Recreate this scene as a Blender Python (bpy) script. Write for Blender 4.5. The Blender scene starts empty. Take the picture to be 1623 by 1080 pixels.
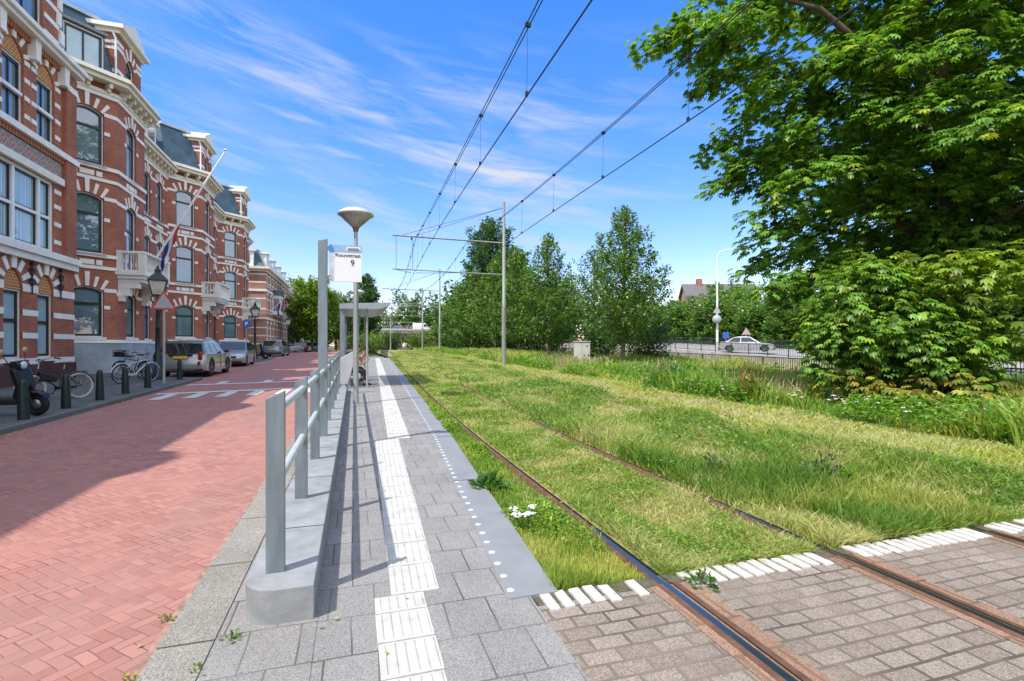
import bpy, bmesh, math, random
import numpy as np
from mathutils import Vector, Matrix
random.seed(7)
RS = np.random.RandomState(11)
scene = bpy.context.scene
COL = scene.collection
PI = math.pi

# ---------------------------------------------------------------- ground height along the street (y)
def zs(y):
    t = y - 6.0
    if t <= 0: return 0.0
    if t < 4: return .0145 * t * t / 8
    t -= 2
    return .0145 * t if t < 40 else .58 + .07 * (1 - math.exp(-(t - 40) * .0145 / .07))
def zs_np(y):
    t = y - 6.0
    t2 = t - 2
    r = np.where(t <= 0, 0, np.where(t < 4, .0145 * t * t / 8, np.where(t2 < 40, .0145 * t2, .58 + .07 * (1 - np.exp(-np.clip(t2 - 40, 0, 900) * .0145 / .07)))))
    return r
def lerpx(tab, y):
    return float(np.interp(y, [a for a, b in tab], [b for a, b in tab]))
def rail_x(y):
    t = max(0.0, y - 3)
    if t < 25: return 1.93 + .00105 * t * t
    return 1.93 + .00105 * 625 + .047 * (t - 25)
OUTER = [(-20, 1.05), (2.93, 1.22), (8.5, 1.58), (19.7, 2.0), (25.3, 2.2), (43, 2.75)]
def outer_x(y): return lerpx(OUTER, y)

# ---------------------------------------------------------------- mesh builder
class MB:
    def __init__(s): s.v = []; s.f = []; s.s = []
    def add(s, vs, fs, smooth=False):
        o = len(s.v); s.v += [tuple(p) for p in vs]
        for f in fs: s.f.append(tuple(i + o for i in f)); s.s.append(smooth)
    def quad(s, a, b, c, d): s.add([a, b, c, d], [(0, 1, 2, 3)])
    def poly(s, pts): s.add(pts, [tuple(range(len(pts)))])
    def hexa(s, p):   # 8 pts, bottom 4 ccw then top 4
        s.add(p, [(3, 2, 1, 0), (4, 5, 6, 7), (0, 1, 5, 4), (1, 2, 6, 5), (2, 3, 7, 6), (3, 0, 4, 7)])
    def box(s, x0, x1, y0, y1, z0, z1):
        s.hexa([(x0, y0, z0), (x1, y0, z0), (x1, y1, z0), (x0, y1, z0), (x0, y0, z1), (x1, y0, z1), (x1, y1, z1), (x0, y1, z1)])
    def obox(s, c, a, b, d):
        c, a, b, d = Vector(c), Vector(a), Vector(b), Vector(d)
        s.hexa([c - a - b - d, c + a - b - d, c + a + b - d, c - a + b - d, c - a - b + d, c + a - b + d, c + a + b + d, c - a + b + d])
    def prism(s, pts, vec):
        n = len(pts); vec = Vector(vec)
        p = [Vector(q) for q in pts]
        s.add(p + [q + vec for q in p], [tuple(reversed(range(n))), tuple(range(n, 2 * n))] + [(i, (i + 1) % n, n + (i + 1) % n, n + i) for i in range(n)])
    def tube(s, pts, r, n=8, smooth=True, cap=True):
        P = [Vector(p) for p in pts]; m = len(P)
        R = [r] * m if not hasattr(r, '__len__') else list(r)
        t0 = (P[1] - P[0]).normalized()
        u = t0.orthogonal().normalized()
        vs = []
        for i in range(m):
            t = (P[min(i + 1, m - 1)] - P[max(i - 1, 0)])
            t = t.normalized() if t.length > 1e-9 else t0
            u = (u - t * u.dot(t)); u = u.normalized() if u.length > 1e-6 else t.orthogonal().normalized()
            w = t.cross(u)
            for k in range(n):
                a = 2 * PI * k / n
                vs.append(P[i] + (u * math.cos(a) + w * math.sin(a)) * R[i])
        fs = [(i * n + k, i * n + (k + 1) % n, (i + 1) * n + (k + 1) % n, (i + 1) * n + k) for i in range(m - 1) for k in range(n)]
        s.add(vs, fs, smooth)
        if cap:
            s.add(vs[:n], [tuple(reversed(range(n)))]); s.add(vs[-n:], [tuple(range(n))])
    def lathe(s, prof, c=(0, 0, 0), n=16, axis='z', smooth=True, a0=0.0):
        vs = []; cx, cy, cz = c
        for r, h in prof:
            for k in range(n):
                a = 2 * PI * k / n + a0
                x, y, z = r * math.cos(a), r * math.sin(a), h
                if axis == 'x': x, y, z = z, x, y
                if axis == 'y': x, y, z = x, z, y
                vs.append((cx + x, cy + y, cz + z))
        m = len(prof)
        fs = [(i * n + k, i * n + (k + 1) % n, (i + 1) * n + (k + 1) % n, (i + 1) * n + k) for i in range(m - 1) for k in range(n)]
        if axis == 'y': fs = [tuple(reversed(f)) for f in fs]
        s.add(vs, fs, smooth)
    def torus(s, c, R, r, nu=28, nv=8, axis='y'):
        vs = []
        for i in range(nu):
            a = 2 * PI * i / nu
            for j in range(nv):
                b = 2 * PI * j / nv
                q = (R + r * math.cos(b)); p = (q * math.cos(a), r * math.sin(b), q * math.sin(a))
                if axis == 'x': p = (p[1], p[0], p[2])
                vs.append((c[0] + p[0], c[1] + p[1], c[2] + p[2]))
        s.add(vs, [(i * nv + j, i * nv + (j + 1) % nv, ((i + 1) % nu) * nv + (j + 1) % nv, ((i + 1) % nu) * nv + j) for i in range(nu) for j in range(nv)], True)
    def build(s, name, mat, parent=None, bevel=0, sharp=None, recalc=True):
        me = bpy.data.meshes.new(name)
        me.from_pydata(s.v, [], s.f)
        me.polygons.foreach_set('use_smooth', s.s)
        if recalc:
            bm = bmesh.new(); bm.from_mesh(me)
            bmesh.ops.recalc_face_normals(bm, faces=bm.faces)
            bm.to_mesh(me); bm.free()
        me.update()
        box_uv(me)
        me.materials.append(mat)
        if sharp is not None:
            me.polygons.foreach_set('use_smooth', [True] * len(me.polygons))
            me.set_sharp_from_angle(angle=math.radians(sharp))
        o = bpy.data.objects.new(name, me); COL.objects.link(o)
        if parent is not None: o.parent = parent
        if bevel:
            b = o.modifiers.new('bevel', 'BEVEL'); b.width = bevel; b.segments = 2; b.limit_method = 'ANGLE'
        return o

def box_uv(me):
    n = len(me.loops)
    if n == 0: return
    co = np.empty(len(me.vertices) * 3); me.vertices.foreach_get('co', co); co = co.reshape(-1, 3)
    nr = np.empty(len(me.polygons) * 3); me.polygons.foreach_get('normal', nr); nr = nr.reshape(-1, 3)
    lt = np.empty(len(me.polygons), dtype=np.int32); me.polygons.foreach_get('loop_total', lt)
    vi = np.empty(n, dtype=np.int32); me.loops.foreach_get('vertex_index', vi)
    N = np.repeat(nr, lt, axis=0); Pp = co[vi]
    flat = np.abs(N[:, 2]) > .72
    t = np.stack([-N[:, 1], N[:, 0]], 1); l = np.linalg.norm(t, axis=1); l[l < 1e-6] = 1; t = t / l[:, None]
    u = np.where(flat, Pp[:, 0], (Pp[:, :2] * t).sum(1)); w = np.where(flat, Pp[:, 1], Pp[:, 2])
    uv = np.stack([u, w], 1).astype(np.float32).ravel()
    me.uv_layers.new(name='UVMap').data.foreach_set('uv', uv)

def build_each(mb, name, mat, parent=None, **kw):
    """every loose piece in the builder becomes an object of its own"""
    par = list(range(len(mb.v)))
    def find(a):
        while par[a] != a: par[a] = par[par[a]]; a = par[a]
        return a
    for f in mb.f:
        r = find(f[0])
        for i in f[1:]: par[find(i)] = r
    groups = {}
    for q, f in enumerate(mb.f): groups.setdefault(find(f[0]), []).append(q)
    out = []
    for g in groups.values():
        m2 = MB(); idx = {}
        for q in g:
            for i in mb.f[q]:
                if i not in idx: idx[i] = len(m2.v); m2.v.append(mb.v[i])
            m2.f.append(tuple(idx[i] for i in mb.f[q])); m2.s.append(mb.s[q])
        out.append(m2.build(name, mat, parent, **kw))
    return out
def tag(o, label, cat, group=None, kind=None):
    if label: o['label'] = label
    if cat: o['category'] = cat
    if group: o['group'] = group
    if kind: o['kind'] = kind
    return o
def thing(name, label, cat, loc=(0, 0, 0), rz=0, group=None):
    o = bpy.data.objects.new(name, None); COL.objects.link(o); o.empty_display_size = .2
    o.location = loc; o.rotation_euler = (0, 0, rz)
    return tag(o, label, cat, group)
def dup(root, loc=None, rz=None, label=None, group=None, scale=None, parent=None):
    c = root.copy(); COL.objects.link(c)
    if parent is not None: c.parent = parent
    for ch in list(root.children): dup(ch, parent=c)
    if loc is not None: c.location = loc
    if rz is not None: c.rotation_euler = (0, 0, rz)
    if label: c['label'] = label
    if group: c['group'] = group
    if scale is not None: c.scale = scale if hasattr(scale, '__len__') else (scale,) * 3
    return c
def struct(o): o['kind'] = 'structure'; return o

# ---------------------------------------------------------------- materials
class NT:
    def __init__(s, name):
        s.m = bpy.data.materials.new(name); s.m.use_nodes = True
        s.t = s.m.node_tree; s.b = s.t.nodes['Principled BSDF']; s.o = s.t.nodes['Material Output']
    def n(s, kind, **kw):
        nd = s.t.nodes.new(kind)
        for k, v in kw.items():
            if k.startswith('i_'):
                key = k[2:]; nd.inputs[int(key) if key.isdigit() else key].default_value = v
            else: setattr(nd, k, v)
        return nd
    def l(s, a, b): s.t.links.new(a, b)
    def math(s, op, a, b=None, c=None, clamp=False):
        nd = s.n('ShaderNodeMath', operation=op); nd.use_clamp = clamp
        for i, q in enumerate((a, b, c)):
            if q is None: continue
            if isinstance(q, (int, float)): nd.inputs[i].default_value = q
            else: s.l(q, nd.inputs[i])
        return nd.outputs[0]
    def mix(s, fac, a, b, blend='MIX'):
        nd = s.n('ShaderNodeMix', data_type='RGBA', blend_type=blend)
        for i, q in ((0, fac), (6, a), (7, b)):
            if isinstance(q, (int, float)): nd.inputs[i].default_value = q
            elif isinstance(q, tuple): nd.inputs[i].default_value = q if len(q) == 4 else q + (1,)
            else: s.l(q, nd.inputs[i])
        return nd.outputs[2]
    def noise(s, scale, detail=3, co=None, rough=.5):
        nd = s.n('ShaderNodeTexNoise'); nd.inputs['Scale'].default_value = scale; nd.inputs['Detail'].default_value = detail; nd.inputs['Roughness'].default_value = rough
        if co is not None: s.l(co, nd.inputs['Vector'])
        return nd.outputs['Fac']
    def ramp(s, fac, p0, p1, c0=(0, 0, 0), c1=(1, 1, 1)):
        nd = s.n('ShaderNodeValToRGB'); e = nd.color_ramp.elements
        e[0].position = p0; e[1].position = p1; e[0].color = c0 + (1,); e[1].color = c1 + (1,)
        s.l(fac, nd.inputs[0]); return nd.outputs[0]
    def co(s, k='Object'): return s.n('ShaderNodeTexCoord').outputs[k]
    def bump(s, h, strength=.3, dist=.01):
        nd = s.n('ShaderNodeBump'); nd.inputs['Strength'].default_value = strength; nd.inputs['Distance'].default_value = dist
        s.l(h, nd.inputs['Height']); s.l(nd.outputs[0], s.b.inputs['Normal'])
    def set(s, **kw):
        for k, v in kw.items(): s.b.inputs[k.replace('_', ' ')].default_value = v

def plain(name, col, rough=.6, metal=0, var=.18, scale=6, bump=.0, bscale=80, spec=.5, coat=0, streak=False):
    k = NT(name); co = k.co()
    if streak:
        mp = k.n('ShaderNodeMapping'); mp.inputs['Scale'].default_value = (1, 1, .15); k.l(co, mp.inputs[0]); co2 = mp.outputs[0]
    else: co2 = co
    f = k.noise(scale, 5, co2, .6)
    c = k.ramp(f, .3, .72, tuple(x * (1 - var) for x in col), tuple(min(1, x * (1 + var)) for x in col))
    k.l(c, k.b.inputs['Base Color'])
    k.set(Roughness=rough, Metallic=metal); k.b.inputs['Specular IOR Level'].default_value = spec
    if coat: k.b.inputs['Coat Weight'].default_value = coat; k.b.inputs['Coat Roughness'].default_value = .04
    if bump: k.bump(k.noise(bscale, 3, co), bump, .01)
    return k.m

def brick_mat(name, c1, c2, mortar, bw=.21, rh=.063, ms=.008, nv=.35):
    k = NT(name); uv = k.co('UV')
    b = k.n('ShaderNodeTexBrick'); b.inputs['Scale'].default_value = 1
    b.inputs['Brick Width'].default_value = bw; b.inputs['Row Height'].default_value = rh; b.inputs['Mortar Size'].default_value = ms; b.inputs['Mortar Smooth'].default_value = .2
    b.inputs['Color1'].default_value = c1 + (1,); b.inputs['Color2'].default_value = c2 + (1,); b.inputs['Mortar'].default_value = mortar + (1,)
    k.l(uv, b.inputs['Vector'])
    f = k.ramp(k.noise(.9, 6, k.co(), .65), .25, .75, (1 - nv,) * 3, (1 + nv * .6,) * 3)
    k.l(k.mix(1.0, b.outputs['Color'], f, 'MULTIPLY'), k.b.inputs['Base Color'])
    k.set(Roughness=.85); k.b.inputs['Specular IOR Level'].default_value = .25
    k.bump(b.outputs['Fac'], -.4, .006)
    return k.m

def glass_mat(name, base, ior=1.9, rough=.02, nv=.5, scale=.8):
    k = NT(name)
    f = k.ramp(k.noise(scale, 4, k.co(), .6), .35, .65, tuple(x * (1 - nv) for x in base), tuple(x * (1 + nv) for x in base))
    k.l(f, k.b.inputs['Base Color']); k.set(Roughness=rough, IOR=ior)
    # old panes are not quite flat
    k.bump(k.noise(.9, 1, k.co()), .012, .2)
    return k.m

M = {}
M['brick'] = brick_mat('red_brick', (.43, .135, .08), (.32, .096, .06), (.30, .19, .15))
M['brick_h1'] = brick_mat('orange_red_brick', (.45, .14, .075), (.33, .10, .06), (.30, .19, .14))
M['brick_far'] = brick_mat('pink_brick', (.46, .23, .16), (.40, .18, .13), (.42, .32, .26))
M['mosaic'] = brick_mat('orange_mosaic_brick', (.50, .16, .05), (.36, .10, .035), (.55, .36, .17), .16, .1, .02, .1)
M['plinth_brick'] = brick_mat('dark_plinth_brick', (.13, .06, .045), (.10, .045, .035), (.09, .065, .055))
M['stone'] = plain('white_painted_stone', (.82, .80, .75), .6, var=.1, scale=2.5, bump=.05)
M['cream'] = plain('cream_paint', (.78, .73, .60), .5, var=.08, scale=3)
M['plinth'] = plain('bluestone_plinth', (.33, .38, .42), .75, var=.3, scale=1.2, bump=.1)
M['white'] = plain('white_gloss_paint', (.8, .8, .78), .35, var=.04)
M['sash'] = plain('black_sash_paint', (.012, .018, .02), .35, var=.1)
M['pane'] = glass_mat('window_glass', (.13, .20, .25), 2.4, .015, .25, .5)
M['pane_b'] = glass_mat('curtained_glass', (.30, .44, .50), 2.0, .02, .2, .5)
M['pane_far'] = glass_mat('far_glass', (.2, .25, .28), 1.8)
k = NT('slate'); b = k.n('ShaderNodeTexBrick'); k.l(k.co('UV'), b.inputs['Vector'])
b.inputs['Scale'].default_value = 1; b.inputs['Brick Width'].default_value = .28; b.inputs['Row Height'].default_value = .2; b.inputs['Mortar Size'].default_value = .008
b.inputs['Color1'].default_value = (.035, .085, .135, 1); b.inputs['Color2'].default_value = (.05, .11, .165, 1); b.inputs['Mortar'].default_value = (.04, .055, .07, 1)
f = k.ramp(k.noise(1.5, 5, k.co()), .3, .75, (.7, .7, .7), (1.25, 1.25, 1.25))
k.l(k.mix(1., b.outputs['Color'], f, 'MULTIPLY'), k.b.inputs['Base Color']); k.set(Roughness=.5); k.bump(b.outputs['Fac'], -.5, .01); M['slate'] = k.m
M['zinc'] = plain('zinc', (.42, .46, .48), .5, .3, var=.15)
M['lead'] = plain('dark_lead_gutter', (.2, .22, .24), .5, .2)
# tile frieze: grey field with orange-red lozenges
k = NT('lozenge_tiles'); uv = k.n('ShaderNodeSeparateXYZ'); k.l(k.co('UV'), uv.inputs[0])
fu = k.math('ABSOLUTE', k.math('SUBTRACT', k.math('FRACT', k.math('MULTIPLY', uv.outputs[0], 2.4)), .5))
fv = k.math('ABSOLUTE', k.math('SUBTRACT', k.math('FRACT', k.math('MULTIPLY', k.math('SUBTRACT', uv.outputs[1], 7.85), 1.82)), .5))
d = k.math('ADD', fu, fv)
c = k.mix(k.math('LESS_THAN', d, .36), (.22, .21, .22), (.42, .12, .05)); c = k.mix(k.math('LESS_THAN', d, .14), c, (.5, .34, .2))
c = k.mix(k.math('LESS_THAN', k.math('ABSOLUTE', k.math('SUBTRACT', d, .42)), .03), c, (.5, .47, .42))
k.l(c, k.b.inputs['Base Color']); k.set(Roughness=.6); M['lozenge'] = k.m
k = NT('dentil_brick'); uv = k.n('ShaderNodeSeparateXYZ'); k.l(k.co('UV'), uv.inputs[0])
c = k.mix(k.math('GREATER_THAN', k.math('FRACT', k.math('MULTIPLY', uv.outputs[0], 6.5)), .5), (.5, .17, .06), (.2, .06, .03))
k.l(c, k.b.inputs['Base Color']); k.set(Roughness=.8); M['dentil'] = k.m
M['black_iron'] = plain('black_iron', (.012, .013, .014), .45, .2)
M['green_iron'] = plain('dark_green_iron', (.005, .018, .015), .38, .1, var=.3, scale=9)
M['bollard'] = plain('dark_green_bollard_paint', (.006, .022, .021), .42, .0, var=.35, scale=11)
M['lamp_glass'] = glass_mat('lantern_glass', (.55, .58, .5), 1.5, .1, .2, 4)
M['steel'] = plain('grey_painted_steel', (.20, .245, .27), .45, .35, var=.25, scale=11, streak=True)
M['steel_lt'] = plain('brushed_tube_steel', (.60, .62, .60), .38, .25, var=.07, scale=5)
M['galv'] = plain('galvanised_steel', (.42, .45, .44), .5, .5, var=.18, scale=4, streak=True)
M['mast'] = plain('weathered_mast', (.30, .32, .29), .6, .25, var=.25, scale=3, streak=True)
M['wire'] = plain('dark_wire', (.035, .04, .045), .5, .5)
M['concrete'] = plain('grey_cast_concrete', (.275, .285, .295), .8, var=.24, scale=4.5, bump=.25, bscale=45)
M['concrete_old'] = plain('stained_concrete', (.36, .32, .30), .85, var=.35, scale=1.1, bump=.2, bscale=20, streak=True)
M['rubber'] = plain('tyre_rubber', (.012, .012, .013), .75, var=.2)
M['alloy'] = plain('alloy_rim', (.33, .34, .35), .3, .8, var=.1)
M['dark_plastic'] = plain('dark_plastic', (.014, .015, .017), .5, var=.15)
M['car_glass'] = glass_mat('car_glass', (.018, .026, .032), 1.75, .02, .1)
M['red_lens'] = plain('red_lens', (.30, .008, .012), .15, var=.2, coat=1)
M['clear_lens'] = plain('clear_lens', (.55, .6, .62), .12, var=.2, coat=1)
M['plate'] = plain('yellow_plate', (.75, .48, .03), .4, var=.05)
M['skin'] = plain('skin', (.50, .27, .18), .55, var=.06)
M['leather'] = plain('brown_saddle_leather', (.10, .03, .02), .45)
M['white_tile'] = plain('tactile_white', (.50, .485, .445), .75, var=.2, scale=7, bump=.25)
M['sign_white'] = plain('sign_white', (.80, .81, .82), .35, var=.02)
M['sign_red'] = plain('sign_red', (.42, .03, .03), .4, var=.08)
M['sign_blue'] = plain('sign_blue', (.03, .11, .42), .4, var=.05)
M['sign_grey'] = plain('sign_grey', (.34, .35, .37), .5, var=.1)
M['ink'] = plain('black_lettering', (.02, .02, .025), .5, var=.02)
M['flag_red'] = plain('flag_red', (.42, .02, .03), .8, var=.1)
M['flag_white'] = plain('flag_white', (.62, .62, .72), .8, var=.06)
M['flag_blue'] = plain('flag_blue', (.012, .03, .16), .8, var=.1)
M['bark'] = plain('brown_bark', (.085, .062, .042), .9, var=.4, scale=7, bump=.6, bscale=25)
M['bark_lt'] = plain('pale_bark', (.22, .19, .14), .9, var=.35, scale=9, bump=.4, bscale=30)
M['rooftile'] = plain('grey_roof_tiles', (.13, .115, .12), .8, var=.15, scale=3)
M['rust'] = plain('rusty_rail', (.15, .073, .042), .75, .25, var=.4, scale=9, bump=.2)
M['railhead'] = plain('polished_rail_head', (.20, .24, .28), .3, .95, var=.1, scale=6)
M['groove'] = plain('dark_groove', (.02, .018, .016), .8)
def paint(name, col): return plain(name, col, .28, .45, var=.03, scale=2, coat=1)

def foliage_mat(name, trans=.40, rough=.42, tint=(1.25, 1.3, .45)):
    k = NT(name); a = k.n('ShaderNodeAttribute', attribute_name='Col')
    k.l(a.outputs['Color'], k.b.inputs['Base Color']); k.set(Roughness=rough); k.b.inputs['Specular IOR Level'].default_value = .45
    tr = k.n('ShaderNodeBsdfTranslucent'); k.l(k.mix(1., a.outputs['Color'], tint, 'MULTIPLY'), tr.inputs[0])
    mx = k.n('ShaderNodeMixShader'); mx.inputs[0].default_value = trans
    k.l(k.b.outputs[0], mx.inputs[1]); k.l(tr.outputs[0], mx.inputs[2]); k.l(mx.outputs[0], k.o.inputs[0])
    return k.m
M['leaf'] = foliage_mat('leaves')
M['grass'] = foliage_mat('grass_blades', .5, .6, (1.1, 1.15, .7))
# ================================================================ ground surfaces
def xy_nodes(k, rot=0.0, scale=1.0, ox=0, oy=0):
    mp = k.n('ShaderNodeMapping'); mp.inputs['Rotation'].default_value = (0, 0, rot); mp.inputs['Scale'].default_value = (scale,) * 3; mp.inputs['Location'].default_value = (ox, oy, 0)
    k.l(k.co(), mp.inputs[0]); return mp.outputs[0]

# red clay herringbone
k = NT('red_herringbone_brick')
# slight wobble so that the joints are not ruler straight
nz = k.n('ShaderNodeTexNoise'); nz.inputs['Scale'].default_value = 2.2; nz.inputs['Detail'].default_value = 2; k.l(k.co(), nz.inputs['Vector'])
wob = k.n('ShaderNodeVectorMath', operation='MULTIPLY_ADD'); wob.inputs[1].default_value = (.045, .045, 0); k.l(nz.outputs['Color'], wob.inputs[0]); k.l(k.co(), wob.inputs[2])
mp = k.n('ShaderNodeMapping'); mp.inputs['Rotation'].default_value = (0, 0, PI / 4); mp.inputs['Scale'].default_value = (13.6,) * 3; mp.inputs['Location'].default_value = (200, 200, 0); k.l(wob.outputs[0], mp.inputs[0])
sx = k.n('ShaderNodeSeparateXYZ'); k.l(mp.outputs[0], sx.inputs[0])
X, Y = sx.outputs[0], sx.outputs[1]
i = k.math('FLOOR', X); j = k.math('FLOOR', Y); fx = k.math('FRACT', X); fy = k.math('FRACT', Y)
m = k.math('FLOORED_MODULO', k.math('SUBTRACT', i, j), 4.0)
m1 = k.math('COMPARE', m, 1.0, .2); m2 = k.math('COMPARE', m, 2.0, .2); vert = k.math('GREATER_THAN', m, 1.5)
u_h = k.math('ADD', fx, m1); u_v = k.math('ADD', fy, m2)
inv = k.math('SUBTRACT', 1.0, vert)
U = k.math('ADD', k.math('MULTIPLY', u_h, inv), k.math('MULTIPLY', u_v, vert))
V = k.math('ADD', k.math('MULTIPLY', fy, inv), k.math('MULTIPLY', fx, vert))
e = k.math('MINIMUM', k.math('MINIMUM', U, k.math('SUBTRACT', 2.0, U)), k.math('MINIMUM', V, k.math('SUBTRACT', 1.0, V)))
joint = k.n('ShaderNodeMapRange'); joint.inputs[1].default_value = .02; joint.inputs[2].default_value = .075; k.l(e, joint.inputs[0])
cx = k.n('ShaderNodeCombineXYZ'); k.l(k.math('SUBTRACT', i, k.math('MULTIPLY', m1, inv)), cx.inputs[0]); k.l(k.math('SUBTRACT', j, k.math('MULTIPLY', m2, vert)), cx.inputs[1])
wn = k.n('ShaderNodeTexWhiteNoise', noise_dimensions='2D'); k.l(cx.outputs[0], wn.inputs['Vector'])
c = k.ramp(wn.outputs['Value'], .0, 1., (.31, .13, .108), (.44, .215, .178))
c = k.mix(k.ramp(k.noise(.55, 6, k.co(), .65), .42, .7), c, (.40, .18, .145))
c = k.mix(k.math('MULTIPLY', k.ramp(k.noise(.25, 5, k.co(), .7), .58, .75), .55), c, (.27, .16, .135))
c = k.mix(k.math('MULTIPLY', k.ramp(k.noise(35, 3, k.co()), .45, .75), .3), c, (.46, .21, .16))
mpy = k.n('ShaderNodeMapping'); mpy.inputs['Scale'].default_value = (1, .12, 1); k.l(k.co(), mpy.inputs[0])
c = k.mix(k.math('MULTIPLY', k.ramp(k.noise(1.1, 5, mpy.outputs[0], .6), .48, .68), .5), c, (.25, .165, .145))
# tyre-darkened track with black scuffs
c = k.mix(k.math('MULTIPLY', k.ramp(k.noise(3.5, 5, k.co(), .75), .68, .74), .35), c, (.10, .06, .055))
jc = k.mix(k.ramp(k.noise(1.7, 3, k.co()), .35, .65), (.19, .085, .07), (.36, .21, .17))
k.l(k.mix(joint.outputs[0], jc, c), k.b.inputs['Base Color']); k.set(Roughness=.82); k.b.inputs['Specular IOR Level'].default_value = .3
k.bump(joint.outputs[0], .5, .006); M['road'] = k.m

def paver_mat(name, c1, c2, joint, bw, bh, ms, rot=0, speckle=.5, sp_scale=120, off=.5, big=None):
    k = NT(name); co = xy_nodes(k, rot)
    nz = k.n('ShaderNodeTexNoise'); nz.inputs['Scale'].default_value = 1.6; k.l(k.co(), nz.inputs['Vector'])
    wob = k.n('ShaderNodeVectorMath', operation='MULTIPLY_ADD'); wob.inputs[1].default_value = (.03, .03, 0); k.l(nz.outputs['Color'], wob.inputs[0]); k.l(co, wob.inputs[2])
    b = k.n('ShaderNodeTexBrick'); k.l(wob.outputs[0], b.inputs['Vector']); b.offset = off
    b.inputs['Scale'].default_value = 1; b.inputs['Brick Width'].default_value = bw; b.inputs['Row Height'].default_value = bh; b.inputs['Mortar Size'].default_value = ms; b.inputs['Mortar Smooth'].default_value = .15
    b.inputs['Color1'].default_value = c1 + (1,); b.inputs['Color2'].default_value = c2 + (1,); b.inputs['Mortar'].default_value = c1 + (1,)
    f = k.ramp(k.noise(1.1, 6, k.co(), .65), .25, .75, (.8, .79, .78), (1.18, 1.18, 1.18))
    c = k.mix(1., b.outputs['Color'], f, 'MULTIPLY')
    vo = k.n('ShaderNodeTexVoronoi', feature='F1'); vo.inputs['Scale'].default_value = sp_scale; k.l(k.co(), vo.inputs['Vector'])
    bw_ = k.n('ShaderNodeRGBToBW'); k.l(vo.outputs['Color'], bw_.inputs[0])
    sp = k.ramp(bw_.outputs[0], .25, .78, (1 - speckle,) * 3, (1 + speckle,) * 3)
    c = k.mix(1., c, sp, 'MULTIPLY')
    c = k.mix(k.math('MULTIPLY', k.ramp(k.noise(2.6, 6, k.co(), .7), .6, .72), .25), c, (.33, .28, .22))
    jn = k.mix(k.ramp(k.noise(2.1, 2, k.co()), .35, .65), joint, tuple(x * 2.2 for x in joint))
    k.l(k.mix(b.outputs['Fac'], c, jn), k.b.inputs['Base Color']); k.set(Roughness=.85); k.b.inputs['Specular IOR Level'].default_value = .3
    k.bump(k.math('SUBTRACT', k.math('MULTIPLY', bw_.outputs[0], .25), b.outputs['Fac']), .6, .006)
    return k
M['paver'] = paver_mat('exposed_aggregate_paver', (.245, .236, .228), (.278, .267, .258), (.09, .085, .08), .26, .38, .005, 0, .36, 260).m
M['kerbstone'] = paver_mat('kerb_aggregate', (.25, .235, .205), (.29, .27, .24), (.045, .04, .03), 5, 1.0, .008, 0, .42, 230).m
kk = paver_mat('crossing_block_paving', (.225, .182, .152), (.285, .238, .205), (.095, .077, .058), .2, .112, .010, 0, .28, 160)
M['crossing'] = kk.m
kk2 = paver_mat('rust_stained_block_paving', (.26, .155, .105), (.31, .20, .14), (.12, .075, .05), .12, .3, .010, 0, .25, 140)
M['crossing_rust'] = kk2.m
M['footpath'] = paver_mat('dark_pavement_tiles', (.10, .11, .105), (.145, .15, .145), (.04, .04, .035), .3, .3, .008, 0, .3, 60).m
M['slab'] = plain('smooth_grey_slab', (.235, .24, .25), .6, var=.14, scale=2.2, bump=.04)
# soil / turf underlay
k = NT('turf_soil'); f1 = k.noise(.6, 6, k.co(), .7); f2 = k.noise(9, 5, k.co(), .7)
c = k.ramp(f2, .3, .7, (.13, .15, .035), (.30, .28, .09)); c = k.mix(k.ramp(f1, .45, .65), c, (.36, .30, .14)); k.l(c, k.b.inputs['Base Color']); k.set(Roughness=.95); k.bump(f2, .6, .05); M['soil'] = k.m
k = NT('far_ground'); f1 = k.noise(.08, 6, k.co(), .7); k.l(k.ramp(f1, .35, .65, (.06, .085, .025), (.13, .14, .06)), k.b.inputs['Base Color']); k.set(Roughness=.95); M['ground'] = k.m
M['asphalt'] = plain('grey_asphalt', (.33, .31, .30), .9, var=.12, scale=2, bump=.15)
M['asphalt_dk'] = plain('dark_asphalt', (.08, .078, .076), .9, var=.2, scale=2)
M['mark'] = plain('worn_road_paint', (.60, .575, .55), .7, var=.3, scale=14)

def strip(name, lx, rx, y0, y1, dz, mat, step=1.0, skirt=.0, nx=1, kind='structure', parent=None):
    """ground-following sheet; lx, rx give the edges as functions of y"""
    mb = MB(); n = max(1, int(round((y1 - y0) / step))); rows = []
    for a in range(n + 1):
        y = y0 + (y1 - y0) * a / n; z = zs(y) + dz; l, r = lx(y), rx(y)
        row = [(l + (r - l) * q / nx, y, z) for q in range(nx + 1)]
        if skirt: row = [(l, y, z - skirt)] + row + [(r, y, z - skirt)]
        rows.append(row)
    w = len(rows[0]); vs = [p for r in rows for p in r]
    fs = [(a * w + q, a * w + q + 1, (a + 1) * w + q + 1, (a + 1) * w + q) for a in range(n) for q in range(w - 1)]
    mb.add(vs, fs)
    if skirt: mb.add(rows[0], [tuple(range(w))]); mb.add(rows[-1], [tuple(reversed(range(w)))])
    o = mb.build(name, mat, parent, recalc=False)
    if kind: o['kind'] = kind
    return o
C_ = lambda v: (lambda y: v)

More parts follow.
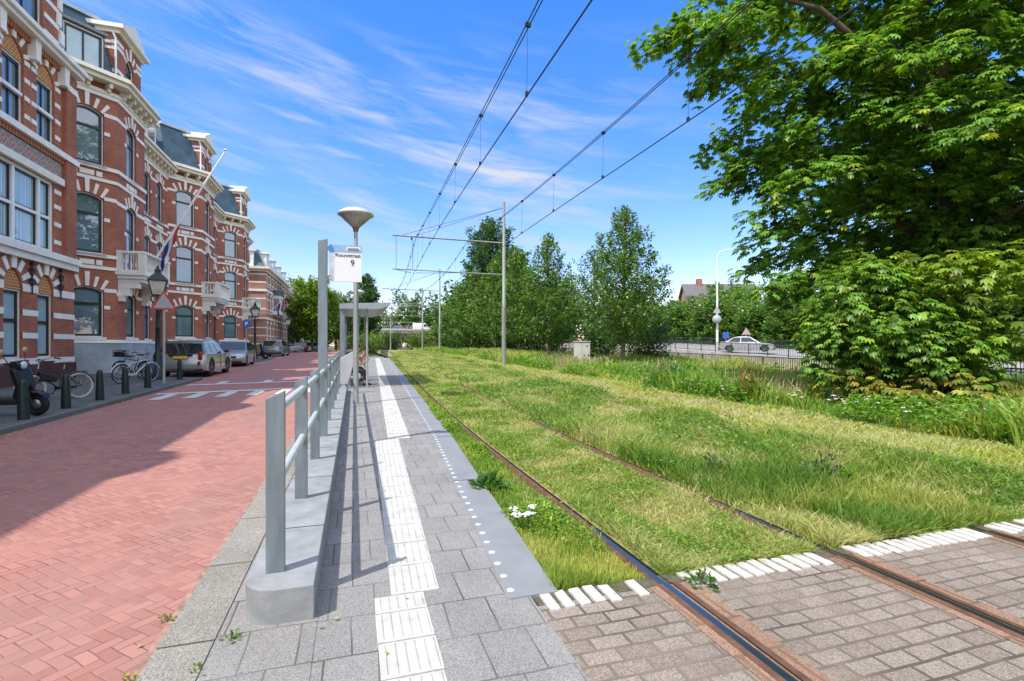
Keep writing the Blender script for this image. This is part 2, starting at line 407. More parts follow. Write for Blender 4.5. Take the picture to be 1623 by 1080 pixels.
# the ground, one sheet to the horizon
mb = MB(); ys = [-400, -60, -20, 0] + list(range(4, 64, 2)) + [70, 90, 130, 250, 600, 1500]; xs = [-1500, -300, -60, -13, 24, 60, 300, 1500]
mb.add([(x, y, zs(y) - .3) for y in ys for x in xs], [(a * len(xs) + b, a * len(xs) + b + 1, (a + 1) * len(xs) + b + 1, (a + 1) * len(xs) + b) for a in range(len(ys) - 1) for b in range(len(xs) - 1)])
struct(mb.build('ground', M['ground'], recalc=False))
CURB = -5.78; PV = .062
strip('road', C_(-8.6), C_(-.96), -30, 110, -.03, M['road'], nx=4)
# far part of the road bends into a lit side junction
struct(strip('side_street', C_(-60), C_(-8.5), 59.5, 67.5, -.034, M['asphalt_dk']))
def curb_x(y):
    # bulges with bollards, bays with parked cars
    return lerpx([(-40, CURB), (23.0, CURB), (23.9, -8.4), (37.6, -8.4), (38.6, -6.1), (44.5, -6.1), (45.6, -8.4), (58, -8.4), (59, -8.4), (60, -8.4), (61, -6.2), (64, -6.2), (65, -8.4), (81, -8.4), (82, -6.2), (85, -6.2), (86, -8.4), (120, -8.4)], y)
strip('pavement', C_(-16), lambda y: curb_x(y) - .14, -30, 59.4, PV, M['footpath'], .5)
strip('far_pavement', C_(-13), lambda y: curb_x(y) - .14, 67.6, 110, PV, M['footpath'], .5)
strip('kerb', lambda y: curb_x(y) - .14, curb_x, -30, 59.4, PV + .004, plain('kerb_granite', (.13, .135, .13), .8, var=.2, scale=3), .5, .25)
# right edge of the road
strip('kerb_strip', C_(-.96), C_(-.70), -12, 46, .012, M['kerbstone'], skirt=.15)
strip('kerb_paving', C_(-.70), C_(-.2), -12, 46, .004, M['paver'])
strip('gutter_edge', C_(-1.015), C_(-.955), -12, 46, -.024, plain('gutter_sand', (.33, .20, .16), .9, var=.5, scale=7))
# platform
strip('platform', C_(-.205), lambda y: (1.052 if y < 2.7 else outer_x(y) - .325), -12, 46, .0, M['paver'], skirt=.2)
strip('platform_edge', lambda y: outer_x(y) - .33, outer_x, 2.95, 43.5, .004, M['slab'], .5, .25)
# dark joints between the edge slabs and rows of white studs
mj = MB(); ms_ = MB()
y = 2.95; nslab = 0
while y < 43:
    L = 2.75
    if nslab: mj.box(outer_x(y) - .33, outer_x(y) + .001, y - .006, y + .006, zs(y) - .02, zs(y) + .0062)
    y += L; nslab += 1
struct(mj.build('slab_joint', M['groove']))
y = 3.05
while y < 40:
    x = outer_x(y) - .285
    ms_.lathe([(.026, 0), (.024, .003), (0, .0035)], (x, y, zs(y) + .005), 14); y += .2 if y < 20 else .4
struct(ms_.build('edge_stud', plain('worn_stud', (.58, .58, .57), .6, var=.15, scale=9)))
# tactile guide strip: ribbed white tiles
def tact(name, lx, rx, y0, y1, pitch):
    mb = MB(); y = y0; q = 0
    while y < y1 - .01:
        ye = min(y + pitch, y1); g = .004
        jx = random.uniform(-.003, .003)
        l0, r0, l1, r1 = lx(y) + jx, rx(y) + jx, lx(ye) + jx, rx(ye) + jx; z0, z1 = zs(y) + .004 + random.uniform(0, .003), zs(ye) + .004
        w = r0 - l0
        mb.hexa([(l0, y + g, z0 - .02), (r0, y + g, z0 - .02), (r1, ye - g, z1 - .02), (l1, ye - g, z1 - .02), (l0, y + g, z0), (r0, y + g, z0), (r1, ye - g, z1), (l1, ye - g, z1)])
        if y < 26:
            for b in range(6):
                t = (b + .5) / 6; hw = w * .045
                a0, a1 = l0 + w * t, l1 + (r1 - l1) * t
                mb.hexa([(a0 - hw, y + .018, z0), (a0 + hw, y + .018, z0), (a1 + hw, ye - .018, z1), (a1 - hw, ye - .018, z1), (a0 - hw * .5, y + .024, z0 + .006), (a0 + hw * .5, y + .024, z0 + .006), (a1 + hw * .5, ye - .024, z1 + .006), (a1 - hw * .5, ye - .024, z1 + .006)])
        y += pitch; q += 1
    return struct(mb.build(name, M['white_tile']))
tact('tactile_strip', C_(.115), C_(.412), -3, 3.2, .3)
tact('tactile_strip', lambda y: .215 + .0195 * (y - 3.2), lambda y: .512 + .034 * (y - 3.2), 3.2, 8.52, .415)
tact('tactile_strip', lambda y: .525 + .0317 * (y - 8.5), lambda y: .885 + .0317 * (y - 8.5), 8.52, 43, .42)
tact('tactile_strip', C_(.86), C_(1.06), 1.66, 2.06, .4)
# brick crossing
strip('crossing', C_(1.03), C_(30), -12, 2.84, -.012, M['crossing'])
strip('platform', C_(.7), C_(1.04), 1.9, 2.95, -.004, M['paver'])
for q, c in enumerate((1.93, 3.43, 5.03, 6.53)):
    strip('rail_bed_paving', C_(c - .12), C_(c + .20), -12, 2.84, -.008, M['crossing_rust'])
strip('edging_mortar', C_(1.06), C_(20), 2.755, 2.985, -.016, plain('dark_joint_sand', (.10, .085, .055), .95, var=.4, scale=20), .2)
# row of white bricks along the end of the crossing
mb = MB(); x = 1.10
while x < 19:
    if not any(c - .13 < x < c + .12 for c in (1.93, 3.43, 5.03, 6.53)) and random.random() > .05:
        dy = random.uniform(-.012, .012); wv = random.uniform(.060, .072); a = random.uniform(-.01, .01)
        mb.hexa([(x, 2.765 + dy, -.1), (x + wv, 2.765 + dy + a, -.1), (x + wv, 2.965 + dy + a, -.1), (x, 2.965 + dy, -.1), (x, 2.765 + dy, -.002), (x + wv, 2.765 + dy + a, -.002), (x + wv, 2.965 + dy + a, -.002), (x, 2.965 + dy, -.002)])
    x += .1
struct(mb.build('white_brick_edging', M['mark']))
# turf bed
strip('turf', lambda y: outer_x(y) - .02, C_(32), 2.78, 110, -.045, M['soil'], nx=6)
strip('lower_path', C_(20.6), C_(32), -12, 100, -.062, plain('pink_path', (.34, .22, .19), .9, var=.15))

# road hump marking: two white lines with teeth
mb = MB()
def flat(mb, pts, dz):
    mb.poly([(x, y, zs(y) + dz) for x, y in pts])
A = lambda x: 17.1 + (x + 5.8) * .245
B = lambda x: 20.1 + (x + 5.8) * .2
for fn, sg in ((A, 1), (B, -1)):
    flat(mb, [(-5.6, fn(-5.6)), (-1.1, fn(-1.1)), (-1.1, fn(-1.1) + .4), (-5.6, fn(-5.6) + .4)], -.018)
for n_, x in enumerate((-5.25, -4.5, -3.75, -3.0, -2.25, -1.55)):
    yv = A(x); flat(mb, [(x - .05, yv - 1.5), (x + .28, yv - 1.45), (x + .30, yv - .01), (x, yv - .01)], -.018)
    if n_ % 2 == 0: flat(mb, [(x + .4, B(x) + .41), (x + .7, B(x) + .41), (x + .7, B(x) + 1.5), (x + .4, B(x) + 1.5)], -.018)
for y in (44, 46, 48.4, 51, 54, 57.5, 61): flat(mb, [(-2.6, y), (-1.1, y), (-1.1, y + .5), (-2.6, y + .5)], -.024)
for y in [34 + q * 1.1 for q in range(14)]: flat(mb, [(-6.1, y), (-5.98, y), (-5.98, y + .5), (-6.1, y + .5)], -.024)
struct(mb.build('road_marking', M['mark'], recalc=False))

# tram tracks: grooved rails
def rails(label, off, y1=115):
    t = thing('tram_track', label, 'tram track', (0, 0, 0), 0, 'tram tracks in the grass')
    for s in (0, 1.5):
        mb = MB(); hd = MB(); gr = MB(); prev = None
        for y in [-12, -6, -2, 0, 1, 2, 2.84, 2.86, 3.4, 3.9, 3.92, 4.4] + list(np.linspace(5, 40, 60)) + list(np.linspace(42, y1, 30)):
            x = rail_x(y) + off + s; z = zs(y)
            ins = y > 2.85; z = z - (.010 if ins else 0)
            cur = [(x - .055, y, z - (.05 if ins else .005)), (x - .025, y, z + .003), (x + .022, y, z + .003), (x + .023, y, z - .028), (x + .05, y, z - .028), (x + .051, y, z + .002), (x + (.06 if ins else .095), y, z - (.05 if ins else .001)), (x + .1, y, z - .16), (x - .06, y, z - .16)]
            if prev:
                n = len(cur)
                for q in range(n):
                    tgt = (mb if y > 3.91 else hd) if q == 1 else gr if q in (2, 3, 4) else mb
                    tgt.quad(prev[q], prev[(q + 1) % n], cur[(q + 1) % n], cur[q])
            prev = cur
        r = mb.build('rail', M['rust'], t)
        hd.build('rail_head', M['railhead'], r); gr.build('rail_groove', M['groove'], r)
    return t
rails('grooved tram track nearest the platform, polished and rusty where it meets the brick crossing', 0)
rails('second tram track farther from the platform, hidden in long grass', 3.1)

# ================================================================ railing on its concrete base
r = thing('railing', 'grey steel handrail with flat posts and two tubes on a low concrete base', 'railing', (-.42, 3.06, 0))
def L2(x, y, z): return (x + .42, y - 3.06, z)
mb = MB(); out = []
for a in range(7):
    t = PI / 2 * a / 6; out.append((-.42 - .18 * math.sin(t), 3.25 - .19 * math.cos(t)))
left = out + [(-.6, y) for y in np.linspace(3.4, 16.6, 24)]
right = [(-.218, 3.06 + (0 if a < 7 else 0) + q) for a, q in enumerate([0] * 7)] + [(-.218, y) for y in np.linspace(3.4, 16.6, 24)]
right[:7] = [(-.218, 3.06 + .05 * a / 6) for a in range(7)]
n = len(left)
zb = lambda p: zs(p[1]) - .05
zt = lambda p: zs(p[1]) + .2
vs = [L2(p[0], p[1], zb(p)) for p in left] + [L2(p[0], p[1], zt(p)) for p in left] + [L2(p[0], p[1], zb(p)) for p in right] + [L2(p[0], p[1], zt(p)) for p in right]
fs = []
for a in range(n - 1):
    fs += [(a, a + 1, n + a + 1, n + a), (n + a, n + a + 1, 3 * n + a + 1, 3 * n + a), (2 * n + a + 1, 2 * n + a, 3 * n + a, 3 * n + a + 1)]
fs += [(0, n, 3 * n, 2 * n), (n - 1, 3 * n - 1, 4 * n - 1, 2 * n - 1)]
mb.add(vs, fs); base = mb.build('concrete_base', M['concrete'], r, bevel=.018, sharp=30)
jb = MB()
for y in (4.05, 5.55, 7.1, 8.7, 10.3, 11.9, 13.5, 15.1):
    jb.box(.0 - .181, .203, y - 3.06 - .004, y - 3.06 + .004, zs(y) + .1, zs(y) + .2025)
build_each(jb, 'base_joint', M['groove'], base)
post_y = [3.29, 4.81, 6.42, 7.98, 9.5, 11.0, 12.5, 14.0, 15.4]
PX = -.45
for q, y in enumerate(post_y):
    if q == 3: continue
    mb = MB(); z0 = zs(y) + .199; h = 1.07
    x0, x1 = PX - .052, PX + .052
    mb.hexa([L2(x0, y - .012, z0), L2(x1, y - .012, z0), L2(x1, y + .03, z0), L2(x0, y + .03, z0), L2(x0, y - .012, z0 + h - .035), L2(x1, y - .012, z0 + h + .012), L2(x1, y + .03, z0 + h + .012), L2(x0, y + .03, z0 + h - .035)])
    mb.build('post', M['steel'], r, bevel=.004)
for hz in (.97, .545):
    mb = MB()
    for a in range(len(post_y) - 1):
        ya, yb = post_y[a] + .0, post_y[a + 1] - .0
        xx = PX + .012
        mb.tube([L2(xx, ya + .01, zs(ya) + .2 + hz), L2(xx, yb, zs(yb) + .2 + hz)], .029, 14)
    mb.build('rail', M['steel_lt'], r)

# ---- tall stop post with sign board
yp = 7.98
sp = thing('stop_sign', 'tall flat grey post carrying a tram stop board reading Riouwstraat 9', 'stop sign', (PX, yp, zs(yp) + .199))
mb = MB(); mb.hexa([(-.066, -.02, 0), (.066, -.02, 0), (.066, .04, 0), (-.066, .04, 0), (-.066, -.02, 2.90), (.066, -.02, 2.93), (.066, .04, 2.93), (-.066, .04, 2.90)])
mb.build('post', M['steel'], sp, bevel=.005)
bd = MB(); bd.box(.165, .555, -.014, .014, 2.30, 2.845); bd = bd.build('sign_board', M['sign_white'], sp, bevel=.003)
pl = MB(); pl.box(.09, .163, -.012, .012, 2.30, 2.84); pl.build('side_panel', plain('pale_grey_panel', (.55, .60, .64), .3), bd)
tb = MB(); tb.box(.088, .556, -.017, .016, 2.742, 2.848); tb.build('blue_header', plain('pale_blue_header', (.27, .45, .72), .4), bd)
tb = MB(); tb.add([(.088, -.0175, 2.742), (.165, -.0175, 2.742), (.15, -.0175, 2.81), (.12, -.0175, 2.848), (.088, -.0175, 2.848)], [(0, 1, 2, 3, 4)]); tb.build('blue_corner', plain('mid_blue', (.06, .24, .6), .4), bd)
tb = MB(); tb.box(.335, .535, -.020, -.0168, 2.765, 2.825); tb.build('logo_plate', M['sign_white'], bd)
tb = MB(); tb.box(.35, .52, -.0215, -.0198, 2.773, 2.789); tb.box(.35, .515, -.0215, -.0198, 2.797, 2.800); tb.box(.35, .51, -.0215, -.0198, 2.806, 2.809); tb.build('logo_line', M['ink'], bd)
def text(body, size, loc, mat, parent, rx=PI / 2, rz=0, bold=.004, align='LEFT', name='lettering'):
    cu = bpy.data.curves.new('t', 'FONT'); cu.body = body; cu.size = size; cu.extrude = .0008; cu.offset = bold; cu.align_x = align
    ob = bpy.data.objects.new('t', cu); COL.objects.link(ob); dg = bpy.context.evaluated_depsgraph_get()
    me = bpy.data.meshes.new_from_object(ob.evaluated_get(dg)); bpy.data.objects.remove(ob); me.materials.clear(); me.materials.append(mat)
    o = bpy.data.objects.new(name, me); COL.objects.link(o); o.parent = parent; o.location = loc; o.rotation_euler = (rx, 0, rz); return o
text('Riouwstraat', .0745, (.172, -.0165, 2.672), M['ink'], bd, bold=.0008)
text('9', .125, (.39, -.0165, 2.545), M['ink'], bd, bold=.0008)
tb = MB(); tb.box(.40, .455, -.0155, -.0142, 2.54, 2.543); tb.build('thin_line', M['sign_grey'], bd)
ck = MB()
for z in (2.36, 2.79): ck.lathe([(.028, -.02), (.028, .02), (0, .021)], (.095, 0, z), 12, 'y')
for z in (2.36, 2.79): ck.box(.06, .1, -.008, .008, z - .012, z + .012)
build_each(ck, 'clamp', M['galv'], sp)

# ---- platform lamps
def lamp(loc, label, head=1.0):
    t = thing('platform_lamp', label, 'lamp post', loc, 0, 'conical lamps on the tram platform')
    mb = MB(); mb.lathe([(.068, 0), (.064, 2.2), (.058, 3.3)], n=18); mb.build('pole', M['galv'], t)
    mb = MB(); mb.lathe([(.045, 3.3), (.045, 4.48)], n=14); mb.build('upper_pole', M['galv'], t)
    mb = MB(); mb.lathe([(.06, 4.36), (.075, 4.44), (.10, 4.47)], n=24); mb.build('collar', plain('lamp_collar', (.22, .15, .1), .5, .3), t)
    mb = MB(); mb.lathe([(.10, 4.47), (.27, 4.63), (.40, 4.755)], n=40); mb.build('diffuser', glass_mat('lamp_diffuser', (.34, .35, .34), 1.5, .12, .35, 3), t)
    mb = MB(); mb.lathe([(.40, 4.75), (.445, 4.77), (.45, 4.79), (.41, 4.84), (.28, 4.92), (.12, 4.965), (0, 4.975)], n=40); mb.build('cap', plain('lamp_cap', (.5, .5, .49), .45, .1), t)
    return t
lamp((.03, 13.4, zs(13.4)), 'grey platform lamp with wide upturned cone, standing before the shelter')
lamp((.22, 36, zs(36)), 'small distant conical platform lamp seen behind the shelter roof')

# ---- shelter
sy = 17.5; sh = thing('tram_shelter', 'grey steel tram shelter with flat roof tilting up towards the track', 'shelter', (0, sy, zs(sy)))
LY = 4.6
mb = MB(); mb.box(-.46, -.30, -.05, .05, -.1, 2.74); mb.build('corner_column', M['steel'], sh, bevel=.006)
mb = MB(); mb.box(-.46, -.30, LY - .05, LY + .05, -.1, 2.74); mb.build('corner_column', M['steel'], sh, bevel=.006)
for yy in (0.06, LY - .1):
    mb = MB(); mb.tube([(.40, yy, 0), (.40, yy, 2.62)], .036, 12); mb.build('round_post', M['galv'], sh)
mb = MB(); prof = [(-.47, 2.78), (1.17, 2.86), (1.09, 2.72), (.75, 2.62), (-.3, 2.62), (-.47, 2.6)]
mb.prism([(x, -.12, z) for x, z in prof], (0, LY + .24, 0)); mb.build('roof', plain('shelter_roof_steel', (.33, .37, .39), .45, .3, var=.1), sh, bevel=.006)
gl = MB(); gl.box(-.45, -.436, .06, LY - .06, .25, 2.5); g = glass_mat('shelter_glass', (.1, .12, .12), 1.5, .02)
kg = NT('clear_shelter_glass'); tb_ = kg.n('ShaderNodeBsdfTransparent'); mx = kg.n('ShaderNodeMixShader'); mx.inputs[0].default_value = .14; kg.set(Roughness=.02); kg.b.inputs['Base Color'].default_value = (.2, .24, .25, 1)
kg.l(tb_.outputs[0], mx.inputs[1]); kg.l(kg.b.outputs[0], mx.inputs[2]); kg.l(mx.outputs[0], kg.o.inputs[0]); M['clear'] = kg.m
gl.build('back_glass', M['clear'], sh)
mb = MB()
for z in (.22, 1.25, 2.5): mb.box(-.46, -.42, .05, LY - .05, z, z + .035)
for y in (1.5, 3.05): mb.box(-.46, -.42, y, y + .035, .22, 2.5)
mb.build('back_frame', M['steel'], sh)
mb = MB(); mb.box(-.38, .0, .5, 4.0, .42, .46); mb.box(-.2, -.16, .8, .84, 0, .42); mb.box(-.2, -.16, 3.6, 3.64, 0, .42); mb.build('bench', M['steel'], sh, bevel=.004)
mb = MB(); mb.box(.08, .20, 1.2, 1.9, 2.15, 2.5); mb.box(.13, .15, 1.5, 1.54, 2.48, 2.64); mb.build('departure_display', plain('display_case', (.16, .28, .32), .4), sh, bevel=.01)
# slanted end panel
py = 15.9
pn = MB(); z0 = zs(py) + .28
pn.prism([(-.48, py, z0), (-.19, py, z0), (-.04, py, z0 + .55), (-.04, py, z0 + .98), (-.48, py, z0 + .74)], (0, .05, 0))
o = pn.build('end_panel', plain('light_grey_panel', (.50, .52, .53), .45, .2, var=.06), None, bevel=.01)
tag(o, 'pale grey cut-corner panel at the far end of the handrail, before the shelter', 'panel')
mb = MB(); mb.box(-.44, -.38, py + .05, py + .1, zs(py) - .05, z0 + .6); mb.box(-.26, -.20, py + .05, py + .1, zs(py) - .05, z0 + .6); mb.build('panel_leg', M['steel'], o)
# low dark fence at far end of the platform
fe = thing('platform_fence', 'low dark green fence at the far end of the tram platform', 'fence', (0, 0, 0))
for a in range(9):
    fm = MB(); y = 43.6 + a * 1.4; x = outer_x(43) - .1; fm.box(x - .025, x + .025, y - .025, y + .025, zs(y) - .05, zs(y) + .8); fm.build('post', M['green_iron'], fe)
fm = MB()
for hz in (.25, .55, .8): fm.tube([(outer_x(43) - .1, 43.6, zs(43.6) + hz), (outer_x(43) - .1, 54.8, zs(54.8) + hz)], .02, 6)
fm.build('fence_rail', M['green_iron'], fe)
# ================================================================ houses
class Fr:
    """wall frame: start point, direction along the wall, outward normal on its right"""
    def __init__(s, P, Q):
        s.P = P; d = (Q[0] - P[0], Q[1] - P[1]); s.L = math.hypot(*d); s.d = (d[0] / s.L, d[1] / s.L); s.n = (s.d[1], -s.d[0])
    def __call__(s, u, w, z): return (s.P[0] + s.d[0] * u + s.n[0] * w, s.P[1] + s.d[1] * u + s.n[1] * w, z)
    def box(s, mb, u0, u1, w0, w1, z0, z1):
        mb.hexa([s(u0, w0, z0), s(u0, w1, z0), s(u1, w1, z0), s(u1, w0, z0), s(u0, w0, z1), s(u0, w1, z1), s(u1, w1, z1), s(u1, w0, z1)])
    def prism(s, mb, uz, w0, w1):
        mb.prism([s(u, w0, z) for u, z in uz], (s.n[0] * (w1 - w0), s.n[1] * (w1 - w0), 0))
def arcz(op, u):
    a, b, zb, zt, rise = op[:5]
    t = (u - (a + b) / 2) / ((b - a) / 2); return zt - rise * t * t
def panel(mb, fr, z0, z1, ops, reveal=.17, u0=0, u1=None):
    u1 = fr.L if u1 is None else u1
    us = {u0, u1}
    for op in ops:
        n = 8 if op[4] > 0 else 1
        for q in range(n + 1): us.add(round(op[0] + (op[1] - op[0]) * q / n, 5))
    us = sorted(us)
    for a, b in zip(us[:-1], us[1:]):
        if b - a < 1e-5: continue
        zl = zr = z0
        for op in sorted(ops, key=lambda o: o[2]):
            if op[0] <= a + 1e-4 and op[1] >= b - 1e-4:
                if op[2] > zl + 1e-4: mb.quad(fr(a, 0, zl), fr(b, 0, zr), fr(b, 0, op[2]), fr(a, 0, op[2]))
                zl, zr = arcz(op, a), arcz(op, b)
                mb.quad(fr(a, 0, zl), fr(b, 0, zr), fr(b, -reveal, zr), fr(a, -reveal, zl))
                mb.quad(fr(a, 0, op[2]), fr(b, 0, op[2]), fr(b, -reveal, op[2]), fr(a, -reveal, op[2]))
        mb.quad(fr(a, 0, zl), fr(b, 0, zr), fr(b, 0, z1), fr(a, 0, z1))
    for a, b, zb, zt, rise, *_ in ops:
        for u in (a, b): mb.quad(fr(u, 0, zb), fr(u, -reveal, zb), fr(u, -reveal, zt - rise), fr(u, 0, zt - rise))
def outline(op, ins, N=8):
    a, b, zb, zt, rise = op[:5]; a2, b2 = a + ins, b - ins
    pts = [(a2, zb + ins), (b2, zb + ins)]
    for q in range(N + 1):
        u = b2 + (a2 - b2) * q / N; pts.append((u, arcz(op, min(max(u, a), b)) - ins))
    return pts
def ring(mb, fr, A, B, w0, w1):
    n = len(A)
    for q in range(n):
        r = (q + 1) % n
        a, b, c, d = A[q], A[r], B[r], B[q]
        mb.quad(fr(a[0], w1, a[1]), fr(b[0], w1, b[1]), fr(c[0], w1, c[1]), fr(d[0], w1, d[1]))
        mb.quad(fr(d[0], w1, d[1]), fr(c[0], w1, c[1]), fr(c[0], w0, c[1]), fr(d[0], w0, d[1]))
        mb.quad(fr(a[0], w1, a[1]), fr(b[0], w1, b[1]), fr(b[0], w0, b[1]), fr(a[0], w0, a[1]))
def stones(mb, fr, op, ext=.46, keyh=.62, proud=.028, wid=.14):
    a, b, zb, zt, rise = op[:5]; h = (b - a) / 2; mid = (a + b) / 2
    R = (h * h + rise * rise) / (2 * max(rise, .12)); zc = zt - R
    ph = math.asin(min(1, h / R))
    for q, t in enumerate((-.80, -.40, 0, .40, .80)):
        f = t * ph * (1.05 if abs(t) > .9 else 1); key = t == 0
        e = keyh if key else ext * (1 + .1 * abs(t)); w0 = (wid if key else wid * .78) * .5; w1 = w0 * 1.25
        s_, c_ = math.sin(f), math.cos(f)
        pt = lambda r, v: (mid + s_ * r + c_ * v, zc + c_ * r - s_ * v)
        fr.prism(mb, [pt(R + .012, -w0), pt(R + .012, w0), pt(R + e, w1), pt(R + e, -w1)], -.05, proud + (.02 if key else 0))
def window(root, fr, op, glass, arch=True, sill=True, trans=.66, mull=0, dark=True, recess=.0, cols=None):
    w = -.085 - recess
    mb = MB(); ring(mb, fr, outline(op, .001), outline(op, .05), w - .1, w)
    win = mb.build('window', M['white'], root)
    mb = MB(); ring(mb, fr, outline(op, .045), outline(op, .135), w - .1, w - .025)
    a, b, zb, zt, rise = op[:5]
    if trans:
        zt_ = zb + (zt - zb) * trans; fr.box(mb, a + .06, b - .06, w - .1, w - .02, zt_ - .055, zt_ + .055)
    for q in range(mull):
        um = a + (b - a) * (q + 1) / (mull + 1); fr.box(mb, um - .03, um + .03, w - .098, w - .033, zb + .07, zt - rise - .05)
    mb.build('sash', M['sash'] if dark else M['white'], win)
    mb = MB(); mb.poly([fr(u, w - .07, z) for u, z in outline(op, .1)]); mb.build('pane', glass, win)
    if sill:
        mb = MB(); fr.box(mb, a - .06, b + .06, -.15, .09, zb - .13, zb - .001); mb.build('sill', M['stone'], win)
    if arch:
        mb = MB(); stones(mb, fr, op); mb.build('arch_stones', M['stone'], win)
    return win
def offset(pts, d):
    out = []
    n = len(pts)
    for q in range(n):
        nn = []
        for a, b in ((q - 1, q), (q, q + 1)):
            if a < 0 or b >= n: continue
            f = Fr(pts[a], pts[b]); nn.append(f.n)
        if len(nn) == 1: v = nn[0]; k = 1
        else:
            v = (nn[0][0] + nn[1][0], nn[0][1] + nn[1][1]); l = math.hypot(*v); v = (v[0] / l, v[1] / l); k = 1 / (v[0] * nn[0][0] + v[1] * nn[0][1])
        out.append((pts[q][0] + v[0] * d * k, pts[q][1] + v[1] * d * k))
    return out
def band(mb, pts, z0, z1, proud, back=-.04, slope=0):
    A = offset(pts, proud); B = offset(pts, back); A2 = offset(pts, proud - slope) if slope else A
    for q in range(len(pts) - 1):
        a0, a1, b0, b1, c0, c1 = A[q], A[q + 1], B[q], B[q + 1], A2[q], A2[q + 1]
        mb.quad((*a0, z0), (*a1, z0), (*c1, z1), (*c0, z1))
        mb.quad((*c0, z1), (*c1, z1), (*b1, z1), (*b0, z1))
        mb.quad((*b0, z0), (*b1, z0), (*a1, z0), (*a0, z0))
    for q in (0, -1): mb.quad((*A[q], z0), (*B[q], z0), (*B[q], z1), (*A2[q], z1))
def mansard(root, base, top_in, z0, z1, back_x, name='roof', trim=True):
    mb = MB(); T = offset(base, -top_in)
    for q in range(len(base) - 1):
        mb.quad((*base[q], z0), (*base[q + 1], z0), (*T[q + 1], z1), (*T[q], z1))
    mb.add([(*p, z1) for p in T] + [(back_x, T[-1][1], z1), (back_x, T[0][1], z1)], [tuple(range(len(T) + 2))])
    for q in (0, -1): mb.poly([(*base[q], z0), (*T[q], z1), (back_x, T[q][1], z1), (back_x, base[q][1], z0)])
    r = mb.build(name, M['slate'], root)
    if trim:
        mb = MB(); band(mb, T, z1 - .02, z1 + .13, .12, -.1); mb.build('roof_edge', M['zinc'], r)
    return r
def arch_win_gable(root, fr, u0, u1, z0, z1, depth, wn=True):
    """brick gabled dormer rising over a bay front"""
    ops = [((u0 + u1) / 2 - .45, (u0 + u1) / 2 + .45, z0 + .25, z1 - .75, .35)]
    mb = MB(); sub = Fr(fr(u0, -.06, 0)[:2], fr(u1, -.06, 0)[:2]); panel(mb, sub, z0, z1, [(a - u0, b - u0, c, d, e) for a, b, c, d, e in ops])
    for u, s in ((u0, 0), (u1, 1)): mb.quad(fr(u, -.06, z0), fr(u, -depth, z0), fr(u, -depth, z1), fr(u, -.06, z1))
    mb.quad(fr(u0, -depth, z0), fr(u1, -depth, z0), fr(u1, -depth, z1), fr(u0, -depth, z1))
    g = mb.build('gable_dormer', M['brick'], root)
    mb = MB(); tri = [(u0 - .22, z1 + .2), (u1 + .22, z1 + .2), ((u0 + u1) / 2, z1 + .95)]
    fr.prism(mb, tri, -depth - .15, .16); fr.box(mb, u0 - .28, u1 + .28, -depth - .2, .24, z1 + .02, z1 + .2); fr.box(mb, u0 - .1, u1 + .1, -depth - .05, .05, z1 - .14, z1 + .019)
    mb.build('pediment', M['cream'], g)
    mb = MB()
    a, b = ops[0][0], ops[0][1]
    for z in (z0 + .5, z0 + 1.55, z1 - .6):
        for x0, x1 in ((u0 - .012, a - .25), (b + .25, u1 + .012)): fr.box(mb, x0, x1, -.3, -.045, z, z + .17)
        fr.box(mb, u0 - .014, u0 + .05, -depth + .05, -.31, z, z + .13)
    build_each(mb, 'stone_band', M['stone'], g)
    window(g, sub, (ops[0][0] - u0, ops[0][1] - u0, ops[0][2], ops[0][3], ops[0][4]), M['pane'], True, True, .6)
    mb = MB(); mb.tube([fr(u0 - .06, -.25, z1 - .05), fr(u0 - .06, -.12, z1 - .4), fr(u0 - .06, -.12, z0 + .1)], .05, 8); mb.build('downpipe', M['white'], g)
    return g
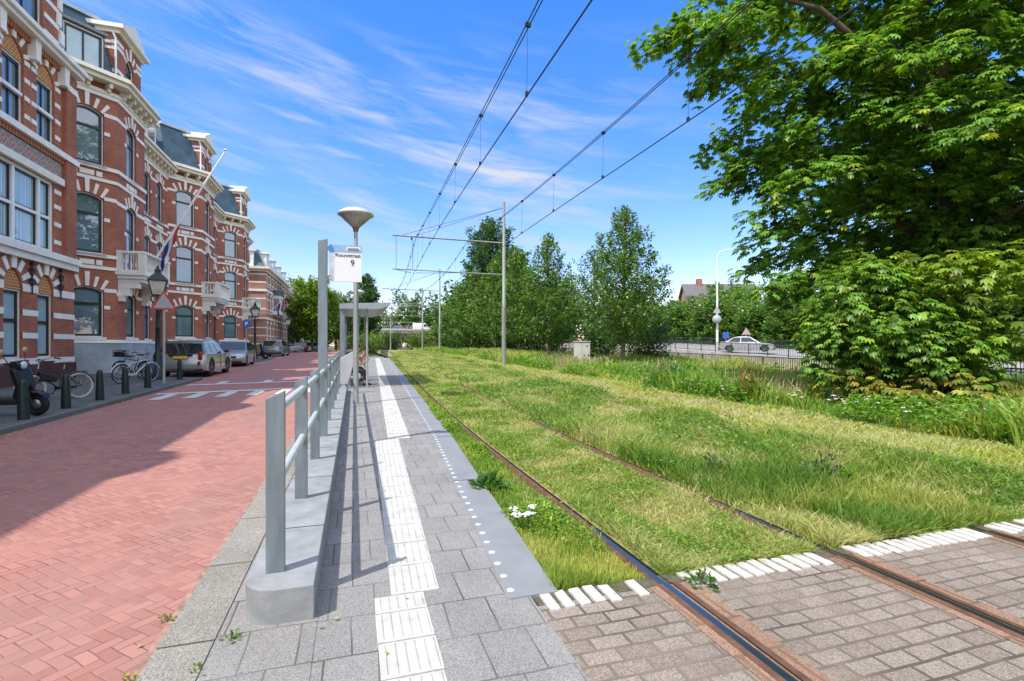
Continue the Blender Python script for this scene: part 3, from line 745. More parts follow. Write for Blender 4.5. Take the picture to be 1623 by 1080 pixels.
def balcony(root, fr, u0, u1, z, dep=1.1):
    mb = MB(); fr.box(mb, u0, u1, -.05, dep, z - .12, z); fr.box(mb, u0 + .08, u1 - .08, -.05, dep - .08, z - .28, z - .121); fr.box(mb, u0 + .16, u1 - .16, -.05, dep - .16, z - .42, z - .281)
    b = mb.build('balcony', M['stone'], root)
    mb = MB()
    for u in (u0 + .32, u1 - .32):
        fr.prism(mb, [(u - .14, z - .425), (u + .14, z - .425), (u + .14, z - .7), (u - .14, z - .7)], -.05, dep - .3)
        fr.prism(mb, [(u - .13, z - .705), (u + .13, z - .705), (u + .13, z - 1.05), (u - .13, z - 1.05)], -.05, dep - .65)
        fr.prism(mb, [(u - .11, z - 1.055), (u + .11, z - 1.055), (u + .11, z - 1.3), (u - .11, z - 1.3)], -.05, .22)
    build_each(mb, 'console', M['stone'], b)
    mb = MB(); hh = .82
    for u in (u0 + .14, u1 - .14): fr.box(mb, u - .14, u + .14, dep - .28, dep, z + .002, z + hh + .04)
    for u in (u0 + .14, u1 - .14): fr.box(mb, u - .14, u + .14, 0, .2, z + .002, z + hh + .04)
    for u in (u0 + .14, u1 - .14): fr.box(mb, u - .08, u + .08, .2, dep - .28, z + .002, z + .12)
    fr.box(mb, u0 + .28, u1 - .28, dep - .22, dep - .06, z + .002, z + .12)
    build_each(mb, 'pedestal', M['stone'], b)
    mb = MB(); fr.box(mb, u0 - .02, u1 + .02, dep - .26, dep + .03, z + hh + .045, z + hh + .15)
    for u in (u0 + .12, u1 - .12): fr.box(mb, u - .13, u + .13, 0, dep - .265, z + hh + .045, z + hh + .15)
    mb.build('top_rail', M['stone'], b)
    def bal(u, w):
        mb = MB(); c = fr(u, w, z + .12); mb.lathe([(.05, 0), (.03, .06), (.055, .2), (.03, .42), (.035, .6), (.055, .70), (.055, .72)], c, 8); return mb
    n = int((u1 - u0 - .6) / .2)
    for q in range(n): bal(u0 + .38 + (u1 - u0 - .76) * q / max(1, n - 1), dep - .14).build('baluster', M['stone'], b)
    for u in (u0 + .14, u1 - .14):
        for q in range(3): bal(u, .32 + q * .2).build('baluster', M['stone'], b)
    return b

def bay_house(loc, label, dormer=True):
    """red brick house, local y from its canted bay; z measured with the pavement at .38"""
    root = thing('bay_house', label, 'house', loc, 0, 'red brick bay-fronted terrace houses')
    XR, XB = -11.8, -10.2; d = XB - XR
    pts = [(XR, 0), (XB, d), (XB, d + 3.14), (XR, 2 * d + 3.14), (XR, 13.2)]
    F = [Fr(pts[q], pts[q + 1]) for q in range(4)]
    # openings per panel: (a, b, zb, zt, rise)
    cant = [(.52, 1.78, 1.92, 4.12, .2), (.52, 1.78, 5.56, 8.16, .2), (.52, 1.78, 9.43, 11.9, .24)]
    front = [(1.02, 2.12, 1.92, 4.0, .2), (1.02, 2.12, 4.86, 8.1, .2), (1.02, 2.12, 9.43, 11.9, .24)]
    rec = [(.9, 1.9, 1.92, 4.0, .2), (3.0, 4.0, 1.92, 4.0, .2), (5.0, 6.1, .62, 4.0, .2)] + [(a, a + 1.0, zb, zt, .2) for a in (.9, 3.0, 5.05) for zb, zt in ((5.56, 8.1), (9.43, 11.9))]
    allops = [cant, front, cant, rec]
    mb = MB()
    for f, ops in zip(F, allops): panel(mb, f, .2, 13.1, ops)
    # blind end and back so the block has depth
    e = Fr((XR, 13.2), (-22, 13.2)); panel(mb, e, .2, 13.1, []); e = Fr((-22, 0), (XR, 0)); panel(mb, e, .2, 13.1, [])
    e = Fr((-22, 13.2), (-22, 0)); panel(mb, e, .2, 13.1, [])
    mb.build('wall', M['brick'], root)
    # plinth
    mb = MB(); band(mb, pts[:4], .0, 1.66, .07); band(mb, [pts[3], (XR, pts[3][1] + 4.85)], .0, 1.66, .07); band(mb, [(XR, pts[3][1] + 6.25), pts[4]], 0, 1.66, .07)
    mb.build('plinth', M['plinth'], root)
    def seg_band(z0, z1, proud, skip_door=False):
        mb = MB(); band(mb, pts, z0, z1, proud); return mb.build('string_course', M['stone'], root)
    mb = MB(); band(mb, pts[:4], 1.665, 1.80, .10, slope=.03); band(mb, [pts[3], (XR, pts[3][1] + 4.85)], 1.665, 1.8, .10); build_each(mb, 'string_course', M['stone'], root)
    for z0, z1, pr in ((8.74, 8.88, .05), (9.26, 9.42, .09), (12.46, 12.62, .07)): seg_band(z0, z1, pr)
    # first floor courses are cut by the balcony door
    for z0, z1, pr in ((4.88, 5.02, .05), (5.40, 5.55, .09)):
        mb = MB(); band(mb, [pts[0], pts[1], F[1](1.0, 0, 0)[:2]], z0, z1, pr); band(mb, [F[1](2.14, 0, 0)[:2]] + pts[2:], z0, z1, pr); build_each(mb, 'string_course', M['stone'], root)
    # decorative stone panels under sills and quoin bands
    mb = MB()
    for f, ops in zip(F, allops):
        for op in ops:
            a, b, zb, zt, rise = op; m = (a + b) / 2
            zq = zt - rise - .16
            if zb > 5:
                for x0, x1 in ((m - .56, m - .34), (m - .26, m + .26), (m + .34, m + .56)): f.box(mb, x0, x1, -.03, .02, zb - .49, zb - .28)
            for x0, x1 in ((a - .22, a - .001), (b + .001, b + .22)): f.box(mb, max(x0, .01), min(x1, f.L - .01), -.03, .022, zb + (zt - zb) * .56, zb + (zt - zb) * .56 + .15)
        # springing band between the openings
        for lev in set(round(o[3] - o[4], 2) for o in ops):
            cuts = sorted((o[0], o[1]) for o in ops if round(o[3] - o[4], 2) == lev)
            u = 0.0
            for a, b in cuts + [(f.L, f.L)]:
                if a - u > .1: f.box(mb, u + (.0 if u else .002), a - (.001 if a < f.L else .002), -.03, .02, lev - .02, lev + .14)
                u = b
    build_each(mb, 'stone_band', M['stone'], root)
    # windows
    gl = [M['pane'], M['pane_b']]
    for fi, (f, ops) in enumerate(zip(F, allops)):
        for op in ops:
            if op[2] < 1: continue
            window(root, f, op, gl[0] if (op[2] < 5 or fi == 0) else random.choice(gl), True, op[2] > 5.2 or op[2] < 2, .66)
    f = F[3]; op = rec[2]
    mb = MB(); f.box(mb, op[0], op[1], -.3, -.14, .5, 3.0); dr = mb.build('door', plain('dark_green_door', (.02, .05, .04), .35), root)
    mb = MB(); f.box(mb, op[0] + .001, op[1] - .001, -.26, -.2, 3.05, 4.0); mb.build('fanlight', M['pane'], dr)
    mb = MB(); f.box(mb, op[0] - .2, op[1] + .2, .0, .5, .1, .36); f.box(mb, op[0], op[1], -.2, .2, .361, .5); mb.build('doorstep', M['plinth'], root)
    # cornice with consoles
    mb = MB(); band(mb, pts, 12.63, 12.78, .1); band(mb, pts, 13.06, 13.24, .52, -.2); band(mb, pts, 13.245, 13.44, .66, -.2, slope=.06); co = mb.build('cornice', M['cream'], root)
    for f in F:
        n = max(3, int(f.L / .62))
        for q in range(n):
            u = f.L * (q + .5) / n; mb = MB(); f.box(mb, u - .07, u + .07, -.02, .40, 12.85, 13.055); f.box(mb, u - .06, u + .06, -.02, .24, 12.72, 12.849)
            mb.build('console', M['cream'], co)
    mb = MB(); band(mb, pts, 13.10, 13.43, .0, -.6); mb.build('gutter_board', M['lead'], co)
    base = offset(pts, -.12); r = mansard(root, base, .75, 13.44, 16.2, -21)
    arch_win_gable(root, F[1], .28, 2.86, 13.44, 15.85, 1.5)
    if dormer:
        f = F[0]; s = Fr(f(.42, .1, 0)[:2], f(1.65, .1, 0)[:2])
        mb = MB(); s.box(mb, -.12, 1.35, -1.2, -.32, 13.44, 15.15); s.box(mb, -.12, -.101, -.32, -.02, 13.44, 15.15); s.box(mb, 1.331, 1.35, -.32, -.02, 13.44, 15.15); dm = mb.build('roof_dormer', M['slate'], root)
        window(dm, Fr(s(-.1, .0, 0)[:2], s(1.33, .0, 0)[:2]), (0, 1.43, 13.46, 15.1, 0), M['pane_b'], False, False, 0, 1)
        mb = MB(); s.box(mb, -.2, 1.43, -1.05, .06, 15.152, 15.27); mb.build('dormer_cap', M['lead'], dm)
    # white dormer over the recessed part
    for u in (1.4, 4.6):
        f = F[3]; mb = MB(); f.box(mb, u - .75, u + .75, -1.6, -.15, 13.45, 15.3); f.prism(mb, [(u - .9, 15.31), (u + .9, 15.31), (u, 15.85)], -1.6, .05); dm = mb.build('white_dormer', M['cream'], root)
        mb = MB(); f.box(mb, u - .5, u + .5, -.16, -.13, 13.8, 15.1); build_each(mb, 'dormer_pane', M['pane'], dm)
    balcony(root, F[1], -.05, 3.2, 4.86)
    # chimney
    mb = MB(); mb.box(-17.2, -16.4, 9, 10.6, 16, 18.0); ch = mb.build('chimney', M['brick'], r)
    mb = MB(); mb.box(-17.3, -16.3, 8.9, 10.7, 18.0, 18.15); mb.build('chimney_cap', M['stone'], ch)
    # cast iron downpipe in the corner
    mb = MB(); mb.tube([(XR + .09, pts[3][1] + .2, .3), (XR + .09, pts[3][1] + .2, 13.05)], .06, 8); mb.build('downpipe', M['lead'], root)
    return root
Y0 = 25.33
H2 = bay_house((0, Y0, 0), 'nearest brick bay house, with a slate dormer window and the balcony flagpole')

def h1_unit(root, y0, gable):
    XF = -10.5; W = 5.8
    f = Fr((XF, y0), (XF, y0 + W))
    ops = [(1.62, 2.58, 1.2, 4.12, .55), (3.42, 4.38, 1.2, 4.12, .55), (1.4, 4.4, 4.98, 7.56, 0), (1.55, 2.65, 8.82, 11.55, .5), (3.35, 4.45, 8.82, 11.55, .5)]
    mb = MB(); panel(mb, f, .9, 12.0, ops, .2, 0, W)
    for u0, u1 in ((0.0, .95), (4.85, 5.8)):
        # pilasters stand proud of the wall
        for w0, w1 in ((4.96, 8.6), (8.82, 11.82)):
            f.box(mb, u0 + .12, u1 - .12, -.02, .14, w0, w1)
    mb.build('wall', M['brick_h1'], root)
    mb = MB(); f.box(mb, 0, W, -.1, .08, -.3, .98); mb.build('plinth', M['plinth_brick'], root)
    mb = MB()
    edges = [(0.0, 1.62), (2.58, 3.42), (4.38, W)]
    for z0, z1 in ((.985, 1.19), (1.86, 2.05), (2.62, 2.82), (3.42, 3.68)):
        for a, b in edges: f.box(mb, a + (.0 if a else .003), b - .002 if b == W else b - .001, -.03, .022, z0, z1)
    for z in (5.35, 6.0, 6.65, 7.2, 9.2, 9.8, 10.4, 10.98):
        for a, b in ((.95, 1.38), (4.42, 4.85)) if z < 8.6 else ((1.2, 1.53), (2.67, 2.95), (3.05, 3.33), (4.47, 4.8)): f.box(mb, a, b, -.03, .025, z, z + .15)
    for z in (11.3,):
        for u0, u1 in ((.12, .83), (4.97, 5.68)): f.box(mb, u0 - .02, u1 + .02, -.02, .165, z, z + .22)
    build_each(mb, 'stone_band', M['stone'], root)
    mb = MB(); f.box(mb, 0, W, -.05, .16, 4.50, 4.72); f.box(mb, 0, W, -.05, .26, 4.725, 4.95); mb.build('string_course', M['stone'], root)
    mb = MB(); f.box(mb, .96, 4.84, -.05, .14, 7.57, 7.82); mb.build('lintel', M['cream'], root)
    mb = MB(); f.box(mb, .96, 4.84, -.05, .03, 7.85, 8.38); mb.build('tile_frieze', M['lozenge'], root)
    mb = MB(); f.box(mb, 0, W, -.05, .07, 8.41, 8.6); mb.build('dentil_course', M['dentil'], root)
    mb = MB(); f.box(mb, 0, W, -.05, .19, 8.605, 8.815); mb.build('string_course', M['stone'], root)
    mb = MB(); f.box(mb, 0, W, -.05, .1, 11.78, 11.95); mb.build('dentil_course', M['dentil'], root)
    mb = MB(); f.box(mb, 0, W, -.1, .36, 12.0, 12.14); f.box(mb, 0, W, -.1, .48, 12.145, 12.3)
    for u in (1.2, 3.0, 4.8): f.prism(mb, [(u - .13, 11.3), (u + .13, 11.3), (u + .17, 11.995), (u - .17, 11.995)], -.02, .24)
    mb.build('cornice', M['stone'], root)
    for op in ops[:2]:
        low = (op[0], op[1], op[2], 3.45, 0)
        w = window(root, f, low, M['pane_b'], False, True, .55)
        mb = MB(); top = [(op[0], 3.452), (op[1], 3.452)] + [p for p in outline(op, .001)[2:]]
        f.prism(mb, top, -.12, -.05); mb.build('tympanum', M['mosaic'], root)
        mb = MB(); stones(mb, f, op, .42, .42, .03, .2); mb.build('arch_stones', M['stone'], w)
        # wrought iron wall anchor
    for u in (1.1, 3.0, 4.75):
        mb = MB(); c = lambda du, z: f(u + du, .06, z)
        mb.tube([c(0, 3.35), c(0, 4.35)], .022, 6)
        for dz in (3.75, 4.1):
            for s in (-1, 1): mb.tube([c(0, dz - .12), c(.12 * s, dz - .02), c(.17 * s, dz + .08), c(.1 * s, dz + .14), c(.04 * s, dz + .06)], .02, 6)
        mb.lathe([(0, 0), (.06, .04), (.05, .1), (0, .18)], c(0, 4.33), 8); mb.build('wall_anchor', M['black_iron'], root)
    # triple window
    mb = MB(); op = ops[2]
    ring(mb, f, outline(op, .001), outline(op, .11), -.2, -.05)
    us = [1.51, 2.13, 2.27, 3.53, 3.67, 4.29]
    for a, b in ((2.13, 2.27), (3.53, 3.67)): f.box(mb, a, b, -.2, -.045, 5.09, 7.45)
    for a, b in ((1.51, 2.13), (2.27, 3.53), (3.67, 4.29)): f.box(mb, a, b, -.2, -.07, 6.18, 6.28)
    win = mb.build('window', M['white'], root)
    for a, b in ((1.51, 2.13), (2.27, 3.53), (3.67, 4.29)):
        for z0, z1 in ((5.09, 6.18), (6.28, 7.45)):
            o2 = (a, b, z0, z1, 0); mb = MB(); ring(mb, f, outline(o2, .001), outline(o2, .05), -.2, -.11); mb.build('sash', M['sash'], win)
            mb = MB(); mb.poly([f(u, -.16, z) for u, z in outline(o2, .03)]); mb.build('pane', M['curtain'], win)
    for op in ops[3:]:
        low = (op[0], op[1], op[2], 10.98, 0)
        w = window(root, f, low, M['pane'], False, False, .5, 1)
        mb = MB(); f.box(mb, op[0] + .07, op[1] - .07, -.12, .0, 9.86, 9.97); mb.build('middle_rail', M['white'], w)
        mb = MB(); f.prism(mb, [(op[0], 10.985), (op[1], 10.985)] + outline(op, .001)[2:], -.12, -.04); mb.build('tympanum', M['mosaic'], root)
        mb = MB(); stones(mb, f, op, .4, .45, .03, .16); mb.build('arch_stones', M['stone'], w)
    if not gable:
        mb = MB(); f.prism(mb, [(1.9, 12.31), (3.9, 12.31), (3.5, 13.0), (2.9, 13.35), (2.3, 13.0)], -.3, .3); mb.build('pediment', M['stone'], root)
    if gable:
        # stepped neo-renaissance gable above the cornice
        g = Fr((XF - .05, y0), (XF - .05, y0 + W)); mb = MB(); gop = [(2.0, 3.8, 12.55, 15.0, .0)]
        panel(mb, g, 12.301, 15.6, gop, .2, 1.0, 4.8)
        for u in (1.0, 4.8): mb.quad(g(u, 0, 12.301), g(u, -.6, 12.301), g(u, -.6, 15.6), g(u, 0, 15.6))
        gb = mb.build('gable', M['brick_h1'], root)
        mb = MB()
        for z in (12.75, 13.35, 13.95, 14.55):
            for a, b in ((.985, 1.9), (3.9, 4.815)): g.box(mb, a, b, -.3, .025, z, z + .17)
        for s in (-1, 1):
            for q in range(5): u = 2.9 + s * (2.0 + .12 * math.sin(q * 2)); g.box(mb, u - .14, u + .14, -.4, .05, 12.31 + q * .62, 12.31 + q * .62 + .5)
        build_each(mb, 'stone_scroll', M['stone'], gb)
        mb = MB(); g.box(mb, .8, 5.0, -.4, .3, 15.602, 15.8); mb.build('gable_cornice', M['cream'], gb)
        window(gb, g, gop[0], M['pane'], False, True, .6, 1)
def h1(y0, label, gables):
    root = thing('gabled_house', label, 'house', (0, 0, zs(y0 + 8) - .25), 0, 'ornate brick houses with lozenge tile friezes')
    for q in range(2): h1_unit(root, y0 + 5.8 * q, gables[q])
    mb = MB()
    e = Fr((-10.5, y0 + 11.6), (-22, y0 + 11.6)); panel(mb, e, 0, 12.0, []); e = Fr((-22, y0), (-10.5, y0)); panel(mb, e, 0, 12.0, []); mb.build('side_wall', M['brick_h1'], root)
    mansard(root, [(-10.6, y0), (-10.6, y0 + 11.6)], 1.35, 12.3, 15.0, -21)
    return root
k = NT('curtained_window'); uv = k.n('ShaderNodeSeparateXYZ'); k.l(k.co('UV'), uv.inputs[0])
w_ = k.n('ShaderNodeTexNoise', noise_dimensions='1D'); w_.inputs['Scale'].default_value = 14; k.l(uv.outputs[0], w_.inputs['W'])
k.l(k.ramp(w_.outputs['Fac'], .35, .7, (.22, .36, .42), (.5, .66, .72)), k.b.inputs['Base Color']); k.set(Roughness=.03, IOR=1.8); M['curtain'] = k.m
h1(12.4, 'ornate orange-red brick house at left edge with triple white window and iron wall anchors', (True, True))
h1(.8, 'ornate orange-red brick house just left of the frame, beyond the scooter', (False, False))
h1(-10.8, 'ornate orange-red brick house beside the camera position, outside the frame', (False, False))
# the strip of recessed wall between both house types
H3 = dup(H2, (0, Y0 + 13.2, .19), label='middle brick bay house whose bay stands behind the flagpole and silver car')
H4 = dup(H2, (0, Y0 + 26.4, .27), label='farthest brick bay house of the row, at the side street corner above the scooter')
for h in (H3, H4):
    for c in list(h.children):
        if c.name.startswith('roof_dormer'):
            for w in list(c.children_recursive): bpy.data.objects.remove(w)
            bpy.data.objects.remove(c)

# ---------------------------------------------------------------- house across the side street
def corner_house(y0, y1, xf, label, nw, hgt, wallmat, xback=-24):
    root = thing('corner_house', label, 'house', (0, 0, 0), 0, 'pale brick houses beyond the side street')
    z0 = .7; pts = [(xback, y0), (xf, y0), (xf, y1)]
    S = Fr(pts[0], pts[1]); F_ = Fr(pts[1], pts[2]); fl = [(1.6, 3.6), (5.0, 7.2), (8.3, 10.3)]
    sops = [(S.L - u - 1.3, S.L - u, zb + z0, zt + z0, .15) for u in (2.3, 6.5, 10) for zb, zt in fl]
    n = nw; fops = [(F_.L * (q + .5) / n - .55, F_.L * (q + .5) / n + .55, zb + z0, zt + z0, .12) for q in range(n) for zb, zt in fl]
    mb = MB(); panel(mb, S, .4, hgt, sops); panel(mb, F_, .4, hgt, fops)
    e = Fr((xf, y1), (xback, y1)); panel(mb, e, .4, hgt, [])
    mb.build('wall', wallmat, root)
    mb = MB()
    for f, ops in ((S, sops), (F_, fops)):
        for zl in (1.0, 2.0, 3.0, 5.3, 6.6, 8.6, 9.6):
            cuts = sorted((o[0], o[1]) for o in ops if o[2] < zl + z0 + .15 and o[3] > zl + z0); u = 0.
            for a, b in cuts + [(f.L, f.L)]:
                if a - u > .1: f.box(mb, u + .003, a - .003, -.03, .022, zl + z0, zl + z0 + .15)
                u = b
        for op in ops: stones(mb, f, op, .4, .45)
    build_each(mb, 'stone_band', M['stone'], root)
    for z in (4.1, 7.55): mb = MB(); band(mb, pts, z + z0, z + z0 + .28, .12); mb.build('string_course', M['stone'], root)
    for f, ops in ((S, sops), (F_, fops)):
        for op in ops:
            if f is S and op[2] > 8 and op[0] > S.L - 5:   # bricked-up window painted white
                mb = MB(); f.box(mb, op[0] + .001, op[1] - .001, -.1, -.05, op[2], op[3] - .15); mb.build('blind_window', M['white'], root)
            else: window(root, f, op, M['pane_far'], False, True, .6, dark=False)
    mb = MB(); band(mb, pts, hgt - .5, hgt - .2, .15); band(mb, pts, hgt - .195, hgt + .1, .5, -.3); mb.build('cornice', M['cream'], root)
    mansard(root, offset(pts, -.2), .9, hgt + .1, hgt + 2.3, xback + 1)
    for q in range(4):
        u = F_.L * (q + .4) / 4; mb = MB(); F_.box(mb, u - .9, u + .9, -1.8, -.1, hgt + .11, hgt + 1.9); F_.box(mb, u - 1.05, u + 1.05, -1.9, .05, hgt + 1.91, hgt + 2.1); dm = mb.build('roof_dormer', M['white'], root)
        mb = MB(); F_.box(mb, u - .7, u - .1, -.11, -.07, hgt + .4, hgt + 1.7); F_.box(mb, u + .1, u + .7, -.11, -.07, hgt + .4, hgt + 1.7); build_each(mb, 'dormer_pane', M['pane_far'], dm)
    mb = MB(); u = S.L - 2.6; S.box(mb, u - 1.2, u + 1.2, -1.8, -.1, hgt + .11, hgt + 2.0); S.box(mb, u - 1.4, u + 1.4, -1.9, .05, hgt + 2.01, hgt + 2.2); dm = mb.build('roof_dormer', M['white'], root)
    mb = MB(); S.box(mb, u - .8, u - .1, -.11, -.07, hgt + .5, hgt + 1.7); S.box(mb, u + .1, u + .8, -.11, -.07, hgt + .5, hgt + 1.7); build_each(mb, 'dormer_pane', M['pane_far'], dm)
    # oriel on the street side
    u = F_.L * .3; mb = MB(); F_.box(mb, u - 1.3, u + 1.3, -.05, 1.0, 5.0 + z0, 7.6 + z0); orl = mb.build('oriel', M['white'], root)
    mb = MB(); F_.prism(mb, [(u - 1.5, 7.62 + z0), (u + 1.5, 7.62 + z0), (u + 1.0, 8.3 + z0), (u - 1.0, 8.3 + z0)], -.05, 1.1); mb.build('oriel_roof', M['slate'], orl)
    mb = MB(); F_.box(mb, u - 1.0, u - .08, .98, 1.02, 5.5 + z0, 7.2 + z0); F_.box(mb, u + .08, u + 1.0, .98, 1.02, 5.5 + z0, 7.2 + z0); F_.box(mb, u - 1.32, u - 1.28, .15, .85, 5.5 + z0, 7.2 + z0); build_each(mb, 'oriel_pane', M['pane_far'], orl)
    return root
corner_house(68.7, 91.0, -10.5, 'sunlit pale brick corner house with white dormers beyond the side street', 8, 11.2, M['brick_far'])
corner_house(91.2, 112.0, -10.6, 'farther pale brick house in the same row, mostly hidden by the corner house', 7, 10.6, M['brick'])
b = thing('apartment_block', 'small white modern block at the far end of the house row', 'building', (-11, 118, .6))
mb = MB(); mb.box(-8, 0.6, 0, 14, 0, 9.5); mb.build('wall', M['stone'], b)
for z in (1, 4, 7):
    for y in (2, 6, 10): mb = MB(); mb.box(.58, .63, y, y + 2.4, z, z + 1.7); mb.build('window', M['pane_far'], b)
    mb = MB(); mb.box(-4, -1, -.05, .02, z, z + 1.7); mb.build('window', M['pane_far'], b)
mb = MB(); mb.box(-8.2, .8, -.2, 14.2, 9.5, 9.8); mb.build('roof', M['lead'], b)

# ---------------------------------------------------------------- flags
def flagpole(base, tip, r, label, flag=True, part=.38, fl=2.1, fw=1.5):
    t = thing('flagpole', label, 'flagpole', base); B = Vector(base); D = Vector(tip) - B
    mb = MB(); mb.tube([(0, 0, 0), D * .5, D], [r, r * .9, r * .6], 10); mb.lathe([(0, 0), (r * 1.3, .03), (r * 1.5, .09), (0, .13)], tuple(D), 10); mb.build('pole', M['white'], t)
    f = thing('flag', label.replace('pole', 'pole').split(',')[0], 'flag', base)
    f['label'] = 'limp red, white and blue flag hanging from the ' + ('long balcony pole' if part < .6 else 'far house')
    nu, nv = 10, 14
    P0 = D * part; dn = D.normalized()
    for s, nm in enumerate(('flag_red', 'flag_white', 'flag_blue')):
        mb = MB(); vs = []
        for a in range(nu + 1):
            for b_ in range(6):
                c = (s + b_ / 5) / 3    # across the hoist
                q = P0 - dn * (fw * c)
                fall = a / nu * fl
                sag = math.sin(a * 1.1 + c * 5) * .07 * (a / nu)
                vs.append((q.x - .25 * (a / nu) + sag + .12 * c * (a / nu), q.y - .28 * (a / nu) - sag * .8 + .1 * math.sin(c * 9 + a * .5) * a / nu, q.z - fall * (.72 + .28 * c) + (a / nu) * fw * c * .35))
        mb.add(vs, [(a * 6 + b_, a * 6 + b_ + 1, (a + 1) * 6 + b_ + 1, (a + 1) * 6 + b_) for a in range(nu) for b_ in range(5)], True)
        for v in range(len(mb.v)): mb.v[v] = tuple(mb.v[v])
        mb.build(nm.split('_')[1] + '_stripe', M[nm], f)
    return t
flagpole((-9.35, 28.6, 5.55), (-6.25, 28.75, 11.4), .06, 'long white flagpole leaning out from the balcony of the nearest bay house')
flagpole((-10.4, 72, 6.0), (-8.6, 72, 8.0), .05, 'short flagpole leaning out from the sunlit corner house', part=.95, fl=2.2, fw=1.2)
mb = MB(); panel(mb, Fr((-11.8, -1.34), (-11.8, -.002)), .2, 13.1, []); mb.build('wall', M['brick'], H2)
# ================================================================ bollards
def place_group(root, spots, group):
    pass
mb = MB(); mb.lathe([(.092, 0), (.088, .22), (.076, .52), (.066, .68), (.062, .71), (.056, .735), (.038, .765), (0, .775)], n=24)
bo = mb.build('bollard', M['bollard'])
bl = [(-6.11, 12.13, 'in front of the black scooter'), (-6.16, 13.74, 'in front of the dark bicycle with the brown saddle'), (-6.17, 15.34, 'just right of the dark bicycle, third from the left'), (-6.19, 16.9, 'in front of the rear wheel of the white bicycle'), (-6.24, 18.65, 'in front of the blue front wheel of the white bicycle'), (-6.33, 22.0, 'behind the warning sign, in front of the silver car')]
for q, (x, y, w) in enumerate(bl):
    o = bo if q == 0 else bo.copy()
    if q: COL.objects.link(o)
    o.location = (x, y, zs(y) + PV); o.rotation_euler = (random.uniform(-.02, .02), random.uniform(-.02, .02), q)
    tag(o, 'dark green bollard ' + w, 'bollard', 'green bollards along the kerb')

# ================================================================ lanterns
def lantern(loc, label):
    t = thing('street_lantern', label, 'street lamp', loc, 0, 'classic lanterns along the pavement')
    mb = MB(); mb.lathe([(.19, 0), (.19, .12), (.15, .16), (.15, .9), (.12, .98), (.085, 1.05), (.075, 1.9), (.095, 1.94), (.07, 2.0), (.055, 2.75), (.08, 2.8), (.05, 2.86), (.05, 3.1)], n=16); mb.build('pole', M['green_iron'], t)
    mb = MB()
    for s in (-1, 1):
        mb.tube([(0, 0, 2.86), (.16 * s, 0, 2.92), (.22 * s, 0, 3.05), (.17 * s, 0, 3.16)], .022, 6)
        mb.tube([(0, .001, 2.86), (0, .16 * s, 2.92), (0, .2 * s, 3.05), (0, .17 * s, 3.16)], .022, 6)
    mb.build('bracket', M['green_iron'], t)
    mb = MB(); lo, hi, z0, z1 = .17, .30, 3.2, 3.74
    A = [(lo * a, lo * b, z0) for a, b in ((-1, -1), (1, -1), (1, 1), (-1, 1))]; B = [(hi * a, hi * b, z1) for a, b in ((-1, -1), (1, -1), (1, 1), (-1, 1))]
    for q in range(4): mb.tube([A[q], B[q]], .02, 6); mb.tube([A[q], A[(q + 1) % 4]], .022, 6); mb.tube([B[q], B[(q + 1) % 4]], .025, 6)
    mb.box(-lo, lo, -lo, lo, z0 - .06, z0); hd = mb.build('lantern_frame', M['green_iron'], t)
    mb = MB()
    for q in range(4): mb.quad(tuple(.97 * c if i_ < 2 else c for i_, c in enumerate(A[q])), tuple(.97 * c if i_ < 2 else c for i_, c in enumerate(A[(q + 1) % 4])), tuple(.97 * c if i_ < 2 else c for i_, c in enumerate(B[(q + 1) % 4])), tuple(.97 * c if i_ < 2 else c for i_, c in enumerate(B[q])))
    mb.build('lantern_glass', M['lamp_glass'], hd)
    mb = MB(); mb.lathe([(.47, 3.75), (.44, 3.79), (.15, 4.02), (.13, 4.06), (.13, 4.12), (.16, 4.14), (.05, 4.22), (.06, 4.27), (0, 4.34)], n=4, smooth=False, a0=PI / 4); mb.build('lantern_roof', M['green_iron'], hd)
    return t
LN = lantern((-7.15, 22.35, zs(22.3) + PV), 'nearest dark green lantern on a thick post, beside the triangular sign')
LN.rotation_euler = (0, 0, .3)
dup(LN, (-7.2, 42.3, zs(42) + PV), .3, 'lantern post standing over the parked motor scooter')
dup(LN, (-7.2, 62.3, zs(62) + .05), .1, 'lantern post standing at the mouth of the side street')
dup(LN, (-7.2, 82.3, zs(82) + .05), .2, 'most distant lantern post, in front of the round street tree')

# triangular warning sign
t = thing('warning_sign', 'triangular red-edged road sign on a thin grey pole in front of the lantern', 'road sign', (-6.33, 20.36, zs(20.4) + PV), math.radians(16))
mb = MB(); mb.tube([(0, 0, 0), (0, 0, 3.15)], .045, 12); mb.build('pole', M['galv'], t)
def tri(r, z): return [(-r * .866, z - r * .5), (r * .866, z - r * .5), (0, z + r)]
mb = MB(); mb.prism([(x, -.06, z) for x, z in tri(.46, 2.78)], (0, .012, 0)); pl = mb.build('sign_plate', M['sign_red'], t)
mb = MB(); mb.prism([(x, -.064, z) for x, z in tri(.345, 2.78)], (0, .003, 0)); mb.build('sign_face', M['sign_grey'], pl)
def simple_sign(name, label, loc, rz, h, shape, mat, size, pole=True):
    t = thing(name, label, 'road sign', loc, rz)
    if pole: mb = MB(); mb.tube([(0, 0, 0), (0, 0, h)], .035, 8); mb.build('pole', M['galv'], t)
    mb = MB()
    if shape == 'square': mb.box(-size, size, -.06, -.045, h - 2 * size, h)
    elif shape == 'disc': mb.lathe([(0, -.06), (size, -.06), (size, -.045), (0, -.045)], (0, 0, h - size), 24, 'y')
    elif shape == 'tri': mb.prism([(x, -.06, z) for x, z in tri(size, h - size * .6)], (0, .015, 0))
    mb.build('sign_plate', mat, t); return t
s_ = simple_sign('parking_sign', 'small blue square parking sign at the end of the brick house row', (-8.6, 46.8, zs(47)), .3, 3.1, 'square', M['sign_blue'], .3)
text('P', .42, (-.13, -.062, 2.65), M['sign_white'], s_, bold=.01)

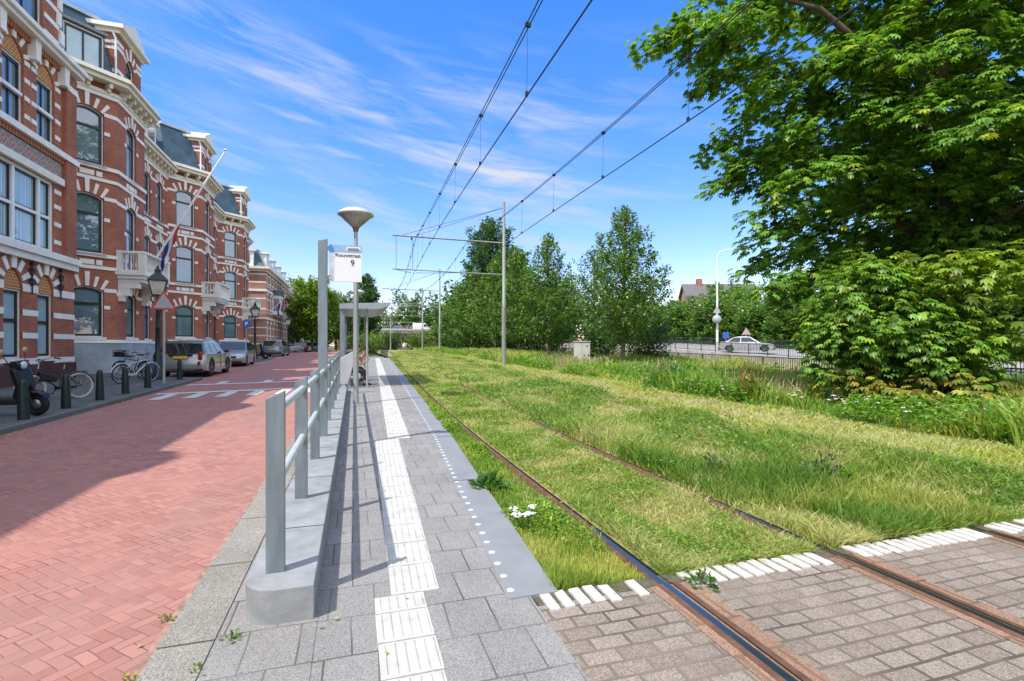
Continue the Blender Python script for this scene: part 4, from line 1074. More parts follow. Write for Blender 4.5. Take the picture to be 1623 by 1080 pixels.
# ================================================================ bicycles
def bicycle(name, label, loc, heading, frame, tyre, rim, front_tyre=None, basket=False, bag=False, saddle=None, group=None, lean=0.08):
    t = thing(name, label, 'bicycle', loc, heading, group); t.rotation_euler = (lean, 0, heading)
    R = .335; wb = .54
    for s in (-1, 1):
        mb = MB(); mb.torus((wb * s, 0, R), R - .02, .021, 32, 8); w = mb.build('wheel', front_tyre if front_tyre and s > 0 else tyre, t)
        mb = MB(); mb.torus((wb * s, 0, R), R - .045, .011, 32, 6); mb.lathe([(.02, -.05), (.025, -.02), (.025, .02), (.02, .05)], (wb * s, 0, R), 10, 'y'); mb.build('rim', rim, w)
        mb = MB()
        for q in range(14): a = 2 * PI * q / 14; mb.tube([(wb * s, .02 * (-1) ** q, R), (wb * s + math.cos(a) * (R - .05), 0, R + math.sin(a) * (R - .05))], .0028, 4, cap=False)
        mb.build('spokes', M['galv'], w)
        mb = MB(); vs = []
        for q in range(13):
            a = math.radians((20 if s < 0 else 10) + q * 12.5) if s < 0 else math.radians(20 + q * 10)
            vs.append((wb * s + math.cos(a) * (R + .025), 0, R + math.sin(a) * (R + .025)))
        mb.tube(vs, .022, 6); mb.build('mudguard', frame, t)
    mb = MB(); bb = (-.06, 0, .3); st = (-.2, 0, .78); hd0 = (.36, 0, .80); hd1 = (.40, 0, .68)
    mb.tube([bb, st], .017, 8); mb.tube([bb, hd1], .019, 8); mb.tube([(-.17, 0, .70), hd0], .015, 8)
    mb.tube([hd0, hd1, (.47, 0, .5), (.54, .0, .335)], .016, 8)
    for s in (-.06, .06):
        mb.tube([(-.18, 0, .73), (-wb, s, R)], .011, 6); mb.tube([bb, (-wb, s, R)], .012, 6); mb.tube([(.41, s, .62), (wb, s, R)], .011, 6)
    mb.tube([(-.72, .06, .70), (-.25, .06, .70)], .008, 6); mb.tube([(-.72, -.06, .70), (-.25, -.06, .70)], .008, 6); mb.tube([(-.7, .06, .7), (-.56, .06, .34)], .007, 6); mb.tube([(-.7, -.06, .7), (-.56, -.06, .34)], .007, 6)
    mb.build('frame', frame, t)
    mb = MB(); mb.tube([st, (-.225, 0, .9)], .014, 8); mb.tube([hd0, (.33, 0, 1.0)], .014, 8); mb.build('seat_post', M['galv'], t)
    mb = MB()
    mb.hexa([(-.37, -.10, .90), (-.1, -.03, .92), (-.1, .03, .92), (-.37, .10, .90), (-.36, -.085, .965), (-.1, -.025, .955), (-.1, .025, .955), (-.36, .085, .965)]); mb.build('saddle', saddle or M['leather'], t, bevel=.02)
    mb = MB(); mb.tube([(.08, -.30, 1.03), (.2, -.29, 1.06), (.33, -.12, 1.02), (.34, 0, 1.0), (.33, .12, 1.02), (.2, .29, 1.06), (.08, .30, 1.03)], .013, 8); hb = mb.build('handlebar', M['galv'], t)
    mb = MB()
    for s in (-1, 1): mb.tube([(.19, .292 * s, 1.058), (.05, .302 * s, 1.025)], .019, 8)
    mb.build('grip', M['dark_plastic'], hb)
    mb = MB(); mb.lathe([(.09, -.045), (.09, -.035)], bb, 20, 'y'); mb.tube([(bb[0], -.05, .3), (bb[0] + .12, -.06, .18)], .012, 6); mb.tube([(bb[0], .05, .3), (bb[0] - .12, .06, .42)], .012, 6); mb.box(bb[0] + .07, bb[0] + .17, -.14, -.06, .165, .185); mb.box(bb[0] - .17, bb[0] - .07, .06, .14, .41, .43); mb.build('crank', M['dark_plastic'], t)
    mb = MB(); mb.box(-.5, .0, -.06, -.03, .265, .345) ; mb.build('chain_guard', frame, t)
    if bag:
        mb = MB(); mb.hexa([(-.66, .065, .42), (-.3, .065, .42), (-.3, .2, .42), (-.66, .2, .42), (-.68, .06, .74), (-.26, .06, .74), (-.26, .21, .74), (-.68, .21, .74)]); o = mb.build('pannier', M['dark_plastic'], t, bevel=.03)
    if basket:
        mb = MB()
        for z in (.86, .98, 1.1): mb.tube([(.42, -.18, z), (.72, -.18, z), (.72, .18, z), (.42, .18, z), (.42, -.18, z)], .008, 5)
        for x, y in ((.42, -.18), (.72, -.18), (.72, .18), (.42, .18), (.57, -.18), (.57, .18), (.72, 0), (.42, 0)): mb.tube([(x, y, .86), (x, y, 1.1)], .007, 5)
        mb.box(.42, .72, -.18, .18, .85, .86); mb.box(.44, .70, -.16, .16, .87, 1.04); mb.build('basket', M['dark_plastic'], t)
    return t
black_p = paint('black_bike_paint', (.012, .012, .014)); white_p = paint('silver_white_bike_paint', (.62, .65, .66)); cream_t = plain('cream_tyre', (.5, .46, .36), .7); blue_t = plain('blue_tyre', (.03, .06, .2), .7)
def P2(a, b):  # rear wheel, front wheel ground points -> centre and heading
    return ((a[0] + b[0]) / 2, (a[1] + b[1]) / 2), math.atan2(b[1] - a[1], b[0] - a[0])
(c_, h_) = P2((-6.92, 16.0), (-7.45, 15.2)); bicycle('bicycle', 'dark bicycle with cream tyres and brown saddle parked behind the bollards', (*c_, zs(15.6) + PV), h_, black_p, cream_t, M['galv'], bag=False)
mb = MB(); mb.hexa([(.0, -.06, .46), (.34, -.06, .50), (.34, .06, .50), (.0, .06, .46), (-.02, -.08, .60), (.38, -.08, .74), (.38, .08, .74), (-.02, .08, .60)])
bag = mb.build('bag', M['dark_plastic'], None, bevel=.03); bag.location = (*c_, zs(15.6) + PV); bag.rotation_euler = (.08, 0, h_); tag(bag, 'black bag hanging in the frame of the dark bicycle with cream tyres', 'bag')
(c_, h_) = P2((-7.62, 20.45), (-7.08, 21.35)); bicycle('bicycle', 'white bicycle with a blue front tyre parked beside the bluestone plinth', (*c_, zs(20.8) + PV), h_, white_p, M['rubber'], M['galv'], blue_t, saddle=M['dark_plastic'])
mb = MB(); 
bicycle('bicycle', 'dark bicycle with a black front basket, partly hidden behind the lantern post', (-8.0, 22.4, zs(22.4) + PV), PI * .86, black_p, M['rubber'], M['galv'], basket=True, saddle=M['dark_plastic'])
fb = bicycle('bicycle', 'bicycle parked in the distant row below the sunlit corner house', (-7.0, 64, zs(64) + .05), .3, white_p, M['rubber'], M['galv'], saddle=M['dark_plastic'], group='distant parked bicycles')
for q in range(1, 6): dup(fb, (-7.0 + .1 * (q % 2), 64 + q * 1.0, zs(65) + .05), .3 + .15 * (q % 3))

# ================================================================ scooters
def scooter(name, label, loc, heading, scale=1.0, rack=False):
    t = thing(name, label, 'scooter', loc, heading); t.scale = (scale,) * 3; t.rotation_euler = (.1, 0, heading)
    for x in (.62, -.58):
        mb = MB(); mb.torus((x, 0, .23), .165, .065, 28, 10); w = mb.build('wheel', M['rubber'], t)
        mb = MB(); mb.lathe([(0, -.05), (.11, -.045), (.11, .045), (0, .05)], (x, 0, .23), 16, 'y'); mb.build('rim', M['alloy'], w)
    body = plain(name + '_black_paint', (.008, .008, .009), .38, 0, var=.05); H = lambda w: (0, 2 * w, 0)
    mb = MB(); mb.prism([(x, -.19, z) for x, z in ((.36, .33), (.46, .36), (.52, .62), (.44, .92), (.38, .98), (.30, .95), (.38, .6), (.32, .4))], H(.19)); mb.build('front_shield', body, t, bevel=.04)
    mb = MB(); mb.prism([(x, -.085, z) for x, z in ((.42, .40), (.60, .50), (.80, .44), (.84, .33), (.70, .46), (.56, .42))], H(.085)); mb.build('front_mudguard', body, t, bevel=.02)
    mb = MB(); mb.tube([(.62, .09, .23), (.5, .09, .62)], .022, 8); mb.tube([(.62, -.09, .23), (.5, -.09, .62)], .022, 8); mb.build('fork', M['dark_plastic'], t)
    mb = MB(); mb.prism([(x, -.16, z) for x, z in ((-.25, .24), (.38, .24), (.38, .36), (-.25, .36))], H(.16)); mb.build('footboard', M['dark_plastic'], t, bevel=.03)
    mb = MB(); mb.prism([(x, -.17, z) for x, z in ((-.2, .36), (-.12, .70), (-.3, .76), (-.85, .78), (-.92, .62), (-.72, .48), (-.45, .36))], H(.17)); mb.build('rear_body', body, t, bevel=.06)
    mb = MB(); mb.prism([(x, -.14, z) for x, z in ((-.1, .72), (-.16, .82), (-.5, .84), (-.85, .88), (-.88, .79), (-.3, .74))], H(.14)); mb.build('seat', M['dark_plastic'], t, bevel=.03)
    mb = MB(); mb.tube([(.40, 0, .9), (.34, 0, 1.02)], .05, 10); mb.prism([(x, -.13, z) for x, z in ((.28, .98), (.42, .94), (.47, 1.02), (.40, 1.1), (.30, 1.09))], H(.13)); mb.tube([(.26, -.36, 1.06), (.34, -.15, 1.05), (.34, .15, 1.05), (.26, .36, 1.06)], .018, 8); mb.build('handlebar', M['dark_plastic'], t, bevel=.01)
    mb = MB(); mb.lathe([(.075, 0), (.08, .02), (.05, .04), (0, .045)], (.44, 0, 1.01), 16, 'x'); mb.build('headlight', M['clear_lens'], t)
    mb = MB()
    for s in (-1, 1):
        mb.tube([(.33, .2 * s, 1.07), (.28, .26 * s, 1.24)], .008, 6)
    m_ = mb.build('mirror_stalk', M['dark_plastic'], t)
    for s in (-1, 1): mb = MB(); mb.lathe([(0, -.012), (.055, -.01), (.058, .01), (0, .014)], (.28, .27 * s, 1.29), 16, 'x'); mb.build('mirror', plain('mirror_back', (.45, .38, .26), .4), t)
    mb = MB(); mb.lathe([(0, -.01), (.05, -.008), (.05, .0), (0, .004)], (-.9, 0, .7), 12, 'x'); mb.build('tail_light', M['red_lens'], t)
    if rack: mb = MB(); mb.tube([(-.85, .1, .85), (-1.0, .1, .95), (-1.0, -.1, .95), (-.85, -.1, .85)], .012, 6); mb.build('rack', M['galv'], t)
    return t
SCA = math.atan2(-.12, .62)
scooter('scooter', 'black scooter parked on the pavement at the left edge, behind the first bollard', (-6.78, 12.80, zs(12.8) + PV), SCA, 1.02)
scooter('scooter', 'black motor scooter parked under the second lantern near the silver-blue hatchback', (-6.95, 41.2, zs(41) + PV), math.radians(-8), 1.05, True)

# ================================================================ cars
def car(name, label, loc, heading, L, W, Hh, col, style='hatch', group=None, trim=False, small=False):
    """x forward, origin on the ground under the middle"""
    t = thing(name, label, 'car', loc, heading, group)
    hw = W / 2; belt = .60 * Hh if style != 'suv' else .62 * Hh; h0 = .19 if style != 'suv' else .24; wr = .315 if style != 'suv' else .345
    xr, xf = -.295 * L, .315 * L; ar = wr + .055
    def arc(xc, rev=False):
        pts = []
        for q in range(11):
            a = PI * q / 10; pts.append((xc + ar * math.cos(a), max(h0, wr + ar * math.sin(a) - .0)))
        return pts
    top = {'hatch': [(-.5 * L, .42), (-.497 * L, .62), (-.485 * L, belt - .02), (-.45 * L, belt + .03), (0, belt), (.2 * L, belt + .01), (.25 * L, belt + .0), (.40 * L, belt - .09), (.465 * L, belt - .19), (.495 * L, .58), (.5 * L, .42), (.485 * L, h0 + .03)],
           'suv': [(-.5 * L, .45), (-.5 * L, .66), (-.485 * L, .8), (-.48 * L, belt - .02), (-.46 * L, belt + .02), (0, belt), (.2 * L, belt + .01), (.26 * L, belt), (.43 * L, belt - .06), (.475 * L, belt - .16), (.495 * L, .62), (.5 * L, .45), (.485 * L, h0 + .03)],
           'sedan': [(-.5 * L, .45), (-.5 * L, .66), (-.485 * L, belt + .03), (-.46 * L, belt + .07), (-.33 * L, belt + .09), (0, belt), (.18 * L, belt), (.25 * L, belt - .02), (.40 * L, belt - .10), (.47 * L, belt - .2), (.495 * L, .56), (.5 * L, .42), (.485 * L, h0 + .02)]}[style]
    bot = [(-.485 * L, h0 + .04), (xr - ar, h0)] + list(reversed(arc(xr)))[0:0]
    prof = list(top) + [(xf + ar + .02, h0)] + arc(xf) + [(xf - ar - .02, h0), (xr + ar + .02, h0)] + arc(xr) + [(xr - ar - .02, h0), (-.485 * L, h0 + .04)]
    n = len(prof); ys = [-hw, -hw + .03, -hw + .10, -hw * .6, 0, hw * .6, hw - .10, hw - .03, hw]
    zc = .5
    mb = MB(); vs = []
    for y in ys:
        e = abs(y) / hw; sh = 1 - .035 * max(0, (e - .9) / .1) ** 1.5 if e > .9 else 1
        for x, z in prof:
            s = max(0, (abs(x) / (.5 * L) - .72) / .28); xx = x - math.copysign(1, x) * s * s * .17 * e ** 3
            zz = zc + (z - zc) * sh if z > .45 else z
            # sides curve in slightly above and below the waist
            yy = y * (1 - .045 * max(0, (z - .75) / .4)) if z > .75 else y
            vs.append((xx, yy, zz))
    fs = []
    for a in range(len(ys) - 1):
        for q in range(n): fs.append((a * n + q, a * n + (q + 1) % n, (a + 1) * n + (q + 1) % n, (a + 1) * n + q))
    fs += [tuple(range(n)), tuple(reversed(range((len(ys) - 1) * n, len(ys) * n)))]
    mb.add(vs, fs); mb.build('body', col, t, sharp=38)
    gp = {'hatch': [(-.455 * L, belt + .0), (-.40 * L, Hh - .10), (-.30 * L, Hh - .02), (-.08 * L, Hh), (.05 * L, Hh - .04), (.25 * L, belt - .01)],
          'suv': [(-.475 * L, belt + .0), (-.43 * L, Hh - .13), (-.40 * L, Hh - .04), (-.1 * L, Hh), (.06 * L, Hh - .04), (.22 * L, belt - .01)],
          'sedan': [(-.36 * L, belt + .06), (-.22 * L, Hh - .06), (-.12 * L, Hh - .005), (-.02 * L, Hh), (.07 * L, Hh - .04), (.25 * L, belt - .03)]}[style]
    wz = lambda z: hw * (.93 - .19 * max(0, (z - belt)) / (Hh - belt))
    mb = MB(); vs = []
    for s in (-1, -.9, -.5, 0, .5, .9, 1):
        for x, z in gp:
            k = abs(s); vs.append((x, s * wz(z), z - (.035 * k ** 4 if z > belt + .2 else 0)))
    m = len(gp); fs = [(a * m + q, a * m + q + 1, (a + 1) * m + q + 1, (a + 1) * m + q) for a in range(6) for q in range(m - 1)] + [tuple(range(m)), tuple(reversed(range(6 * m, 7 * m)))]
    mb.add(vs, fs); mb.build('cabin', col if style != 'suv' else M['roofgrey'], t, sharp=35)
    def quadglass(nm, i0, i1, f0, f1, wf):
        (x0, z0), (x1, z1) = gp[i0], gp[i1]; dx, dz = x1 - x0, z1 - z0; l = math.hypot(dx, dz); nx, nz = -dz / l, dx / l
        if nz < 0: nx, nz = -nx, -nz
        P = lambda f_, s: (x0 + dx * f_ + nx * .008, s * wz(z0 + dz * f_) * wf, z0 + dz * f_ + nz * .008 - .0)
        m2 = MB(); cols = (-1, -.5, 0, .5, 1); v2 = [P(f_, s) for f_ in (f0, f1) for s in cols]
        m2.add(v2, [(q, q + 1, 5 + q + 1, 5 + q) for q in range(4)]); m2.build(nm, M['car_glass'], t)
    quadglass('rear_window', 0, 1, .06, .95, .95)
    quadglass('windscreen', m - 1, m - 2, .08, .95, .94)
    # side windows
    zb, zt = belt + .045, Hh - .115
    def xat(z, front):
        (xa, za), (xb, zb_) = (gp[m - 1], gp[m - 2]) if front else (gp[0], gp[1]); f_ = (z - za) / (zb_ - za); return xa + (xb - xa) * f_
    cuts = [(0.02, .33), (.36, .66), (.69, .97)] if style != 'sedan' else [(.04, .44), (.47, .95)]
    for s in (-1, 1):
        for a, b in cuts:
            q = []
            for z in (zb, zt):
                xa, xb = xat(z, False) + .05, xat(z, True) - .10
                q.append(((xa + (xb - xa) * a, s * (wz(z) + .006), z - (.0)), (xa + (xb - xa) * b, s * (wz(z) + .006), z)))
            m2 = MB(); m2.quad(q[0][0], q[0][1], q[1][1], q[1][0]); m2.build('side_window', M['car_glass'], t)
    # underbody, wheels
    mb = MB(); mb.box(-.46 * L, .46 * L, -hw + .18, hw - .18, h0 - .03, .5); mb.build('underbody', M['dark_plastic'], t)
    for x in (xr, xf):
        for s in (-1, 1):
            y = s * (hw - .115); mb = MB(); mb.lathe([(wr * .62, -.1), (wr * .93, -.1), (wr, -.06), (wr, .06), (wr * .93, .1), (wr * .62, .1)], (x, y, wr), 28, 'y'); w = mb.build('wheel', M['rubber'], t)
            mb = MB(); mb.lathe([(0, -.07), (wr * .2, -.085), (wr * .55, -.06), (wr * .63, -.09)] if s < 0 else [(0, .07), (wr * .2, .085), (wr * .55, .06), (wr * .63, .09)], (x, y, wr), 20, 'y')
            r_ = mb.build('rim', M['alloy_dk'], w)
            mb = MB()
            for q in range(5):
                a = 2 * PI * q / 5 + .3; c_, s2 = math.cos(a), math.sin(a); yo = y + s * .09
                mb.obox((x + c_ * wr * .34, yo, wr + s2 * wr * .34), (c_ * wr * .29, 0, s2 * wr * .29), (-s2 * wr * .07, 0, c_ * wr * .07), (0, .012, 0))
            mb.build('rim_spokes', M['alloy'], w)
    for s in (-1, 1):
        mb = MB(); xm = .17 * L; mb.obox((xm, s * (hw + .09), belt + .09), (.05, 0, 0), (0, .095, 0), (0, 0, .065)); mb.build('wing_mirror', M['dark_plastic'], t, bevel=.03)
    # lights, plates, bumpers
    for s in (-1, 1):
        mb = MB()
        if style == 'suv': mb.obox((-.489 * L, s * hw * .76, .88), (.05, 0, 0), (0, .085, 0), (0, 0, .15))
        else: mb.obox((-.478 * L, s * hw * .80, .80), (.06, 0, 0), (.03 * s, .13, 0), (0, 0, .09))
        mb.build('tail_light', M['red_lens'], t, bevel=.035)
        mb = MB(); mb.obox((.452 * L, s * hw * .70, belt - .24), (.08, -.03 * s, 0), (-.05 * s, .17, 0), (-.02, 0, .075)); mb.build('headlight', M['clear_lens'], t, bevel=.03)
    mb = MB(); zp = .78 if style == 'suv' else .6
    xp = -.502 * L if style == 'suv' else -.503 * L
    mb.box(xp - .012, xp + .05, -.26, .26, zp, zp + .115); mb.build('number_plate', M['plate'], t)
    mb = MB(); mb.box(.5 * L - .03, .5 * L + .008, -.26, .26, .36, .47); mb.build('number_plate', M['plate'], t)
    mb = MB(); mb.box(-.503 * L, -.40 * L, -hw * .86, hw * .86, h0 - .02, .36); mb.box(.42 * L, .5 * L + .003, -hw * .80, hw * .80, h0, .33); mb.build('bumper', M['dark_plastic'], t, bevel=.03)
    mb = MB(); mb.box(.485 * L, .5 * L + .004, -hw * .5, hw * .5, .50, .60); mb.build('grille', M['dark_plastic'], t, bevel=.02)
    if style == 'suv':
        mb = MB(); mb.box(-.506 * L, -.47 * L, -.42, .42, .895, .955); mb.build('tailgate_recess', M['dark_plastic'], t, bevel=.015)
        mb = MB(); mb.box(-.507 * L, -.47 * L, -hw * .55, hw * .55, .30, .335); mb.build('skid_strip', M['alloy'], t)
        for s in (-1, 1): mb = MB(); mb.box(-.504 * L, -.47 * L, s * hw * .72 - .055, s * hw * .72 + .055, .50, .66); mb.build('tail_light', M['red_lens'], t, bevel=.02)
        for s in (-1, 1): mb = MB(); mb.tube([(-.36 * L, s * hw * .70, Hh - .03), (-.34 * L, s * hw * .70, Hh + .02), (.0, s * hw * .70, Hh + .035), (.04 * L, s * hw * .70, Hh - .02)], .018, 6); mb.build('roof_rail', M['alloy'], t)
        for x in (xr, xf):
            for s in (-1, 1):
                mb = MB(); pts = [(x + (ar + .0) * math.cos(a), wr + ar * math.sin(a)) for a in [PI * q / 12 for q in range(13)]]; po = [(x + (ar + .07) * math.cos(a), wr + (ar + .07) * math.sin(a)) for a in [PI * q / 12 for q in range(13)]]
                for q in range(12):
                    a_, b_, c_, d_ = pts[q], pts[q + 1], po[q + 1], po[q]
                    mb.hexa([(a_[0], s * (hw - .05), a_[1]), (b_[0], s * (hw - .05), b_[1]), (c_[0], s * (hw - .05), c_[1]), (d_[0], s * (hw - .05), d_[1]), (a_[0], s * (hw + .012), a_[1]), (b_[0], s * (hw + .012), b_[1]), (c_[0], s * (hw + .006), c_[1]), (d_[0], s * (hw + .006), d_[1])])
                mb.build('wheel_arch', M['dark_plastic'], t)
    if not small:
        for s in (-1, 1):
            for xa, xb in ((-.17 * L, .02 * L), (.03 * L, .20 * L)):
                mb = MB(); yy = s * (hw - .002)
                mb.box(xb - .004, xb + .004, yy - .012, yy + .0035, .38, belt - .03); mb.box(xa, xb, yy - .012, yy + .0035, .372, .38); mb.build('door_seam', M['groove'], t)
                mb = MB(); mb.box(xa + .05, xa + .22, s * (hw + .012) - .015, s * (hw + .012) + .015, belt - .14, belt - .11); mb.build('door_handle', M['alloy'], t, bevel=.008)
        if style != 'suv': mb = MB(); mb.tube([(.15 * L, -.4, belt + .05), (.2 * L, .2, belt + .03)], .01, 5); mb.build('wiper', M['dark_plastic'], t)
    return t
M['alloy_dk'] = plain('dark_alloy', (.05, .05, .055), .4, .6)
M['roofgrey'] = plain('dark_grey_roof_paint', (.07, .08, .085), .3, .4, coat=1)
car('parked_car', 'silver-beige compact SUV seen from behind, parked nearest beside the pavement', (-6.78, 25.95, zs(26) - .03), PI / 2 - .02, 4.3, 1.86, 1.56, paint('silver_beige_paint', (.40, .41, .41)), 'suv')
car('parked_car', 'silver-blue hatchback parked nose towards us just beyond the silver SUV', (-6.95, 34.2, zs(34) - .03), -PI / 2 + .02, 4.05, 1.78, 1.47, paint('silver_blue_paint', (.30, .33, .34)), 'hatch')
car('parked_car', 'light blue hatchback seen from behind, parked beyond the motor scooter', (-6.95, 51.2, zs(51) - .03), PI / 2 - .03, 4.3, 1.82, 1.52, paint('light_blue_paint', (.20, .30, .38)), 'hatch')
car('parked_car', 'black hatchback parked far up the street beyond the bicycles', (-6.9, 75.5, zs(75) - .03), PI / 2 - .05, 4.2, 1.78, 1.45, paint('black_paint', (.012, .013, .016)), 'hatch', small=True)
car('parked_car', 'bright blue hatchback parked farthest up the street', (-6.2, 84, zs(84) - .03), PI / 2 - .1, 4.1, 1.78, 1.5, paint('bright_blue_paint', (.06, .27, .42)), 'hatch', small=True)
# the saloon on the raised road to the right
car('driving_car', 'silver saloon car driving on the raised road behind the railing', (34.6, 38.1, .98), math.radians(-45), 4.75, 1.82, 1.43, paint('silver_paint', (.52, .53, .54)), 'sedan')
# ================================================================ camera maths (used to turn measured sight lines into places)
FPX, CAMH = 800.0, 1.55
TH = math.atan(249.5 / FPX); CT, ST = math.cos(TH), math.sin(TH)
def at(px, py, Z):
    xc = (px - 811.5) / FPX * Z
    return Vector((xc * CT + Z * ST, -xc * ST + Z * CT, CAMH + (548 - py) / FPX * Z))

# ================================================================ raised road on the right
def zroad(y): return .45 + .0385 * (min(max(y, 8), 62) - 27.9)
def rstrip(name, x0, x1, y0, y1, dz, mat, n=40, h=None, kind='structure'):
    mb = MB(); rows = []
    for a in range(n + 1):
        y = y0 + (y1 - y0) * a / n; z = zroad(y) + dz
        rows.append([(x0, y, z if h is None else z - h), (x0, y, z), (x1, y, z), (x1, y, z if h is None else z - h)])
    vs = [p for r in rows for p in r]
    mb.add(vs, [(a * 4 + q, a * 4 + q + 1, (a + 1) * 4 + q + 1, (a + 1) * 4 + q) for a in range(n) for q in range(3)])
    o = mb.build(name, mat, recalc=False)
    if kind: o['kind'] = kind
    return o
rstrip('raised_road', 31.4, 44.6, -8, 100, 0, M['asphalt'], h=.8)
w = rstrip('parapet', 30.85, 31.4, -8, 100, .13, M['concrete_old'], h=1.3, kind=None); tag(w, 'stained low concrete wall carrying the raised road on the right', 'wall')
w = rstrip('parapet', 44.6, 45.0, -8, 100, .13, M['concrete_old'], h=1.3, kind=None); tag(w, 'low concrete edge on the far side of the raised road', 'wall')
def balustrade(x, y0, y1, hh, zf, label, pitch=2.0, bars=.165, group=None, name='railing', step_bars=True):
    t = thing(name, label, 'railing', (x, y0, 0)); n = int((y1 - y0) / pitch); bars_mb = MB(); rl = MB()
    for q in range(n + 1):
        y = q * pitch; z = zf(y0 + y); mb = MB(); mb.box(-.035, .035, y - .03, y + .03, z - .1, z + hh); mb.build('post', M['green_rail'], t)
    for q in range(n):
        a, b = q * pitch, (q + 1) * pitch
        for h_ in (.12, hh - .03):
            za, zb_ = zf(y0 + a) + h_, zf(y0 + b) + h_
            rl.hexa([(-.03, a, za - .022), (.03, a, za - .022), (.03, b, zb_ - .022), (-.03, b, zb_ - .022), (-.03, a, za + .022), (.03, a, za + .022), (.03, b, zb_ + .022), (-.03, b, zb_ + .022)])
        m_ = int(pitch / bars)
        for k_ in range(1, m_):
            y = a + pitch * k_ / m_; z = zf(y0 + y); bars_mb.box(-.011, .011, y - .011, y + .011, z + .1, z + hh - .03)
    rl.build('top_and_bottom_rail', M['green_rail'], t); bars_mb.build('bars', M['green_rail'], t); return t
M['green_rail'] = plain('grey_green_railing_paint', (.055, .085, .075), .5, .2, var=.25)
balustrade(31.1, 8, 76, .92, lambda y: zroad(y) + .12, 'grey-green railing on the near edge of the raised road, in front of the silver saloon')
balustrade(44.8, 12, 80, .92, lambda y: zroad(y) + .12, 'grey-green railing along the far edge of the raised road, in front of the hedge trees', 4.0, .25)
balustrade(20.3, 2, 50, .92, lambda y: zs(y) - .12, 'low grey-green fence behind the tall grass verge, in front of the concrete wall', 2.4, .13, name='fence')
# tall street lamp on the road
def tall_lamp(loc, h, label, arm):
    t = thing('tall_street_lamp', label, 'street lamp', loc)
    mb = MB(); mb.tube([(0, 0, 0), (0, 0, 3), (0, 0, h - .7), (arm[0] * .12, arm[1] * .12, h - .3), (arm[0] * .45, arm[1] * .45, h - .08), (arm[0], arm[1], h)], [.12, .10, .065, .06, .05, .045], 12); mb.build('pole', plain('white_lamp_pole', (.66, .68, .68), .5, var=.03), t)
    mb = MB(); a = Vector((arm[0], arm[1], 0)).normalized(); b = Vector((-a.y, a.x, 0)); c = Vector((arm[0], arm[1], h + .01)) + a * .35
    mb.obox(c, a * .45, b * .13, (0, 0, .06)); mb.build('lamp_head', M['galv'], t, bevel=.03); return t
tall_lamp((32.5, 39.5, zroad(39.5)), 9.7, 'tall white curved street lamp on the raised road, standing clear against the sky', (1.5, -.55))
tall_lamp((33.0, 26.0, zroad(26)), 9.7, 'tall white street lamp half hidden behind the big chestnut', (1.5, -.55))
s_ = thing('traffic_signs', 'grey backs of a triangular and a round road sign on the tall white lamp', 'road sign', (32.3, 39.3, zroad(39.5)), math.radians(-40))
mb = MB(); mb.prism([(x, -.2, z) for x, z in tri(.42, 3.9)], (0, .03, 0)); mb.build('triangular_plate', M['sign_grey'], s_)
mb = MB(); mb.lathe([(0, -.2), (.40, -.2), (.40, -.17), (0, -.17)], (0, 0, 3.1), 24, 'y'); mb.build('round_plate', M['sign_grey'], s_)
simple_sign('blue_sign', 'small blue square sign beyond the raised road, left of the silver saloon', (35.6, 42, zroad(42)), -.8, 1.9, 'square', M['sign_blue'], .3)
simple_sign('small_warning_sign', 'small triangular sign, red and white, seen above the roof of the silver saloon', (39, 43, zroad(43)), -.6, 2.2, 'tri', plain('dull_red_sign', (.42, .30, .28), .5), .5)

# ================================================================ overhead line masts
def mast(loc, h, arms, label, xl):
    t = thing('catenary_mast', label, 'mast', loc, 0, 'tram line masts')
    mb = MB(); mb.lathe([(.135, 0), (.13, 3.6), (.128, 3.62), (.105, 3.66), (.10, h - 2.6), (.088, h - 2.56), (.08, h - .05), (.08, h)], n=16); mb.build('pole', M['mast'], t)
    for k_, z in enumerate(arms):
        mb = MB(); mb.tube([(.1, 0, z - .05), (xl, 0, z + .02)], .05 if k_ == 0 else .035, 8); a = mb.build('cross_arm', M['mast'], t)
        if k_ == 1: mb = MB(); mb.tube([(xl * .35, 0, z - .02), (xl * .72, 0, z - .14), (xl * .8, 0, z - .15)], .02, 6); mb.tube([(xl * .98, 0, z), (xl * .84, 0, z - .17)], .02, 6); mb.build('registration_arm', M['mast'], a)
    if len(arms) > 1:
        mb = MB(); mb.tube([(xl + .2, 0, arms[0]), (xl + .2, 0, arms[1])], .012, 5); mb.tube([(xl * .83, 0, arms[0]), (xl * .83, 0, arms[1])], .012, 5); mb.build('hanger', M['wire'], t)
        mb = MB(); mb.tube([(0, 0, h - .35), (xl * .93, .1, arms[0] + .05)], .012, 5); mb.tube([(0, 0, h - .35), (xl * .8, -.1, arms[0] + .05)], .012, 5); mb.build('stay', M['wire'], t)
        for f_ in (.84,): mb = MB(); mb.lathe([(.02, -.16), (.05, -.12), (.03, -.08), (.05, -.04), (.03, 0)], (xl * f_, 0, arms[0] - .05), 10); mb.build('insulator', M['dark_plastic'], t)
    return t
mast((8.8, 29.9, zs(29.9)), 10.1, (7.6, 5.65), 'nearest tall overhead-line mast with two long cross arms, rising before the row of trees', -6.7)
mast((9.76, 60.4, zs(60)), 10.1, (7.5, 5.6), 'second overhead-line mast, at the left end of the row of trees', -6.7)
mast((10.3, 80.7, zs(80)), 10.1, (7.5, 5.6), 'third overhead-line mast, in front of the flyover', -6.7)
mast((6.9, 104, zs(100)), 7.2, (5.6,), 'most distant overhead-line mast, at the foot of the flyover', 5)
mast((8.0, -6, 0), 10.1, (7.6, 5.65), 'overhead-line mast beside the crossing, outside the frame on the right', -6.7)
